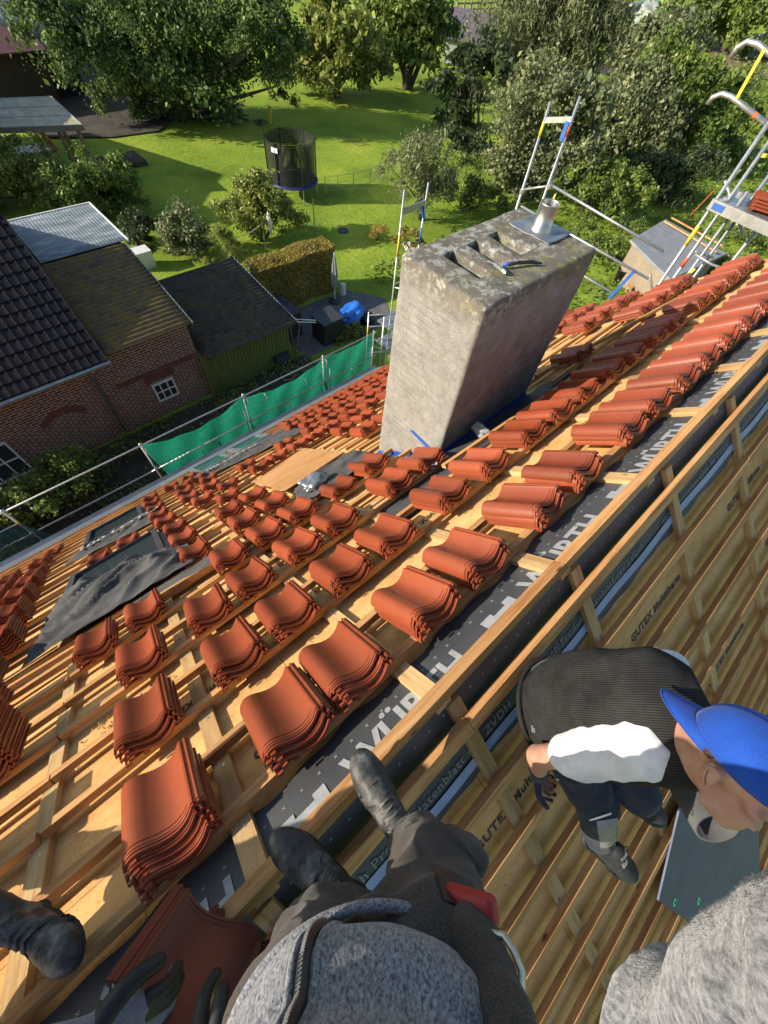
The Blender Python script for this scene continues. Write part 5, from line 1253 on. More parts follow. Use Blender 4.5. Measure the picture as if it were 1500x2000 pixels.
bu = Vector(atz(1207, 548)); b = MB(); b.lathe(bu, [(0, .03), (.22, .03), (.30, .62), (.33, .62), (.33, .58), (.31, .58), (.23, 0), (0, 0)], 22); b.build('mortar_bucket', M['black'], None, smooth=True, label='black mortar bucket standing in the side garden', cat='bucket')
bs_ = Vector(atz(1222, 575)); st_ = empty('wooden_stool', bs_, 'small wooden stool lying next to the black bucket', 'stool')
b = MB(); b.box(bs_ + Vector((-.2, -.15, .40)), bs_ + Vector((.2, .15, .44))); b.build('seat', M['batten'], st_)
for sx_, sy_ in ((-.16, -.12), (.16, -.12), (.16, .12), (-.16, .12)): b = MB(); b.box(bs_ + Vector((sx_ - .02, sy_ - .02, 0)), bs_ + Vector((sx_ + .02, sy_ + .02, .40))); b.build('leg', M['batten'], st_)
crumple('white_sack', Vector(atz(1448, 452)) + Vector((0, 0, .2)), (1.0, .7, .5), 'white', 'white sack half hidden in the shrubs below the scaffold deck', 'sack', 41)
crumple('white_cover', Vector(atz(1265, 50)) + Vector((0, 0, 1.0)), (3.6, 2.2, 1.3), 'canvas', 'bundle under a crumpled white cover far away', 'cover', 44)
b = MB(); p = Vector(atz(1240, 42)); b.box(p + Vector((-4, -.4, 0)), p + Vector((5, .4, 2.0))); b.build('metal_fence', M['zinc'], None, label='grey corrugated fence panel beside the white covered bundle', cat='fence')
b = MB(); p = Vector(atz(1285, 12)); b.box(p + Vector((-3.5, -2.0, 0)), p + Vector((3.5, 2.0, 3.4))); b.build('metal_cabin', simple('bright_green_metal', [(0.3, (0.01, 0.16, 0.06)), (0.7, (0.02, 0.24, 0.09))], 2, .5, .1), None, bevel=.1, label='bright green metal cabin at the top edge', cat='cabin')
tl = empty('small_trailer', tuple(atz(1215, 75)), 'small dark open trailer by the vegetable plot', 'trailer'); p = Vector(atz(1215, 78))
b = MB(); b.box(p + Vector((-1.6, -.8, .5)), p + Vector((1.6, .8, 1.1))); b.build('body', M['black'], tl)
for sy_ in (-.9, .9): b = MB(); b.lathe(p + Vector((0, sy_, .35)), [(0, -.1), (.35, -.1), (.35, .1), (0, .1)], 16, axis=(0, 1, 0)); b.build('wheel', M['black'], tl)
crumple('covered_heap', Vector(atz(1490, 112)) + Vector((0, 0, .8)), (3.4, 2.6, 1.6), 'canvas', 'grey green covered heap on the dry ground at far right', 'heap', 47)
fe = empty('field_gate', tuple(atz(930, 48)), 'grey wooden field gate far away at the top', 'gate'); p = Vector(atz(888, 42)); q = Vector(atz(965, 38))
for i in range(7): a = p.lerp(q, i / 6); b = MB(); b.box(a + Vector((-.12, -.12, 0)), a + Vector((.12, .12, 1.7))); b.build('post', M['grey_wood'], fe)
for h_ in (.5, 1.0, 1.5): b = MB(); b.bar(p + Vector((0, 0, h_)), q + Vector((0, 0, h_)), .08, .14); b.build('rail', M['grey_wood'], fe)
p = Vector(atz(235, 325)); b = MB(); b.box(p + Vector((-1.3, -.8, 0)), p + Vector((1.4, .9, .32))); b.build('raised_bed', M['soil'], None, bevel=.05, label='low raised bed on the shaded lawn behind the bushes', cat='raised bed')
yt = Vector(atz(527, 240)); b = MB(); b.bar(yt, yt + Vector((.15, 0, .9)), .35, .1); b.build('garden_toy', M['yellow'], None, label='small yellow board standing under the oak canopy', cat='board')
b = MB()
for i in range(9):
    a = Vector(atz(1190 - 400 + 3 * i, 478 + (i % 3) * 5)); b.lathe(a, [(0, .14), (.10, .11), (.14, .04), (.13, 0)], 7)
b.build('stone_edging', M['white'], None, kind='stuff', label='ring of pale stones at the foot of the weeping tree', cat='stones')
# ------------------------------------------------------------------ vegetation
def leaf_cloud(blobs, n, size, seed, clumps=60, up=0.35, droop=0.0, aspect=0.55, fill=0.55, csize=0.16):
    """many leaf sized faces in clumps spread through ellipsoids -> V, F"""
    rg = np.random.default_rng(seed)
    B = np.array([list(c) + list(r) for c, r in blobs], float)
    wgt = (B[:, 3] * B[:, 4] + B[:, 4] * B[:, 5] + B[:, 3] * B[:, 5]); wgt /= wgt.sum()
    nc = clumps
    bi = rg.choice(len(B), nc, p=wgt)
    d = rg.normal(size=(nc, 3)); d /= np.linalg.norm(d, axis=1, keepdims=True)
    d[:, 2] = np.where(d[:, 2] < -0.3, -d[:, 2] * 0.4, d[:, 2])
    rr = rg.uniform(fill, 1.05, nc) ** 0.7
    cc = B[bi, :3] + d * B[bi, 3:] * rr[:, None]
    cs = (B[bi, 3:].mean(axis=1) * csize * rg.uniform(0.6, 1.5, nc))
    li = rg.integers(0, nc, n)
    off = rg.normal(size=(n, 3)) * cs[li][:, None] * np.array([1, 1, 0.75])
    if droop:
        off[:, 2] -= np.abs(rg.normal(size=n)) * cs[li] * droop
    P = cc[li] + off
    hole = np.sin(P[:, 0] * 2.1 / max(size * 3, .5) + seed) * np.sin(P[:, 1] * 1.9 / max(size * 3, .5)) * np.sin(P[:, 2] * 2.3 / max(size * 3, .5) + 1) > .42
    P[hole] = cc[li][hole] + off[hole] * .45
    P[:, 2] = np.maximum(P[:, 2], GZ + 0.05)
    # leaf frame
    sz = rg.choice([.6, .85, 1.1, 1.5], nc, p=[.25, .3, .3, .15])[li]
    nrm = off / (np.linalg.norm(off, axis=1, keepdims=True) + 1e-6) * 0.6 + rg.normal(size=(n, 3)) * 0.8 + np.array([0, 0, up])
    nrm /= np.linalg.norm(nrm, axis=1, keepdims=True)
    t = rg.normal(size=(n, 3)); 
    if droop: t[:, 2] -= 1.6
    t -= nrm * (t * nrm).sum(1, keepdims=True); t /= np.linalg.norm(t, axis=1, keepdims=True); s = np.cross(nrm, t)
    L_ = (size * sz * rg.uniform(0.6, 1.35, n))[:, None]; W_ = L_ * aspect
    V = np.empty((n, 4, 3)); V[:, 0] = P - t * L_ * .5; V[:, 1] = P + s * W_ * .5 + nrm * L_ * .08; V[:, 2] = P + t * L_ * .5; V[:, 3] = P - s * W_ * .5 + nrm * L_ * .08
    return V.reshape(-1, 3), np.arange(n * 4).reshape(n, 4)
def tree(name, label, base, blobs, n, size, leaf, seed, cat='tree', trunk=0.25, clumps=None, stems=1, limbs=6, group=None, **k):
    base = Vector(base); base.z = GZ
    e = empty(name, base, label, cat, group)
    V, F = leaf_cloud(blobs, int(n * 1.2), size, seed, clumps=clumps or max(30, n // 130), **k)
    link('crown', np_mesh('crown', V, F), M[leaf], e)
    rg = random.Random(seed); b = MB()
    zmin = min(c[2] - r[2] * .2 for c, r in blobs)
    for s_ in range(stems):
        a = rg.uniform(0, 6.3); top = Vector(blobs[s_ % len(blobs)][0]) if stems > 1 else sum((Vector(c) for c, r in blobs), Vector()) / len(blobs)
        st = base + Vector((math.cos(a), math.sin(a), 0)) * (0.0 if stems == 1 else trunk * 1.2); fork = st.lerp(top, .5); fork.z = max(zmin, st.z + .3)
        mid = st.lerp(fork, .5) + Vector((rg.uniform(-.1, .1), rg.uniform(-.1, .1), 0))
        b.tube([st - Vector((0, 0, .1)), mid, fork, fork.lerp(top, .8)], [trunk * 1.15, trunk * .9, trunk * .72, trunk * .25], 9)
        for i in range(limbs):
            c, r = blobs[rg.randrange(len(blobs))]; tip = Vector(c) + Vector((rg.uniform(-.7, .7) * r[0], rg.uniform(-.7, .7) * r[1], rg.uniform(-.2, .7) * r[2]))
            m_ = fork.lerp(tip, .5) + Vector((0, 0, abs(rg.gauss(0, .4)) * trunk * 2))
            b.tube([fork.lerp(st, rg.uniform(0, .3)), m_, tip], [trunk * .45, trunk * .28, trunk * .06], 6)
    b.build('trunk', M['bark'], e, smooth=True)
    return e
def pb(base, items, squash=0.8):
    """crown masses seen at (px, py) with pixel radius r, standing over the base point"""
    out = []
    for it in items:
        px, py, r = it[:3]; dz = it[3] if len(it) > 3 else 0
        bx, by = base[0], base[1]
        P, t = over(px, py, bx, by); rad = 1.25 * r * t / FPX
        # 'over' keeps the ray near the trunk axis; t is depth along the optical axis
        out.append(((P[0], P[1], P[2] + dz), (rad, rad, rad * squash)))
    return out
bb = atz(335, 232)
tree('oak_tree', 'huge dark oak with hanging branches filling the top left', bb, pb(bb, [(120, 40, 60), (180, 110, 70), (240, 50, 75), (330, 40, 85), (300, 140, 80), (420, 60, 85), (400, 150, 75), (500, 60, 70), (520, 140, 55), (560, 90, 45), (230, 190, 45), (330, 215, 40), (290, 225, 30), (450, 215, 42), (475, 245, 28), (390, 225, 36), (60, 20, 45), (560, 190, 25)], .85), 60000, .24, 'leaf_oak', 1, trunk=.55, clumps=420, limbs=16, csize=.135, fill=.35)
bb = atz(655, 190)
tree('yellow_green_tree', 'bushy yellow green tree right of the oak', bb, pb(bb, [(650, 60, 48), (690, 100, 48), (610, 130, 42), (660, 140, 50), (720, 140, 35), (630, 30, 30)]), 13000, .42, 'leaf_lime', 2, trunk=.3)
bb = atz(795, 172)
tree('round_tree', 'round crowned tree with several bare stems standing on the lawn', bb, pb(bb, [(790, 20, 62), (760, 70, 48), (830, 70, 48), (800, 105, 45), (850, 20, 40)], .9), 15000, .42, 'leaf_mid', 3, trunk=.24, stems=6, limbs=3)
bb = atz(948, 262)
tree('thin_dark_tree', 'loose dark blue green tree between lawn and willow', bb, pb(bb, [(900, 150, 40), (870, 190, 30), (940, 130, 42), (930, 190, 35), (895, 230, 28)]), 5200, .36, 'leaf_dark', 4, trunk=.14, stems=3, limbs=5, fill=.2)
bb = atz(1060, 175)
tree('willow_tree', 'tall pale willow with hanging twigs at the top', bb, pb(bb, [(1000, 20, 60), (1060, 60, 60), (1120, 40, 60), (1170, 40, 50), (1010, 110, 45), (1100, 130, 50), (1150, 110, 42), (1200, 20, 40)], 1.0), 21000, .55, 'leaf_grey', 5, trunk=.4, droop=2.2, aspect=.22)
bb = atz(1045, 385)
tree('large_grey_tree', 'broad grey green tree directly behind the gable scaffold', bb, pb(bb, [(1000, 240, 50), (1060, 190, 52), (1110, 240, 48), (1030, 310, 48), (1090, 320, 45), (1150, 200, 40), (980, 340, 32), (1010, 370, 34), (1130, 290, 35)], .9), 22000, .24, 'leaf_grey', 6, trunk=.3, csize=.2)
bb = atz(822, 430)
tree('weeping_tree', 'small weeping tree on the lawn left of the chimney', bb, pb(bb, [(820, 290, 42), (785, 320, 34), (855, 320, 36), (820, 360, 40), (860, 370, 28), (800, 385, 26)], .9), 9500, .17, 'leaf_grey', 7, trunk=.12, droop=1.6, aspect=.35)
bb = atz(1240, 330)
tree('ivy_tree', 'mid green tree with cascading foliage between willow and scaffold', bb, pb(bb, [(1230, 200, 50), (1280, 240, 45), (1200, 260, 42), (1170, 300, 30), (1260, 180, 40)], 1.0), 16000, .26, 'leaf_grey', 8, trunk=.3, droop=1.5)
bb = atz(1330, 330)
tree('dark_tree', 'dark green tree with round clumps left of the ridge tower', bb, pb(bb, [(1340, 180, 55), (1390, 240, 42), (1340, 260, 45), (1300, 130, 40), (1400, 170, 40)], .9), 16000, .30, 'leaf_mid', 9, trunk=.3)
bb = atz(1300, 150)
tree('far_tree', 'grey green tree behind the ivy clad one', bb, pb(bb, [(1270, 110, 50), (1320, 80, 45), (1230, 130, 40)], .9), 9000, .5, 'leaf_grey', 10, trunk=.3)
bb = atz(1420, 110)
tree('far_tree', 'dark tree crown in the top right corner of the garden', bb, pb(bb, [(1400, 40, 50), (1460, 50, 50), (1350, 20, 45), (1490, 10, 45), (1430, 90, 30)], .9), 10000, .6, 'leaf_mid', 11, trunk=.4)
bb = atz(1140, 420)
tree('dark_shrub', 'large dark shrub behind the chimney pipe and rails', bb, pb(bb, [(1130, 390, 32), (1180, 360, 36), (1230, 370, 34), (1200, 410, 30)], .8), 9000, .2, 'leaf_mid', 12, cat='shrub', trunk=.1, stems=4)
bb = atz(1300, 400)
tree('dark_shrub', 'wide dark shrub under the trees left of the deck', bb, pb(bb, [(1290, 340, 38), (1340, 340, 34), (1250, 330, 34), (1310, 380, 28), (1380, 320, 28)], .8), 9000, .22, 'leaf_dark', 13, cat='shrub', trunk=.1, stems=4)
bb = atz(1230, 300)
tree('bright_shrub', 'bright green shrub catching the sun between the dark ones', bb, pb(bb, [(1215, 320, 26), (1320, 275, 30), (1225, 345, 20)], .8), 4500, .2, 'leaf_lime', 14, cat='shrub', trunk=.08, stems=3)
bb = atz(1420, 330)
tree('thicket', 'mid green thicket right of the dark shrub by the tower', bb, pb(bb, [(1410, 280, 28), (1450, 200, 30), (1475, 240, 30), (1440, 320, 26)], .7), 7000, .22, 'leaf_mid', 15, cat='shrub', trunk=.08, stems=3)
bb = atz(1470, 480)
tree('thicket', 'green shrubs below the scaffold deck at the right edge', bb, pb(bb, [(1440, 470, 30), (1480, 460, 34), (1470, 510, 26), (1410, 500, 22)], .6), 8500, .12, 'leaf_mid', 16, cat='shrub', trunk=.05, stems=4)
bb = atz(1180, 500)
tree('thicket', 'leafy shrubs between the chimney and the felt roof shed', bb, pb(bb, [(1150, 450, 24), (1190, 480, 24), (1170, 520, 22), (1230, 450, 22), (1255, 535, 22), (1130, 470, 18), (1285, 555, 18), (1228, 490, 20)], .6), 8500, .12, 'leaf_mid', 17, cat='shrub', trunk=.05, stems=4)
bb = atz(1340, 540)
tree('thicket', 'low shrubs behind the ridge beside the yellow strut', bb, pb(bb, [(1330, 540, 22), (1370, 520, 24), (1420, 510, 20), (1300, 560, 16)], .6), 6000, .11, 'leaf_mid', 18, cat='shrub', trunk=.05, stems=4)
bb = atz(900, 410)
tree('dark_shrub', 'rounded dark shrub between the weeping tree and the chimney', bb, pb(bb, [(895, 390, 26), (935, 380, 28), (965, 395, 22), (920, 330, 24)], .8), 6000, .18, 'leaf_mid', 19, cat='shrub', trunk=.06, stems=3)
bb = atz(950, 300)
tree('dark_shrub', 'dark undergrowth bush under the thin dark tree', bb, pb(bb, [(920, 290, 28), (960, 330, 28), (890, 270, 22)], .8), 5000, .22, 'leaf_dark', 20, cat='shrub', trunk=.06, stems=3)
# left side of the lawn
bb = atz(60, 400)
tree('pale_bush', 'tall grey green bush below the pergola at the left edge', bb, pb(bb, [(20, 330, 45), (70, 320, 38), (30, 380, 42), (90, 370, 36), (-30, 350, 45)], .9), 13000, .15, 'leaf_lime', 21, cat='bush', trunk=.08, stems=4)
bb = atz(190, 425)
tree('broad_bush', 'broad mid green bush between the pergola and the streaky roof', bb, pb(bb, [(130, 350, 34), (180, 345, 36), (230, 355, 32), (150, 390, 34), (210, 395, 34), (250, 400, 26), (110, 410, 28)], .9), 14000, .15, 'leaf_mid', 22, cat='bush', trunk=.08, stems=4)
bb = atz(512, 468)
tree('round_bush', 'round sunlit bush standing alone on the lawn', bb, pb(bb, [(508, 395, 42), (475, 420, 36), (545, 420, 34), (510, 435, 36), (500, 365, 24)], .85), 12000, .15, 'leaf_lime', 23, cat='bush', trunk=.08, stems=5)
bb = atz(360, 495)
tree('dark_bush', 'dark grey green bush in front of the round sunlit one', bb, pb(bb, [(358, 445, 32), (380, 470, 30), (345, 480, 26)], .9), 7000, .13, 'leaf_grey', 24, cat='bush', trunk=.06, stems=3)
bb = atz(270, 480)
tree('dark_bush', 'dark shaded bush right of the streaky corrugated roof', bb, pb(bb, [(270, 450, 26), (290, 490, 22)], .9), 4000, .15, 'leaf_dark', 25, cat='bush', trunk=.06, stems=3)
bb = atz(432, 520)
tree('dry_grass_bush', 'tuft of tall dry grass and weeds behind the green shed', bb, pb(bb, [(430, 470, 22), (460, 490, 22), (410, 515, 12)], .6), 3500, .22, 'leaf_lime', 26, cat='grass tuft', trunk=.02, stems=3, aspect=.12, up=-.2)
bb = atz(735, 470)
tree('dry_grass_bush', 'small mound of dry grass on the lawn left of the chimney', bb, pb(bb, [(742, 452, 14), (730, 458, 10)], .5), 1800, .16, 'leaf_hedge', 27, cat='grass tuft', trunk=.02, stems=3, aspect=.12)
bb = atz(778, 520)
tree('low_plants', 'low plants and seed heads in the round bed by the weeping tree', bb, pb(bb, [(800, 460, 16), (780, 475, 12), (815, 480, 12)], .6), 1800, .12, 'leaf_hedge', 28, cat='plants', trunk=.02, stems=3)
bb = (10.9, 11.6, GZ)
tree('shaded_bush', 'bush with yellow leaf tips behind the green net', bb, pb(bb, [(690, 655, 20), (660, 668, 16), (715, 668, 12)], .8), 2600, .09, 'leaf_lime', 29, cat='bush', trunk=.03, stems=4)
bb = (-1.3, 11.0, GZ)
tree('shaded_bush', 'dark bush in the shaded gap before the brick wall', bb, pb(bb, [(120, 930, 45), (60, 970, 42), (170, 920, 30)], .8), 6500, .10, 'leaf_mid', 30, cat='bush', trunk=.05, stems=4)
bb = (-3.6, 10.6, GZ)
tree('leafy_plant', 'large leaved plant seen through the net at the left edge', bb, pb(bb, [(25, 1050, 38), (70, 1080, 24), (-20, 1020, 40)], .8), 2600, .14, 'leaf_lime', 31, cat='bush', trunk=.04, stems=4)
# hedge
he = empty('hedge', (9.9, 16, GZ), 'clipped beech hedge with orange brown leaf tips beside the umbrella', 'hedge')
rg = np.random.default_rng(5); n = 24000
face = rg.choice(4, n, p=[.36, .44, .14, .06]); u = rg.uniform(0, 1, n); v = rg.uniform(0, 1, n)
hx0, hx1, hy0, hy1, hz1 = 7.95, 12.0, 15.45, 16.45, -7.75
P = np.empty((n, 3)); N_ = np.empty((n, 3))
und = lambda a, b: 0.05 * np.sin(a * 3.1) + 0.04 * np.sin(b * 4.3 + 1)
P[:, 0] = hx0 + (hx1 - hx0) * u; P[:, 1] = hy0 + (hy1 - hy0) * v; P[:, 2] = hz1 + und(P[:, 0], P[:, 1]); N_[:] = (0, 0, 1)
k = face == 1; P[k, 1] = hy0 + und(P[k, 0], v[k] * 2); P[k, 2] = GZ + (hz1 - GZ) * v[k]; N_[k] = (0, -1, 0)
k = face == 2; P[k, 0] = hx1 + und(P[k, 1], v[k]); P[k, 1] = hy0 + (hy1 - hy0) * u[k]; P[k, 2] = GZ + (hz1 - GZ) * v[k]; N_[k] = (1, 0, 0)
k = face == 3; P[k, 1] = hy1; P[k, 2] = GZ + (hz1 - GZ) * v[k]; N_[k] = (0, 1, 0)
P -= N_ * np.abs(rg.normal(0, .05, n))[:, None]; nn_ = N_ + rg.normal(size=(n, 3)) * .55; nn_ /= np.linalg.norm(nn_, axis=1, keepdims=True)
t = rg.normal(size=(n, 3)); t -= nn_ * (t * nn_).sum(1, keepdims=True); t /= np.linalg.norm(t, axis=1, keepdims=True); s = np.cross(nn_, t)
L_ = .085 * rg.uniform(.6, 1.3, n)[:, None]; V = np.empty((n, 4, 3)); V[:, 0] = P - t * L_ * .5; V[:, 1] = P + s * L_ * .33; V[:, 2] = P + t * L_ * .5; V[:, 3] = P - s * L_ * .33
link('foliage', np_mesh('hedge', V.reshape(-1, 3), np.arange(n * 4).reshape(n, 4)), M['leaf_hedge'], he)
b = MB(); b.box((hx0 + .15, hy0 + .18, GZ), (hx1 - .15, hy1 - .18, hz1 - .18)); b.build('inner_twigs', M['bark'], he)
# ground plants along the shaded wall and rough grass
def scatter(name, label, n, region, size, leaf, seed, zj=.25):
    rg = np.random.default_rng(seed); x = rg.uniform(region[0], region[1], n); y = rg.uniform(region[2], region[3], n)
    keep = (np.sin(x * 2.1 + y) + np.sin(y * 3.3 - x * 1.2) + rg.normal(0, .6, n)) > -.4; x, y = x[keep], y[keep]; n = len(x)
    P = np.stack([x, y, GZ + .03 + np.abs(rg.normal(0, zj, n))], 1); nn_ = rg.normal(size=(n, 3)) * .7 + np.array([0, 0, .8]); nn_ /= np.linalg.norm(nn_, axis=1, keepdims=True)
    t = rg.normal(size=(n, 3)); t -= nn_ * (t * nn_).sum(1, keepdims=True); t /= np.linalg.norm(t, axis=1, keepdims=True); s = np.cross(nn_, t)
    L_ = size * rg.uniform(.5, 1.4, n)[:, None]; V = np.empty((n, 4, 3)); V[:, 0] = P - t * L_ * .5; V[:, 1] = P + s * L_ * .3; V[:, 2] = P + t * L_ * .5; V[:, 3] = P - s * L_ * .3
    link(name, np_mesh(name, V.reshape(-1, 3), np.arange(n * 4).reshape(n, 4)), M[leaf], kind='stuff', label=label, cat='ground cover')
scatter('ground_cover', 'dark ground cover plants along the foot of the brick wall', 9000, (-6, 8.5, 9.8, 12.5), .10, 'leaf_mid', 61)
scatter('rough_weeds', 'rough weeds in the side garden behind the gable scaffold', 26000, (14, 46, -2, 16), .20, 'leaf_mid', 62, .22)
scatter('far_weeds', 'tall weeds and brambles beyond the felt roof shed', 16000, (44, 95, -5, 26), .45, 'leaf_mid', 63, .5)
# ------------------------------------------------------------------ people
def caps_solid(items, voxel, name, smooth_it=6, disp=None):
    """items: ('c', p0, r0, p1, r1) tapered capsule, ('e', centre, (rx, ry, rz), 3x3 axes or None) ellipsoid; fused into one surface"""
    bm = bmesh.new()
    for it in items:
        if it[0] == 'c':
            _, p0, r0, p1, r1 = it; p0, p1 = Vector(p0), Vector(p1); d = p1 - p0; L_ = d.length; q = d.to_track_quat('Z', 'Y').to_matrix().to_4x4()
            bm2 = bmesh.new(); n = 20; rings = []
            hs = []
            for k in range(7): t = -math.pi / 2 + math.pi / 2 * k / 6; hs.append((r0 * math.cos(t), r0 * math.sin(t)))
            for k in range(7): t = math.pi / 2 * k / 6; hs.append((r1 * math.cos(t), L_ + r1 * math.sin(t)))
            for r, h in hs:
                rings.append([bm.verts.new((Matrix.Translation(p0) @ q) @ Vector((max(r, 1e-4) * math.cos(2 * math.pi * i / n), max(r, 1e-4) * math.sin(2 * math.pi * i / n), h))) for i in range(n)])
            for a, b_ in zip(rings, rings[1:]):
                for i in range(n): bm.faces.new((a[i], a[(i + 1) % n], b_[(i + 1) % n], b_[i]))
            bm.faces.new(list(reversed(rings[0]))); bm.faces.new(rings[-1]); bm2.free()
        else:
            _, c, r, ax = it; m = Matrix.Identity(4)
            if ax is not None:
                for i in range(3):
                    for j in range(3): m[i][j] = ax[j][i]
            g_ = bmesh.ops.create_icosphere(bm, subdivisions=4, radius=1, matrix=Matrix.Translation(c) @ m @ Matrix.Diagonal((*r, 1)))
    bmesh.ops.recalc_face_normals(bm, faces=bm.faces)
    me = bpy.data.meshes.new(name); bm.to_mesh(me); bm.free()
    o = bpy.data.objects.new('tmp', me); COL.objects.link(o)
    md = o.modifiers.new('r', 'REMESH'); md.mode = 'VOXEL'; md.voxel_size = voxel
    if smooth_it: ms = o.modifiers.new('s', 'SMOOTH'); ms.factor = .6; ms.iterations = smooth_it
    dg = bpy.context.evaluated_depsgraph_get(); dg.update(); out = bpy.data.meshes.new_from_object(o.evaluated_get(dg)); bpy.data.objects.remove(o); bpy.data.meshes.remove(me)
    if disp:
        from mathutils import noise as mn
        nr = [v.normal.copy() for v in out.vertices]
        for v, n_ in zip(out.vertices, nr): v.co += n_ * disp(v.co, mn)
    out.materials.clear(); out.name = name
    return out
def solid(name, items, m, parent, voxel=.010, smooth_it=6, disp=None):
    me = caps_solid(items, voxel, name, smooth_it, disp); return link(name, me, M[m], parent, smooth=True)
def folds(a1=.006, s1=9, a2=.003, s2=24, sx=(1, 1, 1)):
    def f(co, mn):
        q = Vector((co.x * sx[0], co.y * sx[1], co.z * sx[2])); r = 1 - abs(mn.noise(q * s1)) * 2.2
        return a1 * max(r, -.4) + a2 * mn.noise(q * s2)
    return f
M['lace'] = simple('grey_laces', [(0.3, (0.05, 0.05, 0.05)), (0.7, (0.20, 0.19, 0.18))], 60, 0.7, 0.2)
def V3(*a): return Vector(a)
def finger_chain(items, base, dirs, lens, r0, r1):
    p = Vector(base); n = len(lens)
    for i, (d, l) in enumerate(zip(dirs, lens)):
        q = p + Vector(d).normalized() * l; ra = r0 + (r1 - r0) * i / n; rb_ = r0 + (r1 - r0) * (i + 1) / n; items.append(('c', p, ra, q, rb_)); p = q
def hand_items(wrist, pd, nrm, curl=.5, size=1.0, side=1, thumb=.6, fat=1.0):
    """palm from the wrist along pd, palm facing nrm; five fingers of unequal length, curled towards nrm"""
    pd = Vector(pd).normalized(); nrm = Vector(nrm); nrm = (nrm - pd * nrm.dot(pd)).normalized(); sd = pd.cross(nrm) * side; s = size; it = []
    w_ = Vector(wrist)
    for k in (-1.5, -.5, .5, 1.5): it.append(('c', w_ + sd * k * .012 * s, .013 * s, w_ + pd * .085 * s + sd * k * .0195 * s, .0115 * s))
    it.append(('c', w_, .019 * s, w_ + pd * .05 * s, .016 * s))
    for k, ln in zip((-1.5, -.5, .5, 1.5), (.062, .076, .082, .070)):
        b_ = w_ + pd * .088 * s + sd * k * .021 * s; ds = []
        for j in range(3): a = curl * (j + .7); ds.append(pd * math.cos(a) + nrm * math.sin(a) + sd * k * .06)
        finger_chain(it, b_, ds, [ln * .48 * s, ln * .32 * s, ln * .26 * s], .0098 * s, .0078 * s)
    b_ = w_ + pd * .022 * s + sd * .026 * s
    finger_chain(it, b_, [pd * .65 + sd * .75 + nrm * .2, pd * .85 + sd * (.45) + nrm * thumb, pd * .9 + sd * .15 + nrm * thumb], [.040 * s, .032 * s, .026 * s], .0135 * s, .009 * s)
    if fat != 1.0: it = [('c', a, ra * fat, b_, rb_ * fat) for _, a, ra, b_, rb_ in it]
    return it
def boot(parent, ankle, toe, up, m='shoe', s=1.0, laces=True, shaft=.09):
    """ankle: ankle joint; toe: toe tip; up: shin direction"""
    e = None
    a = Vector(ankle); t = Vector(toe); u0 = Vector(up).normalized(); d = (t - a); d = (d - u0 * d.dot(u0)).normalized() if False else (t - (a - u0 * .075 * s)).normalized(); sd = d.cross(u0).normalized(); u = sd.cross(d).normalized()
    L_ = .285 * s; T_ = t; H_ = T_ - d * L_
    P = lambda x, h, w_=0: H_ + d * x * L_ + u * h * s + sd * w_ * s
    it = [('e', P(.80, .030), (.080 * s, .049 * s, .036 * s), (d, sd, u)), ('e', P(.62, .034), (.085 * s, .047 * s, .042 * s), (d, sd, u)), ('e', P(.40, .042), (.085 * s, .040 * s, .050 * s), (d, sd, u)), ('e', P(.15, .040), (.048 * s, .036 * s, .045 * s), (d, sd, u)),
          ('c', P(.20, .06), .038 * s, P(.20, .06) + (a + u0 * shaft - P(.20, .06)) * 1.0, .043 * s), ('c', P(.50, .06), .030 * s, P(.28, .10), .036 * s)]
    body = solid('shoe', it, m, parent, .0065 * s, 3, lambda co, mn: .0016 * mn.noise(co * 60))
    so_ = [('e', P(.72, .008), (.098 * s, .053 * s, .014 * s), (d, sd, u)), ('e', P(.45, .008), (.09 * s, .042 * s, .014 * s), (d, sd, u)), ('e', P(.15, .008), (.052 * s, .040 * s, .014 * s), (d, sd, u))]
    me = caps_solid(so_, .006 * s, 'sole', 2); link('sole', me, M['rubber'], body, smooth=True)
    b = MB(); b.tube([P(.70, .012, -.050), P(.71, .045, -.040), P(.72, .068, -.018), P(.72, .073, 0), P(.72, .068, .018), P(.71, .045, .040), P(.70, .012, .050)], .0026 * s, 6); b.tube([P(.60, .012, -.049), P(.59, .05, -.042), P(.56, .080, -.022), P(.56, .084, .0), P(.56, .080, .022), P(.59, .05, .042), P(.60, .012, .049)], .0022 * s, 6); b.build('seam', M['rubber'], body, smooth=True)
    if laces:
        b = MB()
        for k in range(5):
            x = .56 - .065 * k; h = .088 + .011 * k
            b.tube([P(x, h - .012, -.026), P(x - .01, h + .006, 0), P(x - .03, h - .010, .026)], .0034 * s, 6); b.tube([P(x, h - .012, .026), P(x - .01, h + .008, 0), P(x - .03, h - .010, -.026)], .0034 * s, 6)
        for sg in (-1, 1): b.tube([P(.30, .125, 0), P(.33, .135, .02 * sg), P(.36, .125, .034 * sg), P(.33, .112, .026 * sg), P(.30, .122, .004 * sg)], .0026 * s, 6); b.tube([P(.30, .123, 0), P(.36, .11, .015 * sg), P(.40, .09, .030 * sg)], .0026 * s, 6)
        b.build('laces', M['lace'], body, smooth=True)
    return body
SCR_R, SCR_U, SCR_N = Vector(CR[:, 0]), Vector(CR[:, 1]), Vector(CR[:, 2])    # handy directions

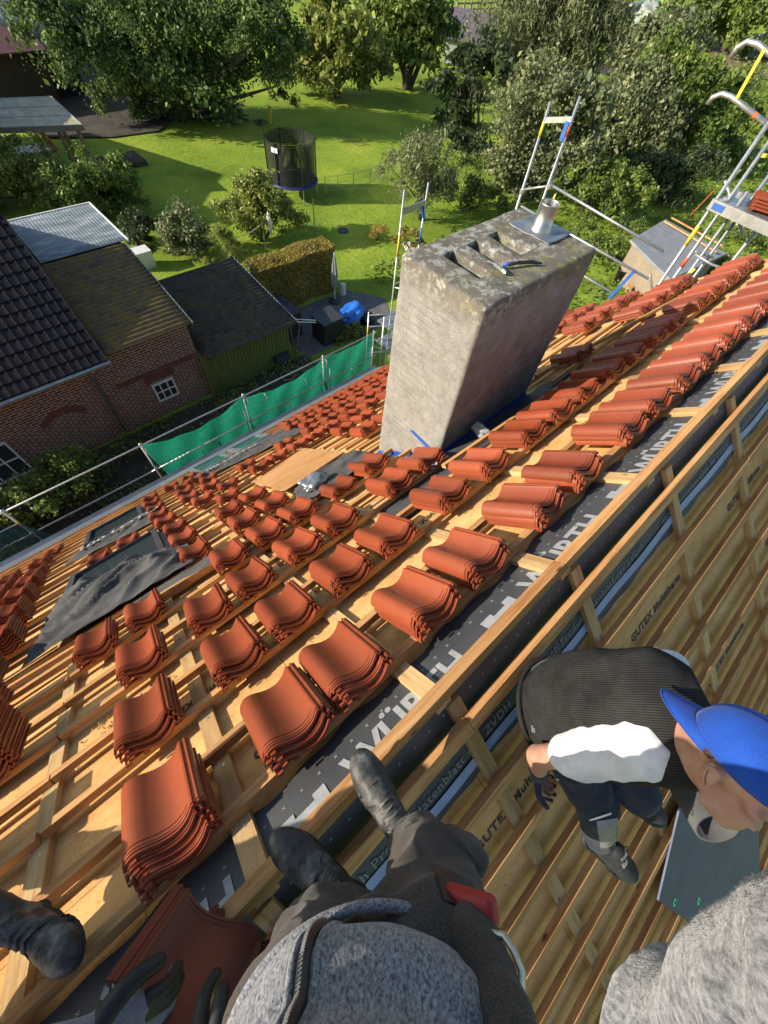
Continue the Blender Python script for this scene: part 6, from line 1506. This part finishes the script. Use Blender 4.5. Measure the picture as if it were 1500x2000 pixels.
# ---- the roofer whose own legs and sweater are seen from above
me_ = empty('person', (-0.12, -0.05, 0), 'person in a grey melange sweater and dusty black work trousers standing on the ridge battens', 'person')
aR, tR = V3(0.000, -.165, .135), Vector(atz(700, 1480, .035)); aL, tL = V3(-.215, -.165, .135), Vector(atz(548, 1636, .035))
hipR, hipL = V3(-.085, -.185, .80), V3(-.245, -.095, .80); kR, kL = V3(.022, -.165, .46), V3(-.245, -.10, .46)
pel, chest, neck = V3(-.195, -.145, .815), V3(-.285, -.19, 1.17), V3(-.315, -.20, 1.39)
W_ax, F_ax = V3(.86, -.51, 0).normalized(), V3(.51, .86, 0).normalized(); UP = V3(0, 0, 1)
head = V3(-.33, -.17, 1.57)
elb, hnd = Vector(atd(1410, 2150, .50)), V3(.10, -.005, 1.575)
elbL, hndL = V3(-.46, -.10, 1.20), V3(-.42, .0, 1.34)
body = [('c', hipR, .085, kR, .055), ('c', kR, .055, aR, .040), ('c', hipL, .085, kL, .055), ('c', kL, .055, aL, .040), ('c', aR, .034, aR.lerp(tR, .4) - V3(0, 0, .02), .02), ('c', aL, .034, aL.lerp(tL, .4) - V3(0, 0, .02), .02),
        ('e', pel, (.155, .105, .12), (W_ax, F_ax, UP)), ('e', pel.lerp(chest, .5), (.145, .10, .17), (W_ax, F_ax, UP)), ('e', chest, (.16, .11, .18), (W_ax, F_ax, UP)), ('c', chest, .07, neck, .055), ('c', neck, .052, head, .06), ('e', head + UP * .02, (.072, .092, .115), (W_ax, F_ax, UP)),
        ('c', chest + W_ax * .16 + UP * .1, .05, elb, .038), ('c', elb, .038, hnd, .026), ('c', chest - W_ax * .16 + UP * .1, .05, elbL, .038), ('c', elbL, .038, hndL, .026)]
body += hand_items(hndL, (.3, .9, .1), (0, 0, -1), .5)
body += hand_items(hnd, (-.3, .5, .75), (-.8, -.3, .2), .35)
solid('body', body, 'skin', me_, .011, 4)
tr = [('c', hipR, .104, kR, .074), ('c', kR, .074, aR + V3(0, -.02, .075), .062), ('c', hipL, .104, kL, .074), ('c', kL, .074, aL + V3(0, -.02, .075), .062), ('e', pel - UP * .04, (.178, .125, .11), (W_ax, F_ax, UP)),
      ('c', kR + V3(.045, -.02, .10), .045, kR + V3(.045, -.03, -.06), .04)]
solid('trousers', tr, 'trousers', me_, .0085, 3, folds(.018, 7, .006, 19, (1.4, 1.4, .9)))
sw = [('e', pel + UP * .10 + F_ax * .008, (.182, .132, .115), (W_ax, F_ax, UP)), ('e', pel.lerp(chest, .55) + F_ax * .015, (.178, .135, .18), (W_ax, F_ax, UP)), ('e', chest + F_ax * .008, (.185, .128, .17), (W_ax, F_ax, UP)), ('c', chest + UP * .12, .09, neck - UP * .03, .062),
      ('c', chest + W_ax * .15 + UP * .10, .075, elb, .058), ('c', elb, .054, hnd - (hnd - elb).normalized() * .05, .040), ('c', chest - W_ax * .15 + UP * .10, .075, elbL, .058), ('c', elbL, .058, hndL - (hndL - elbL).normalized() * .04, .042)]
swo = solid('sweater', sw, 'sweater', me_, .008, 4, folds(.012, 5.5, .003, 20, (1, 1, 1.7)))
# hem band, zip and fuzz on the sweater
def ray_hit(mesh_o, o_, d_):
    return None
hem = []; hc = pel + UP * .035 + F_ax * .008
b = MB(); ring = []
for i in range(65):
    t = 2 * math.pi * i / 64; ring.append(hc + W_ax * .178 * math.cos(t) + F_ax * .131 * math.sin(t))
b.tube([p - UP * .012 for p in ring], .0085, 8, caps=False); b.build('hem', M['sweater'], swo, smooth=True)
from mathutils.bvhtree import BVHTree
def surf(o, p, d):
    bv = BVHTree.FromPolygons([v.co for v in o.data.vertices], [tuple(f.vertices) for f in o.data.polygons]); return bv, bv.ray_cast(Vector(p), Vector(d))
bv, _ = surf(swo, pel, F_ax)
zp = []
zdir = (F_ax * 1.0 - W_ax * .10).normalized()
for k in range(40):
    z = hc.z - .005 + .0105 * k; o_ = Vector((pel.x, pel.y, z)).lerp(Vector((chest.x, chest.y, z)), k / 40) - W_ax * (.012 + .03 * k / 40)
    h = bv.ray_cast(o_, zdir)
    if h[0] is not None: zp.append(h[0])
if len(zp) > 3:
    b = MB(); b.tube([p + zdir * .0015 for p in zp], .0085, 8); b.build('zip', M['black'], swo, smooth=True)
    b = MB()
    for k in range(0, len(zp) - 1):
        for t in (0, .33, .66): p = zp[k].lerp(zp[k + 1], t) + zdir * .0085; b.box(p - Vector((.0028, .0028, .0010)), p + Vector((.0028, .0028, .0010)))
    b.build('zip_teeth', M['steel'], swo)
    for sgn in (-1, 1):
        b = MB(); b.tube([p + W_ax * sgn * .015 + zdir * -.001 for p in zp], .0055, 8); b.build('placket', M['sweater'], swo, smooth=True)
# wool fuzz: fine fibres standing off the knit
def fuzz(o, n, ln, seed, parent):
    rg = np.random.default_rng(seed); me = o.data; me.calc_loop_triangles(); co = np.empty(len(me.vertices) * 3, np.float32); me.vertices.foreach_get('co', co); co = co.reshape(-1, 3)
    nm = np.empty(len(me.vertices) * 3, np.float32); me.vertices.foreach_get('normal', nm); nm = nm.reshape(-1, 3); T_ = np.empty(len(me.loop_triangles) * 3, np.int32); me.loop_triangles.foreach_get('vertices', T_); T_ = T_.reshape(-1, 3)
    a, b_, c = co[T_[:, 0]], co[T_[:, 1]], co[T_[:, 2]]; A = np.linalg.norm(np.cross(b_ - a, c - a), axis=1)
    cen = (a + b_ + c) / 3; d = np.linalg.norm(cen - CAMLOC.astype(np.float32), axis=1); A = A / (d ** 1.0); i = rg.choice(len(T_), n, p=A / A.sum())
    u, v = rg.uniform(0, 1, n), rg.uniform(0, 1, n); k = u + v > 1; u[k], v[k] = 1 - u[k], 1 - v[k]
    P = a[i] + (b_[i] - a[i]) * u[:, None] + (c[i] - a[i]) * v[:, None]; N = nm[T_[i, 0]] + rg.normal(0, .7, (n, 3)); N /= np.linalg.norm(N, axis=1, keepdims=True)
    s = np.cross(N, rg.normal(size=(n, 3))); s /= np.linalg.norm(s, axis=1, keepdims=True); l = ln * rg.uniform(.3, 1.2, n)[:, None]; w_ = .00007
    V = np.empty((n, 3, 3)); V[:, 0] = P - s * w_; V[:, 1] = P + s * w_; V[:, 2] = P + N * l
    link('wool_fuzz', np_mesh('fuzz', V.reshape(-1, 3), np.arange(n * 3).reshape(n, 3)), M['sweater'], parent, kind='stuff')
fuzz(swo, 120000, .0015, 3, swo)
bR = boot(me_, aR, tR, (kR - aR), 'shoe', 1.14); bL = boot(me_, aL, tL, (kL - aL), 'shoe', 1.14)
# fly, belt pouch, red tape measure and loop at the right hip
hx = Vector(atd(918, 1768, .86))
b = MB(); b.bar(hx - V3(-.02, .02, -.035), hx + V3(-.02, .02, -.035), .026, .040, up=(.6, .5, .3)); b.build('tape_measure', simple('red_plastic', [(0.3, (0.30, 0.02, 0.02)), (0.7, (0.42, 0.03, 0.03))], 8, .55, .05), me_, bevel=.009, smooth=True)
lp = [(930, 1795, .84), (950, 1822, .82), (985, 1828, .81), (1005, 1860, .80), (1020, 1900, .79), (1018, 1935, .78), (998, 1955, .77)]
b = MB(); b.tube([Vector(atd(*q)) for q in lp], .0050, 10); b.build('tool_loop', M['steel'], me_, smooth=True)
pch = [(905, 1780, .90), (930, 1840, .84), (960, 1920, .80), (990, 2000, .76), (1010, 2060, .74)]
it = [('c', Vector(atd(*a)), .030, Vector(atd(*c_)), .034) for a, c_ in zip(pch, pch[1:])]
solid('tool_pouch', it, 'trousers', me_, .006, 3, folds(.003, 20, .001, 50))
hk = empty('knife_sheath', (0, 0, 0)) if False else None

TRO = [c for c in me_.children if c.name.startswith('trousers')][0]
# ---- bending worker on the shaded slope, blue cap worn backwards
wk = empty('person', tuple(Vector(EW(.95, .9, 0))), 'person in charcoal corduroy waistcoat, white T-shirt and blue cap crouching on the shaded slope', 'person')
hip = Vector(atd(1092, 1385, 1.98)); nk = Vector(atd(1338, 1398, 1.55)); hd = Vector(atd(1436, 1500, 1.42))
sp = (nk - hip).normalized(); back = (CAMV - hip.lerp(nk, .5)).normalized(); back = (back - sp * back.dot(sp)).normalized(); across = sp.cross(back).normalized()
if across.dot(SCR_U) < 0: across = -across
shN = Vector(atd(1245, 1468, 1.54)); shF = nk + across * .15 - sp * .10 - back * .07
hN, hF = hip - across * .09, hip + across * .09
aN, aF = Vector(atd(1170, 1648, 2.68)), Vector(atd(1232, 1548, 2.74))
kN, kF = Vector(atd(1165, 1570, 2.18)), Vector(atd(1245, 1545, 2.25))
tN, tF = aN + V3(.05, -.225, -.15), aF + V3(.07, -.215, -.15)
elN = Vector(atd(1052, 1478, 1.80)); haN = Vector(atd(1052, 1512, 2.02))
vF = (shF - CAMV).normalized(); elF = shF + vF * .27 - across * .04; haF = elF + vF * .20 - across * .08
# head frame: crown towards upper right and viewer, face towards lower right
vh = (CAMV - hd).normalized(); cr_ = (SCR_R * .84 + SCR_U * .50); cr_ = (cr_ - vh * cr_.dot(vh)).normalized()
ear = (vh * .86 - cr_ * .51).normalized(); crown = (cr_ - ear * cr_.dot(ear)).normalized(); face = crown.cross(ear).normalized()
if face.dot(SCR_R * .5 - SCR_U * .8) < 0: face = -face
HK = 1.08
H_ = lambda f_, c_, e_: hd + (face * f_ + crown * c_ + ear * e_) * HK
body = [('c', hN, .085, kN, .055), ('c', kN, .052, aN, .038), ('c', hF, .085, kF, .055), ('c', kF, .052, aF, .038), ('c', aN, .036, tN + (aN - tN) * .25, .028), ('c', aF, .036, tF + (aF - tF) * .25, .028),
        ('e', hip + sp * .02, (.15, .10, .12), (across, back, sp)), ('e', hip.lerp(nk, .5), (.145, .095, .17), (across, back, sp)), ('e', hip.lerp(nk, .8), (.16, .095, .12), (across, back, sp)),
        ('c', nk - sp * .05, .062, nk + (hd - nk) * .35, .055), ('c', nk, .055, H_(-.02, -.05, 0), .056),
        ('e', H_(.0, .035, 0), (.098, .088, .076), (face, crown, ear)), ('e', H_(.035, -.055, 0), (.060, .060, .054), (face, crown, ear)), ('c', H_(.055, -.095, 0), .026, H_(.075, -.09, 0), .018),
        ('c', H_(.02, -.085, .045), .016, H_(.066, -.103, .012), .017), ('c', H_(.086, .018, 0), .009, H_(.103, -.024, 0), .0115), ('c', H_(.085, .035, -.03), .010, H_(.085, .035, .03), .010), ('c', H_(.094, -.058, -.018), .007, H_(.094, -.058, .018), .007), ('e', H_(.07, -.015, .04), (.022, .018, .016), (face, crown, ear)),
        ('e', H_(-.012, -.010, .078), (.022, .036, .012), (face, crown, ear)), ('e', H_(-.016, .010, .086), (.020, .018, .007), (face, crown, ear)), ('c', H_(.004, -.028, .084), .006, H_(-.026, .018, .088), .005), ('e', H_(-.012, -.005, -.078), (.020, .032, .010), (face, crown, ear)),
        ('c', shN, .052, elN, .040), ('c', elN, .044, haN, .028), ('c', shF, .052, elF, .040), ('c', elF, .040, haF, .026)]
pdN = (haN - elN).normalized(); body += hand_items(haN, pdN, (.3, -.6, .2), .6); body += hand_items(haF, (haF - elF), (-.3, -.2, -.6), .6)
solid('body', body, 'skin', wk, .0085, 3, lambda co, mn: .0012 * mn.noise(co * 45))
it = [('c', H_(-.03, .055, .0), .0835, H_(-.07, -.02, 0), .062)]
solid('hair', [('e', H_(-.026, .040, 0), (.094, .068, .0805), (face, crown, ear))], 'hair', wk, .005, 2, lambda co, mn: .002 * mn.noise(co * 120))
b = MB(); b.tube([H_(-.002, -.030, .0905), H_(-.012, -.020, .0925), H_(-.020, -.004, .0935), H_(-.022, .010, .0935), H_(-.012, .020, .0925)], .0030, 6); b.build('ear_fold', M['skin'], wk, smooth=True)
b = MB(); b.tube([H_(.060, .020, .030), H_(.075, .024, .022), H_(.088, .022, .010)], .004, 6); b.build('eyebrow', M['hair'], wk, smooth=True)
# cap: dome cut at the forehead line, brim over the nape
def cap_dome():
    bm = bmesh.new(); N1, N2 = 36, 12; rings = []
    for j in range(N2 + 1):
        ph = math.pi / 2 * (1 - j / N2 * 1.06); row = []
        for i in range(N1):
            t = 2 * math.pi * i / N1; q = H_(-.004 + .110 * math.cos(ph) * math.cos(t), .040 + .100 * math.sin(ph), .089 * math.cos(ph) * math.sin(t))
            seam = 1 - .018 * (1 if i % 6 == 0 else 0)
            row.append(bm.verts.new(hd + (q - hd) * seam))
        rings.append(row)
    for a, c_ in zip(rings, rings[1:]):
        for i in range(N1): bm.faces.new((a[i], a[(i + 1) % N1], c_[(i + 1) % N1], c_[i]))
    bmesh.ops.remove_doubles(bm, verts=bm.verts, dist=1e-4); bmesh.ops.recalc_face_normals(bm, faces=bm.faces); bmesh.ops.solidify(bm, geom=bm.faces[:], thickness=.003)
    m_ = bpy.data.meshes.new('cap'); bm.to_mesh(m_); bm.free(); return m_
cp = link('cap', cap_dome(), M['cap'], wk, smooth=True)
def brim(u, v):
    t = math.pi * (.5 + (u - .5) * .72) + 0; r0 = 1.0; rr_ = 1 + v * .72 * math.sin(math.pi * min(max(u, .02), .98)) ** .6
    f_ = -.004 - .108 * math.sin(math.pi * (.14 + .72 * u)) * (1 + v * .72 * math.sin(math.pi * u) ** .5); e_ = .089 * math.cos(math.pi * (.14 + .72 * u)) * (1 - v * .12)
    return H_(f_, .036 - .026 * v - .010 * v * math.cos(math.pi * (u - .5)), e_)
link('brim', grid_mesh(brim, 24, 10, 'brim', thick=.003), M['cap'], cp, smooth=True)
b = MB(); b.lathe(H_(-.004, .141, 0), [(.008, -.003), (.008, .002), (.004, .005), (0, .006)], 12, axis=crown); b.tube([brim(i / 24, 1.0) for i in range(25)], .0022, 6); b.build('cap_trim', M['cap'], cp, smooth=True)
# white T-shirt and corduroy waistcoat
tsh = [('e', hip.lerp(nk, .08), (.168, .125, .10), (across, back, sp)), ('e', hip.lerp(nk, .5), (.165, .118, .19), (across, back, sp)), ('e', hip.lerp(nk, .8) - back * .015, (.172, .095, .11), (across, back, sp)), ('c', nk - sp * .10, .068, nk - sp * .01, .060),
       ('c', shN.lerp(nk, .15), .078, shN.lerp(elN, .60), .070), ('c', shF.lerp(nk, .2), .068, shF.lerp(elF, .30), .060)]
solid('t_shirt', tsh, 'white_cloth', wk, .0065, 2, folds(.009, 9, .004, 24))
vst = []
for k in range(12):
    t = -.02 + .90 * k / 11; wd = .190 + .020 * math.sin(math.pi * min(t * 1.3, 1)) ; dp = .142 + .014 * math.sin(math.pi * min(t * 1.2, 1)) - .012 * max(0, t - .6)
    vst.append(('e', hip.lerp(nk, t) + back * (.004 + .010 * math.sin(math.pi * t)), (wd, dp, .115), (across, back, sp)))
vst += [('c', nk - sp * .10, .105, nk - sp * .03, .088), ('c', nk.lerp(shN, .25) - sp * .05, .085, nk.lerp(shN, .55) - sp * .04, .080)]
def cord2():
    m, nt, b = _mat('charcoal_corduroy'); co = coords(nt); vm = nt.nodes.new('ShaderNodeVectorMath'); vm.operation = 'DOT_PRODUCT'; nt.links.new(co, vm.inputs[0]); vm.inputs[1].default_value = tuple(across)
    wb = noise(nt, co, 5, 3); ml = nt.nodes.new('ShaderNodeMath'); ml.operation = 'MULTIPLY_ADD'; nt.links.new(vm.outputs['Value'], ml.inputs[0]); ml.inputs[1].default_value = 950; 
    w2 = nt.nodes.new('ShaderNodeMath'); w2.operation = 'MULTIPLY'; nt.links.new(wb, w2.inputs[0]); w2.inputs[1].default_value = 14; nt.links.new(w2.outputs[0], ml.inputs[2])
    sn = nt.nodes.new('ShaderNodeMath'); sn.operation = 'SINE'; nt.links.new(ml.outputs[0], sn.inputs[0])
    mr = nt.nodes.new('ShaderNodeMapRange'); mr.inputs[1].default_value = -1; nt.links.new(sn.outputs[0], mr.inputs[0])
    r = ramp(nt, [(0.1, (0.013, 0.013, 0.014)), (0.9, (0.036, 0.035, 0.034))]); nt.links.new(mr.outputs[0], r.inputs[0])
    n = noise(nt, co, 8, 7, 0.75); r2 = ramp(nt, [(0.3, (0.6, 0.6, 0.6)), (0.7, (1.5, 1.47, 1.42))]); nt.links.new(n, r2.inputs[0])
    nt.links.new(mix(nt, 1.0, r.outputs[0], r2.outputs[0], 'MULTIPLY'), b.inputs['Base Color']); b.inputs['Roughness'].default_value = 0.95; b.inputs['Specular IOR Level'].default_value = .15
    bump(nt, b, mr.outputs[0], 0.4, 0.002); return m
M['cord'] = cord2()
vo = solid('waistcoat', vst, 'cord', wk, .007, 3, folds(.009, 6.5, .003, 17, (1.0, 1.2, .8)))
b = MB(); ring = []
for i in range(49):
    t = 2 * math.pi * i / 48; ring.append(hip - sp * .055 + across * .198 * math.cos(t) + back * .150 * math.sin(t))
b.tube(ring, .011, 6, caps=False); b.build('waistcoat_hem', M['cord'], vo, smooth=True)
b = MB(); q = bvq = BVHTree.FromPolygons([v.co for v in vo.data.vertices], [tuple(f.vertices) for f in vo.data.polygons])
pts = []
for i in range(9):
    h = bvq.ray_cast(hip + sp * .03 - across * (.09 - .005 * i) + sp * (.0 + .010 * i) * 0 + back * .5 + sp * (i - 4) * .012, -back)
    if h[0] is not None: pts.append(h[0])
if len(pts) > 2: b.tube(pts, .006, 6); b.build('waistcoat_strap', M['cord'], vo, smooth=True)
h = bvq.ray_cast(hip + sp * .03 - across * .075 + back * .5, -back)
if h[0] is not None: b = MB(); b.bar(h[0] - across * .012 + back * .004, h[0] + across * .012 + back * .004, .022, .004, up=back); b.build('buckle', M['steel'], vo)
trn = [('c', hN, .105, kN, .080), ('c', kN, .078, aN.lerp(kN, .22), .060), ('c', hF, .105, kF, .080), ('c', kF, .078, aF.lerp(kF, .22), .060), ('e', hip - sp * .03, (.165, .118, .10), (across, back, sp))]
to = solid('trousers', trn, 'navy', wk, .0085, 4, folds(.009, 9, .003, 24))
bvt = BVHTree.FromPolygons([v.co for v in to.data.vertices], [tuple(f.vertices) for f in to.data.polygons])
def decal(px0, py0, px1, py1, nm, m, n1=8, n2=8, off=.004, bvt=None, to=None):
    """patch of cloth following the trouser surface"""
    vs, ok = [], []
    for j in range(n2 + 1):
        for i in range(n1 + 1):
            r = Vector(ray(px0[0] + (px0[1] - px0[0]) * i / n1 + px1 * j / n2, py0[0] + (py0[1] - py0[0]) * j / n2 + py1 * i / n1)).normalized(); h = bvt.ray_cast(CAMV, r); ok.append(h[0] is not None); vs.append((h[0] + h[1] * off) if h[0] is not None else CAMV)
    fs = []
    for j in range(n2):
        for i in range(n1):
            a = j * (n1 + 1) + i; f = (a, a + 1, a + n1 + 2, a + n1 + 1)
            if all(ok[k] for k in f) and max((vs[f[k]] - vs[f[0]]).length for k in range(4)) < .08: fs.append(f)
    if fs:
        me = bpy.data.meshes.new(nm); me.from_pydata([tuple(v) for v in vs], [], fs); link(nm, me, M[m], to, smooth=True)
decal = (lambda f: (lambda *a, **k: f(*a, **{'bvt': bvt, 'to': to, **k})))(decal)
decal((1165, 1205), (1602, 1655), 8, -6, 'knee_patch', 'silver', 30, 30); decal((1152, 1192), (1597, 1601), 0, -12, 'reflective_piping', 'reflect', 10, 1, .006); decal((1150, 1180), (1672, 1675), 4, 8, 'reflective_piping', 'reflect', 10, 1, .006)
decal((1078, 1092), (1518, 1530), 3, 2, 'pocket_label', 'white_cloth', 3, 3); decal((1086, 1100), (1540, 1548), 3, 2, 'pocket_tab', 'blue', 3, 3)
bvm = BVHTree.FromPolygons([v.co for v in TRO.data.vertices], [tuple(f.vertices) for f in TRO.data.polygons])
decal((664, 712), (1700, 1716), 0, -4, 'fly_flap', 'black', 14, 8, .006, bvt=bvm, to=TRO); decal((664, 704), (1719, 1724), 0, -4, 'fly_zip', 'steel', 12, 2, .008, bvt=bvm, to=TRO); decal((845, 893), (1690, 1760), 20, 20, 'pocket_opening', 'black', 14, 14, .003, bvt=bvm, to=TRO)
gl = hand_items(haN, pdN, (.3, -.6, .2), .6, 1.12) + [('c', haN - pdN * .07, .038, haN, .032)]
solid('glove', gl, 'navy', wk, .006, 2)
boot(wk, aN, tN, (kN - aN), 'shoe2', 1.15); boot(wk, aF, tF, (kF - aF), 'shoe2', 1.15)

# ---- third person, mostly outside the frame at lower left: one foot and two gloved hands
p3 = empty('person', tuple(LW(-1.45, .3, 0)), 'person beyond the left edge, showing one bare ankle, black boot and two grey gloves', 'person')
a3 = Vector(LW(-1.15, .64, .14)); t3 = Vector(LW(-.93, .30, .04)); k3 = V3(-1.43, .40, .0)
hp3 = V3(-1.62, .60, .02); a3b = Vector(LW(-1.62, 1.15, .12)); k3b = V3(-1.42, .72, .12); ch3 = V3(-1.30, .47, .50); hd3 = V3(-1.20, .44, .80)
w1 = Vector(atd(165, 2035, 1.40)); w2 = Vector(atd(400, 2190, 1.22))
body = [('c', hp3 + V3(0, .09, 0), .085, k3, .055), ('c', k3, .052, a3, .036), ('c', hp3 - V3(0, .09, 0), .085, k3b, .055), ('c', k3b, .052, a3b, .038), ('e', hp3, (.14, .15, .13), None), ('c', hp3, .12, ch3, .13), ('c', ch3, .09, hd3, .06), ('e', hd3 + V3(.02, 0, .04), (.09, .075, .11), None)]
e1, e2 = ch3.lerp(w1, .5) + V3(-.10, .03, -.05), ch3.lerp(w2, .5) + V3(-.05, -.12, -.08)
body += [('c', ch3 + V3(0, .16, .08), .05, e1, .038), ('c', e1, .038, w1, .028), ('c', ch3 + V3(0, -.16, .08), .05, e2, .038), ('c', e2, .038, w2, .028), ('c', a3, .036, a3.lerp(t3, .6), .03)]
f1 = (Vector(atd(300, 1985, 1.42)) - w1).normalized(); hN1 = hand_items(w1, f1, -SCR_N * .9 - SCR_U * .2, .42, 1.0, 1, .2)
f2 = (Vector(atd(372, 1960, 1.30)) - w2).normalized(); hN2 = hand_items(w2, f2, -SCR_N, .35, 1.0, -1, .3)
solid('body', body + hN1 + hN2, 'skin', p3, .010, 3)
solid('trousers', [('c', hp3 + V3(0, .09, 0), .105, k3, .078), ('c', k3, .078, k3.lerp(a3, .2), .07), ('c', hp3 - V3(0, .09, 0), .105, k3b, .078), ('c', k3b, .078, a3b.lerp(k3b, .1), .06), ('e', hp3, (.15, .17, .14), None)], 'trousers', p3, .010, 3, folds())
solid('jacket', [('c', hp3 + V3(.02, 0, .08), .145, ch3, .155), ('c', ch3 + V3(0, .16, .08), .068, e1, .052), ('c', e1, .052, e1.lerp(w1, .75), .042), ('c', ch3 + V3(0, -.16, .08), .068, e2, .052), ('c', e2, .052, e2.lerp(w2, .75), .042), ('c', ch3, .11, ch3.lerp(hd3, .35), .07)], 'navy', p3, .010, 3, folds())
solid('hair', [('e', hd3 + V3(-.005, 0, .06), (.10, .085, .105), None)], 'hair', p3, .008, 2)
boot(p3, a3, t3, V3(-.25, .35, 1.0), 'shoe', 1.18, True, .05)
solid('sock', [('c', a3 + (k3 - a3).normalized() * .045, .050, a3 + (k3 - a3).normalized() * .075, .049)], 'blue', p3, .005, 2, folds(.003, 60, .001, 90))
g1 = hand_items(w1, f1, -SCR_N * .9 - SCR_U * .2, .42, 1.08, 1, .2, 1.5) + [('c', w1 - f1 * .07, .040, w1, .034)]
go = solid('glove', g1, 'glove', p3, .0055, 2)
tips = [x for x in g1 if x[0] == 'c' and x[2] if False]
g2 = hand_items(w2, f2, -SCR_N, .35, 1.10, -1, .3, 1.35) + [('c', w2 - f2 * .07, .040, w2, .034)]
solid('glove', g2, 'rubber', p3, .0055, 2)
# black rubber over the fingers of the grey glove
g3 = [x for x in hand_items(w1, f1, -SCR_N * .9 - SCR_U * .2, .42, 1.10, 1, .2, 1.6)[11:]]
solid('finger_coating', g3, 'rubber', go, .0055, 2)

# ---- roofing sheet and roll on the shaded slope
def slab():
    cs = [(1.00, 2.55), (1.22, 3.30), (2.25, 4.30), (2.45, 3.55), (1.85, 2.30), (1.45, 2.20)]
    b = MB(); top = [EW(x, s, .016) for x, s in cs]; bot = [EW(x, s, .004) for x, s in cs]; n = len(cs)
    b.add(top + bot, [tuple(range(n))[::-1], tuple(range(n, 2 * n))] + [(i, (i + 1) % n, n + (i + 1) % n, n + i) for i in range(n)]); return b
slab().build('roofing_sheet', M['membrane_blue'], None, label='blue grey roofing sheet with small green marks lying across the shaded battens', cat='roofing sheet')
M['green_mark'] = simple('green_marker', [(0.3, (0.05, 0.45, 0.22)), (0.7, (0.12, 0.6, 0.33))], 30, .6, 0)
for i, (X, S) in enumerate(((1.13, 2.80), (1.36, 3.20), (1.72, 2.45))):
    b = MB(); c0 = EW(X, S, .020)
    for k in range(5):
        a = 2 * math.pi * k / 5; p = EW(X + .022 * math.cos(a), S + .030 * math.sin(a), .019); q = EW(X + .024 * math.cos(a + 1.6), S + .026 * math.sin(a + 1.6), .019); b.bar(p, q, .010, .002, up=EW(0, 0, 1))
    b.build('chalk_mark', M['green_mark'], bpy.data.objects['roofing_sheet'])
r1 = Vector(atd(1402, 1618, 3.25)); rax = Vector((-.62, -.45, .62)).normalized(); r0 = r1 - rax * .42
b = MB(); ax = rax; L_ = .42
b.lathe(r0, [(.0, 0), (.100, .0), (.112, .02), (.116, L_ * .5), (.113, L_), (.096, L_), (.092, .05), (0, .05)], 36, axis=ax); b.build('membrane_roll', M['membrane_grey'], None, smooth=True, label='short grey roll of membrane with open black end on the roofing sheet', cat='roll')
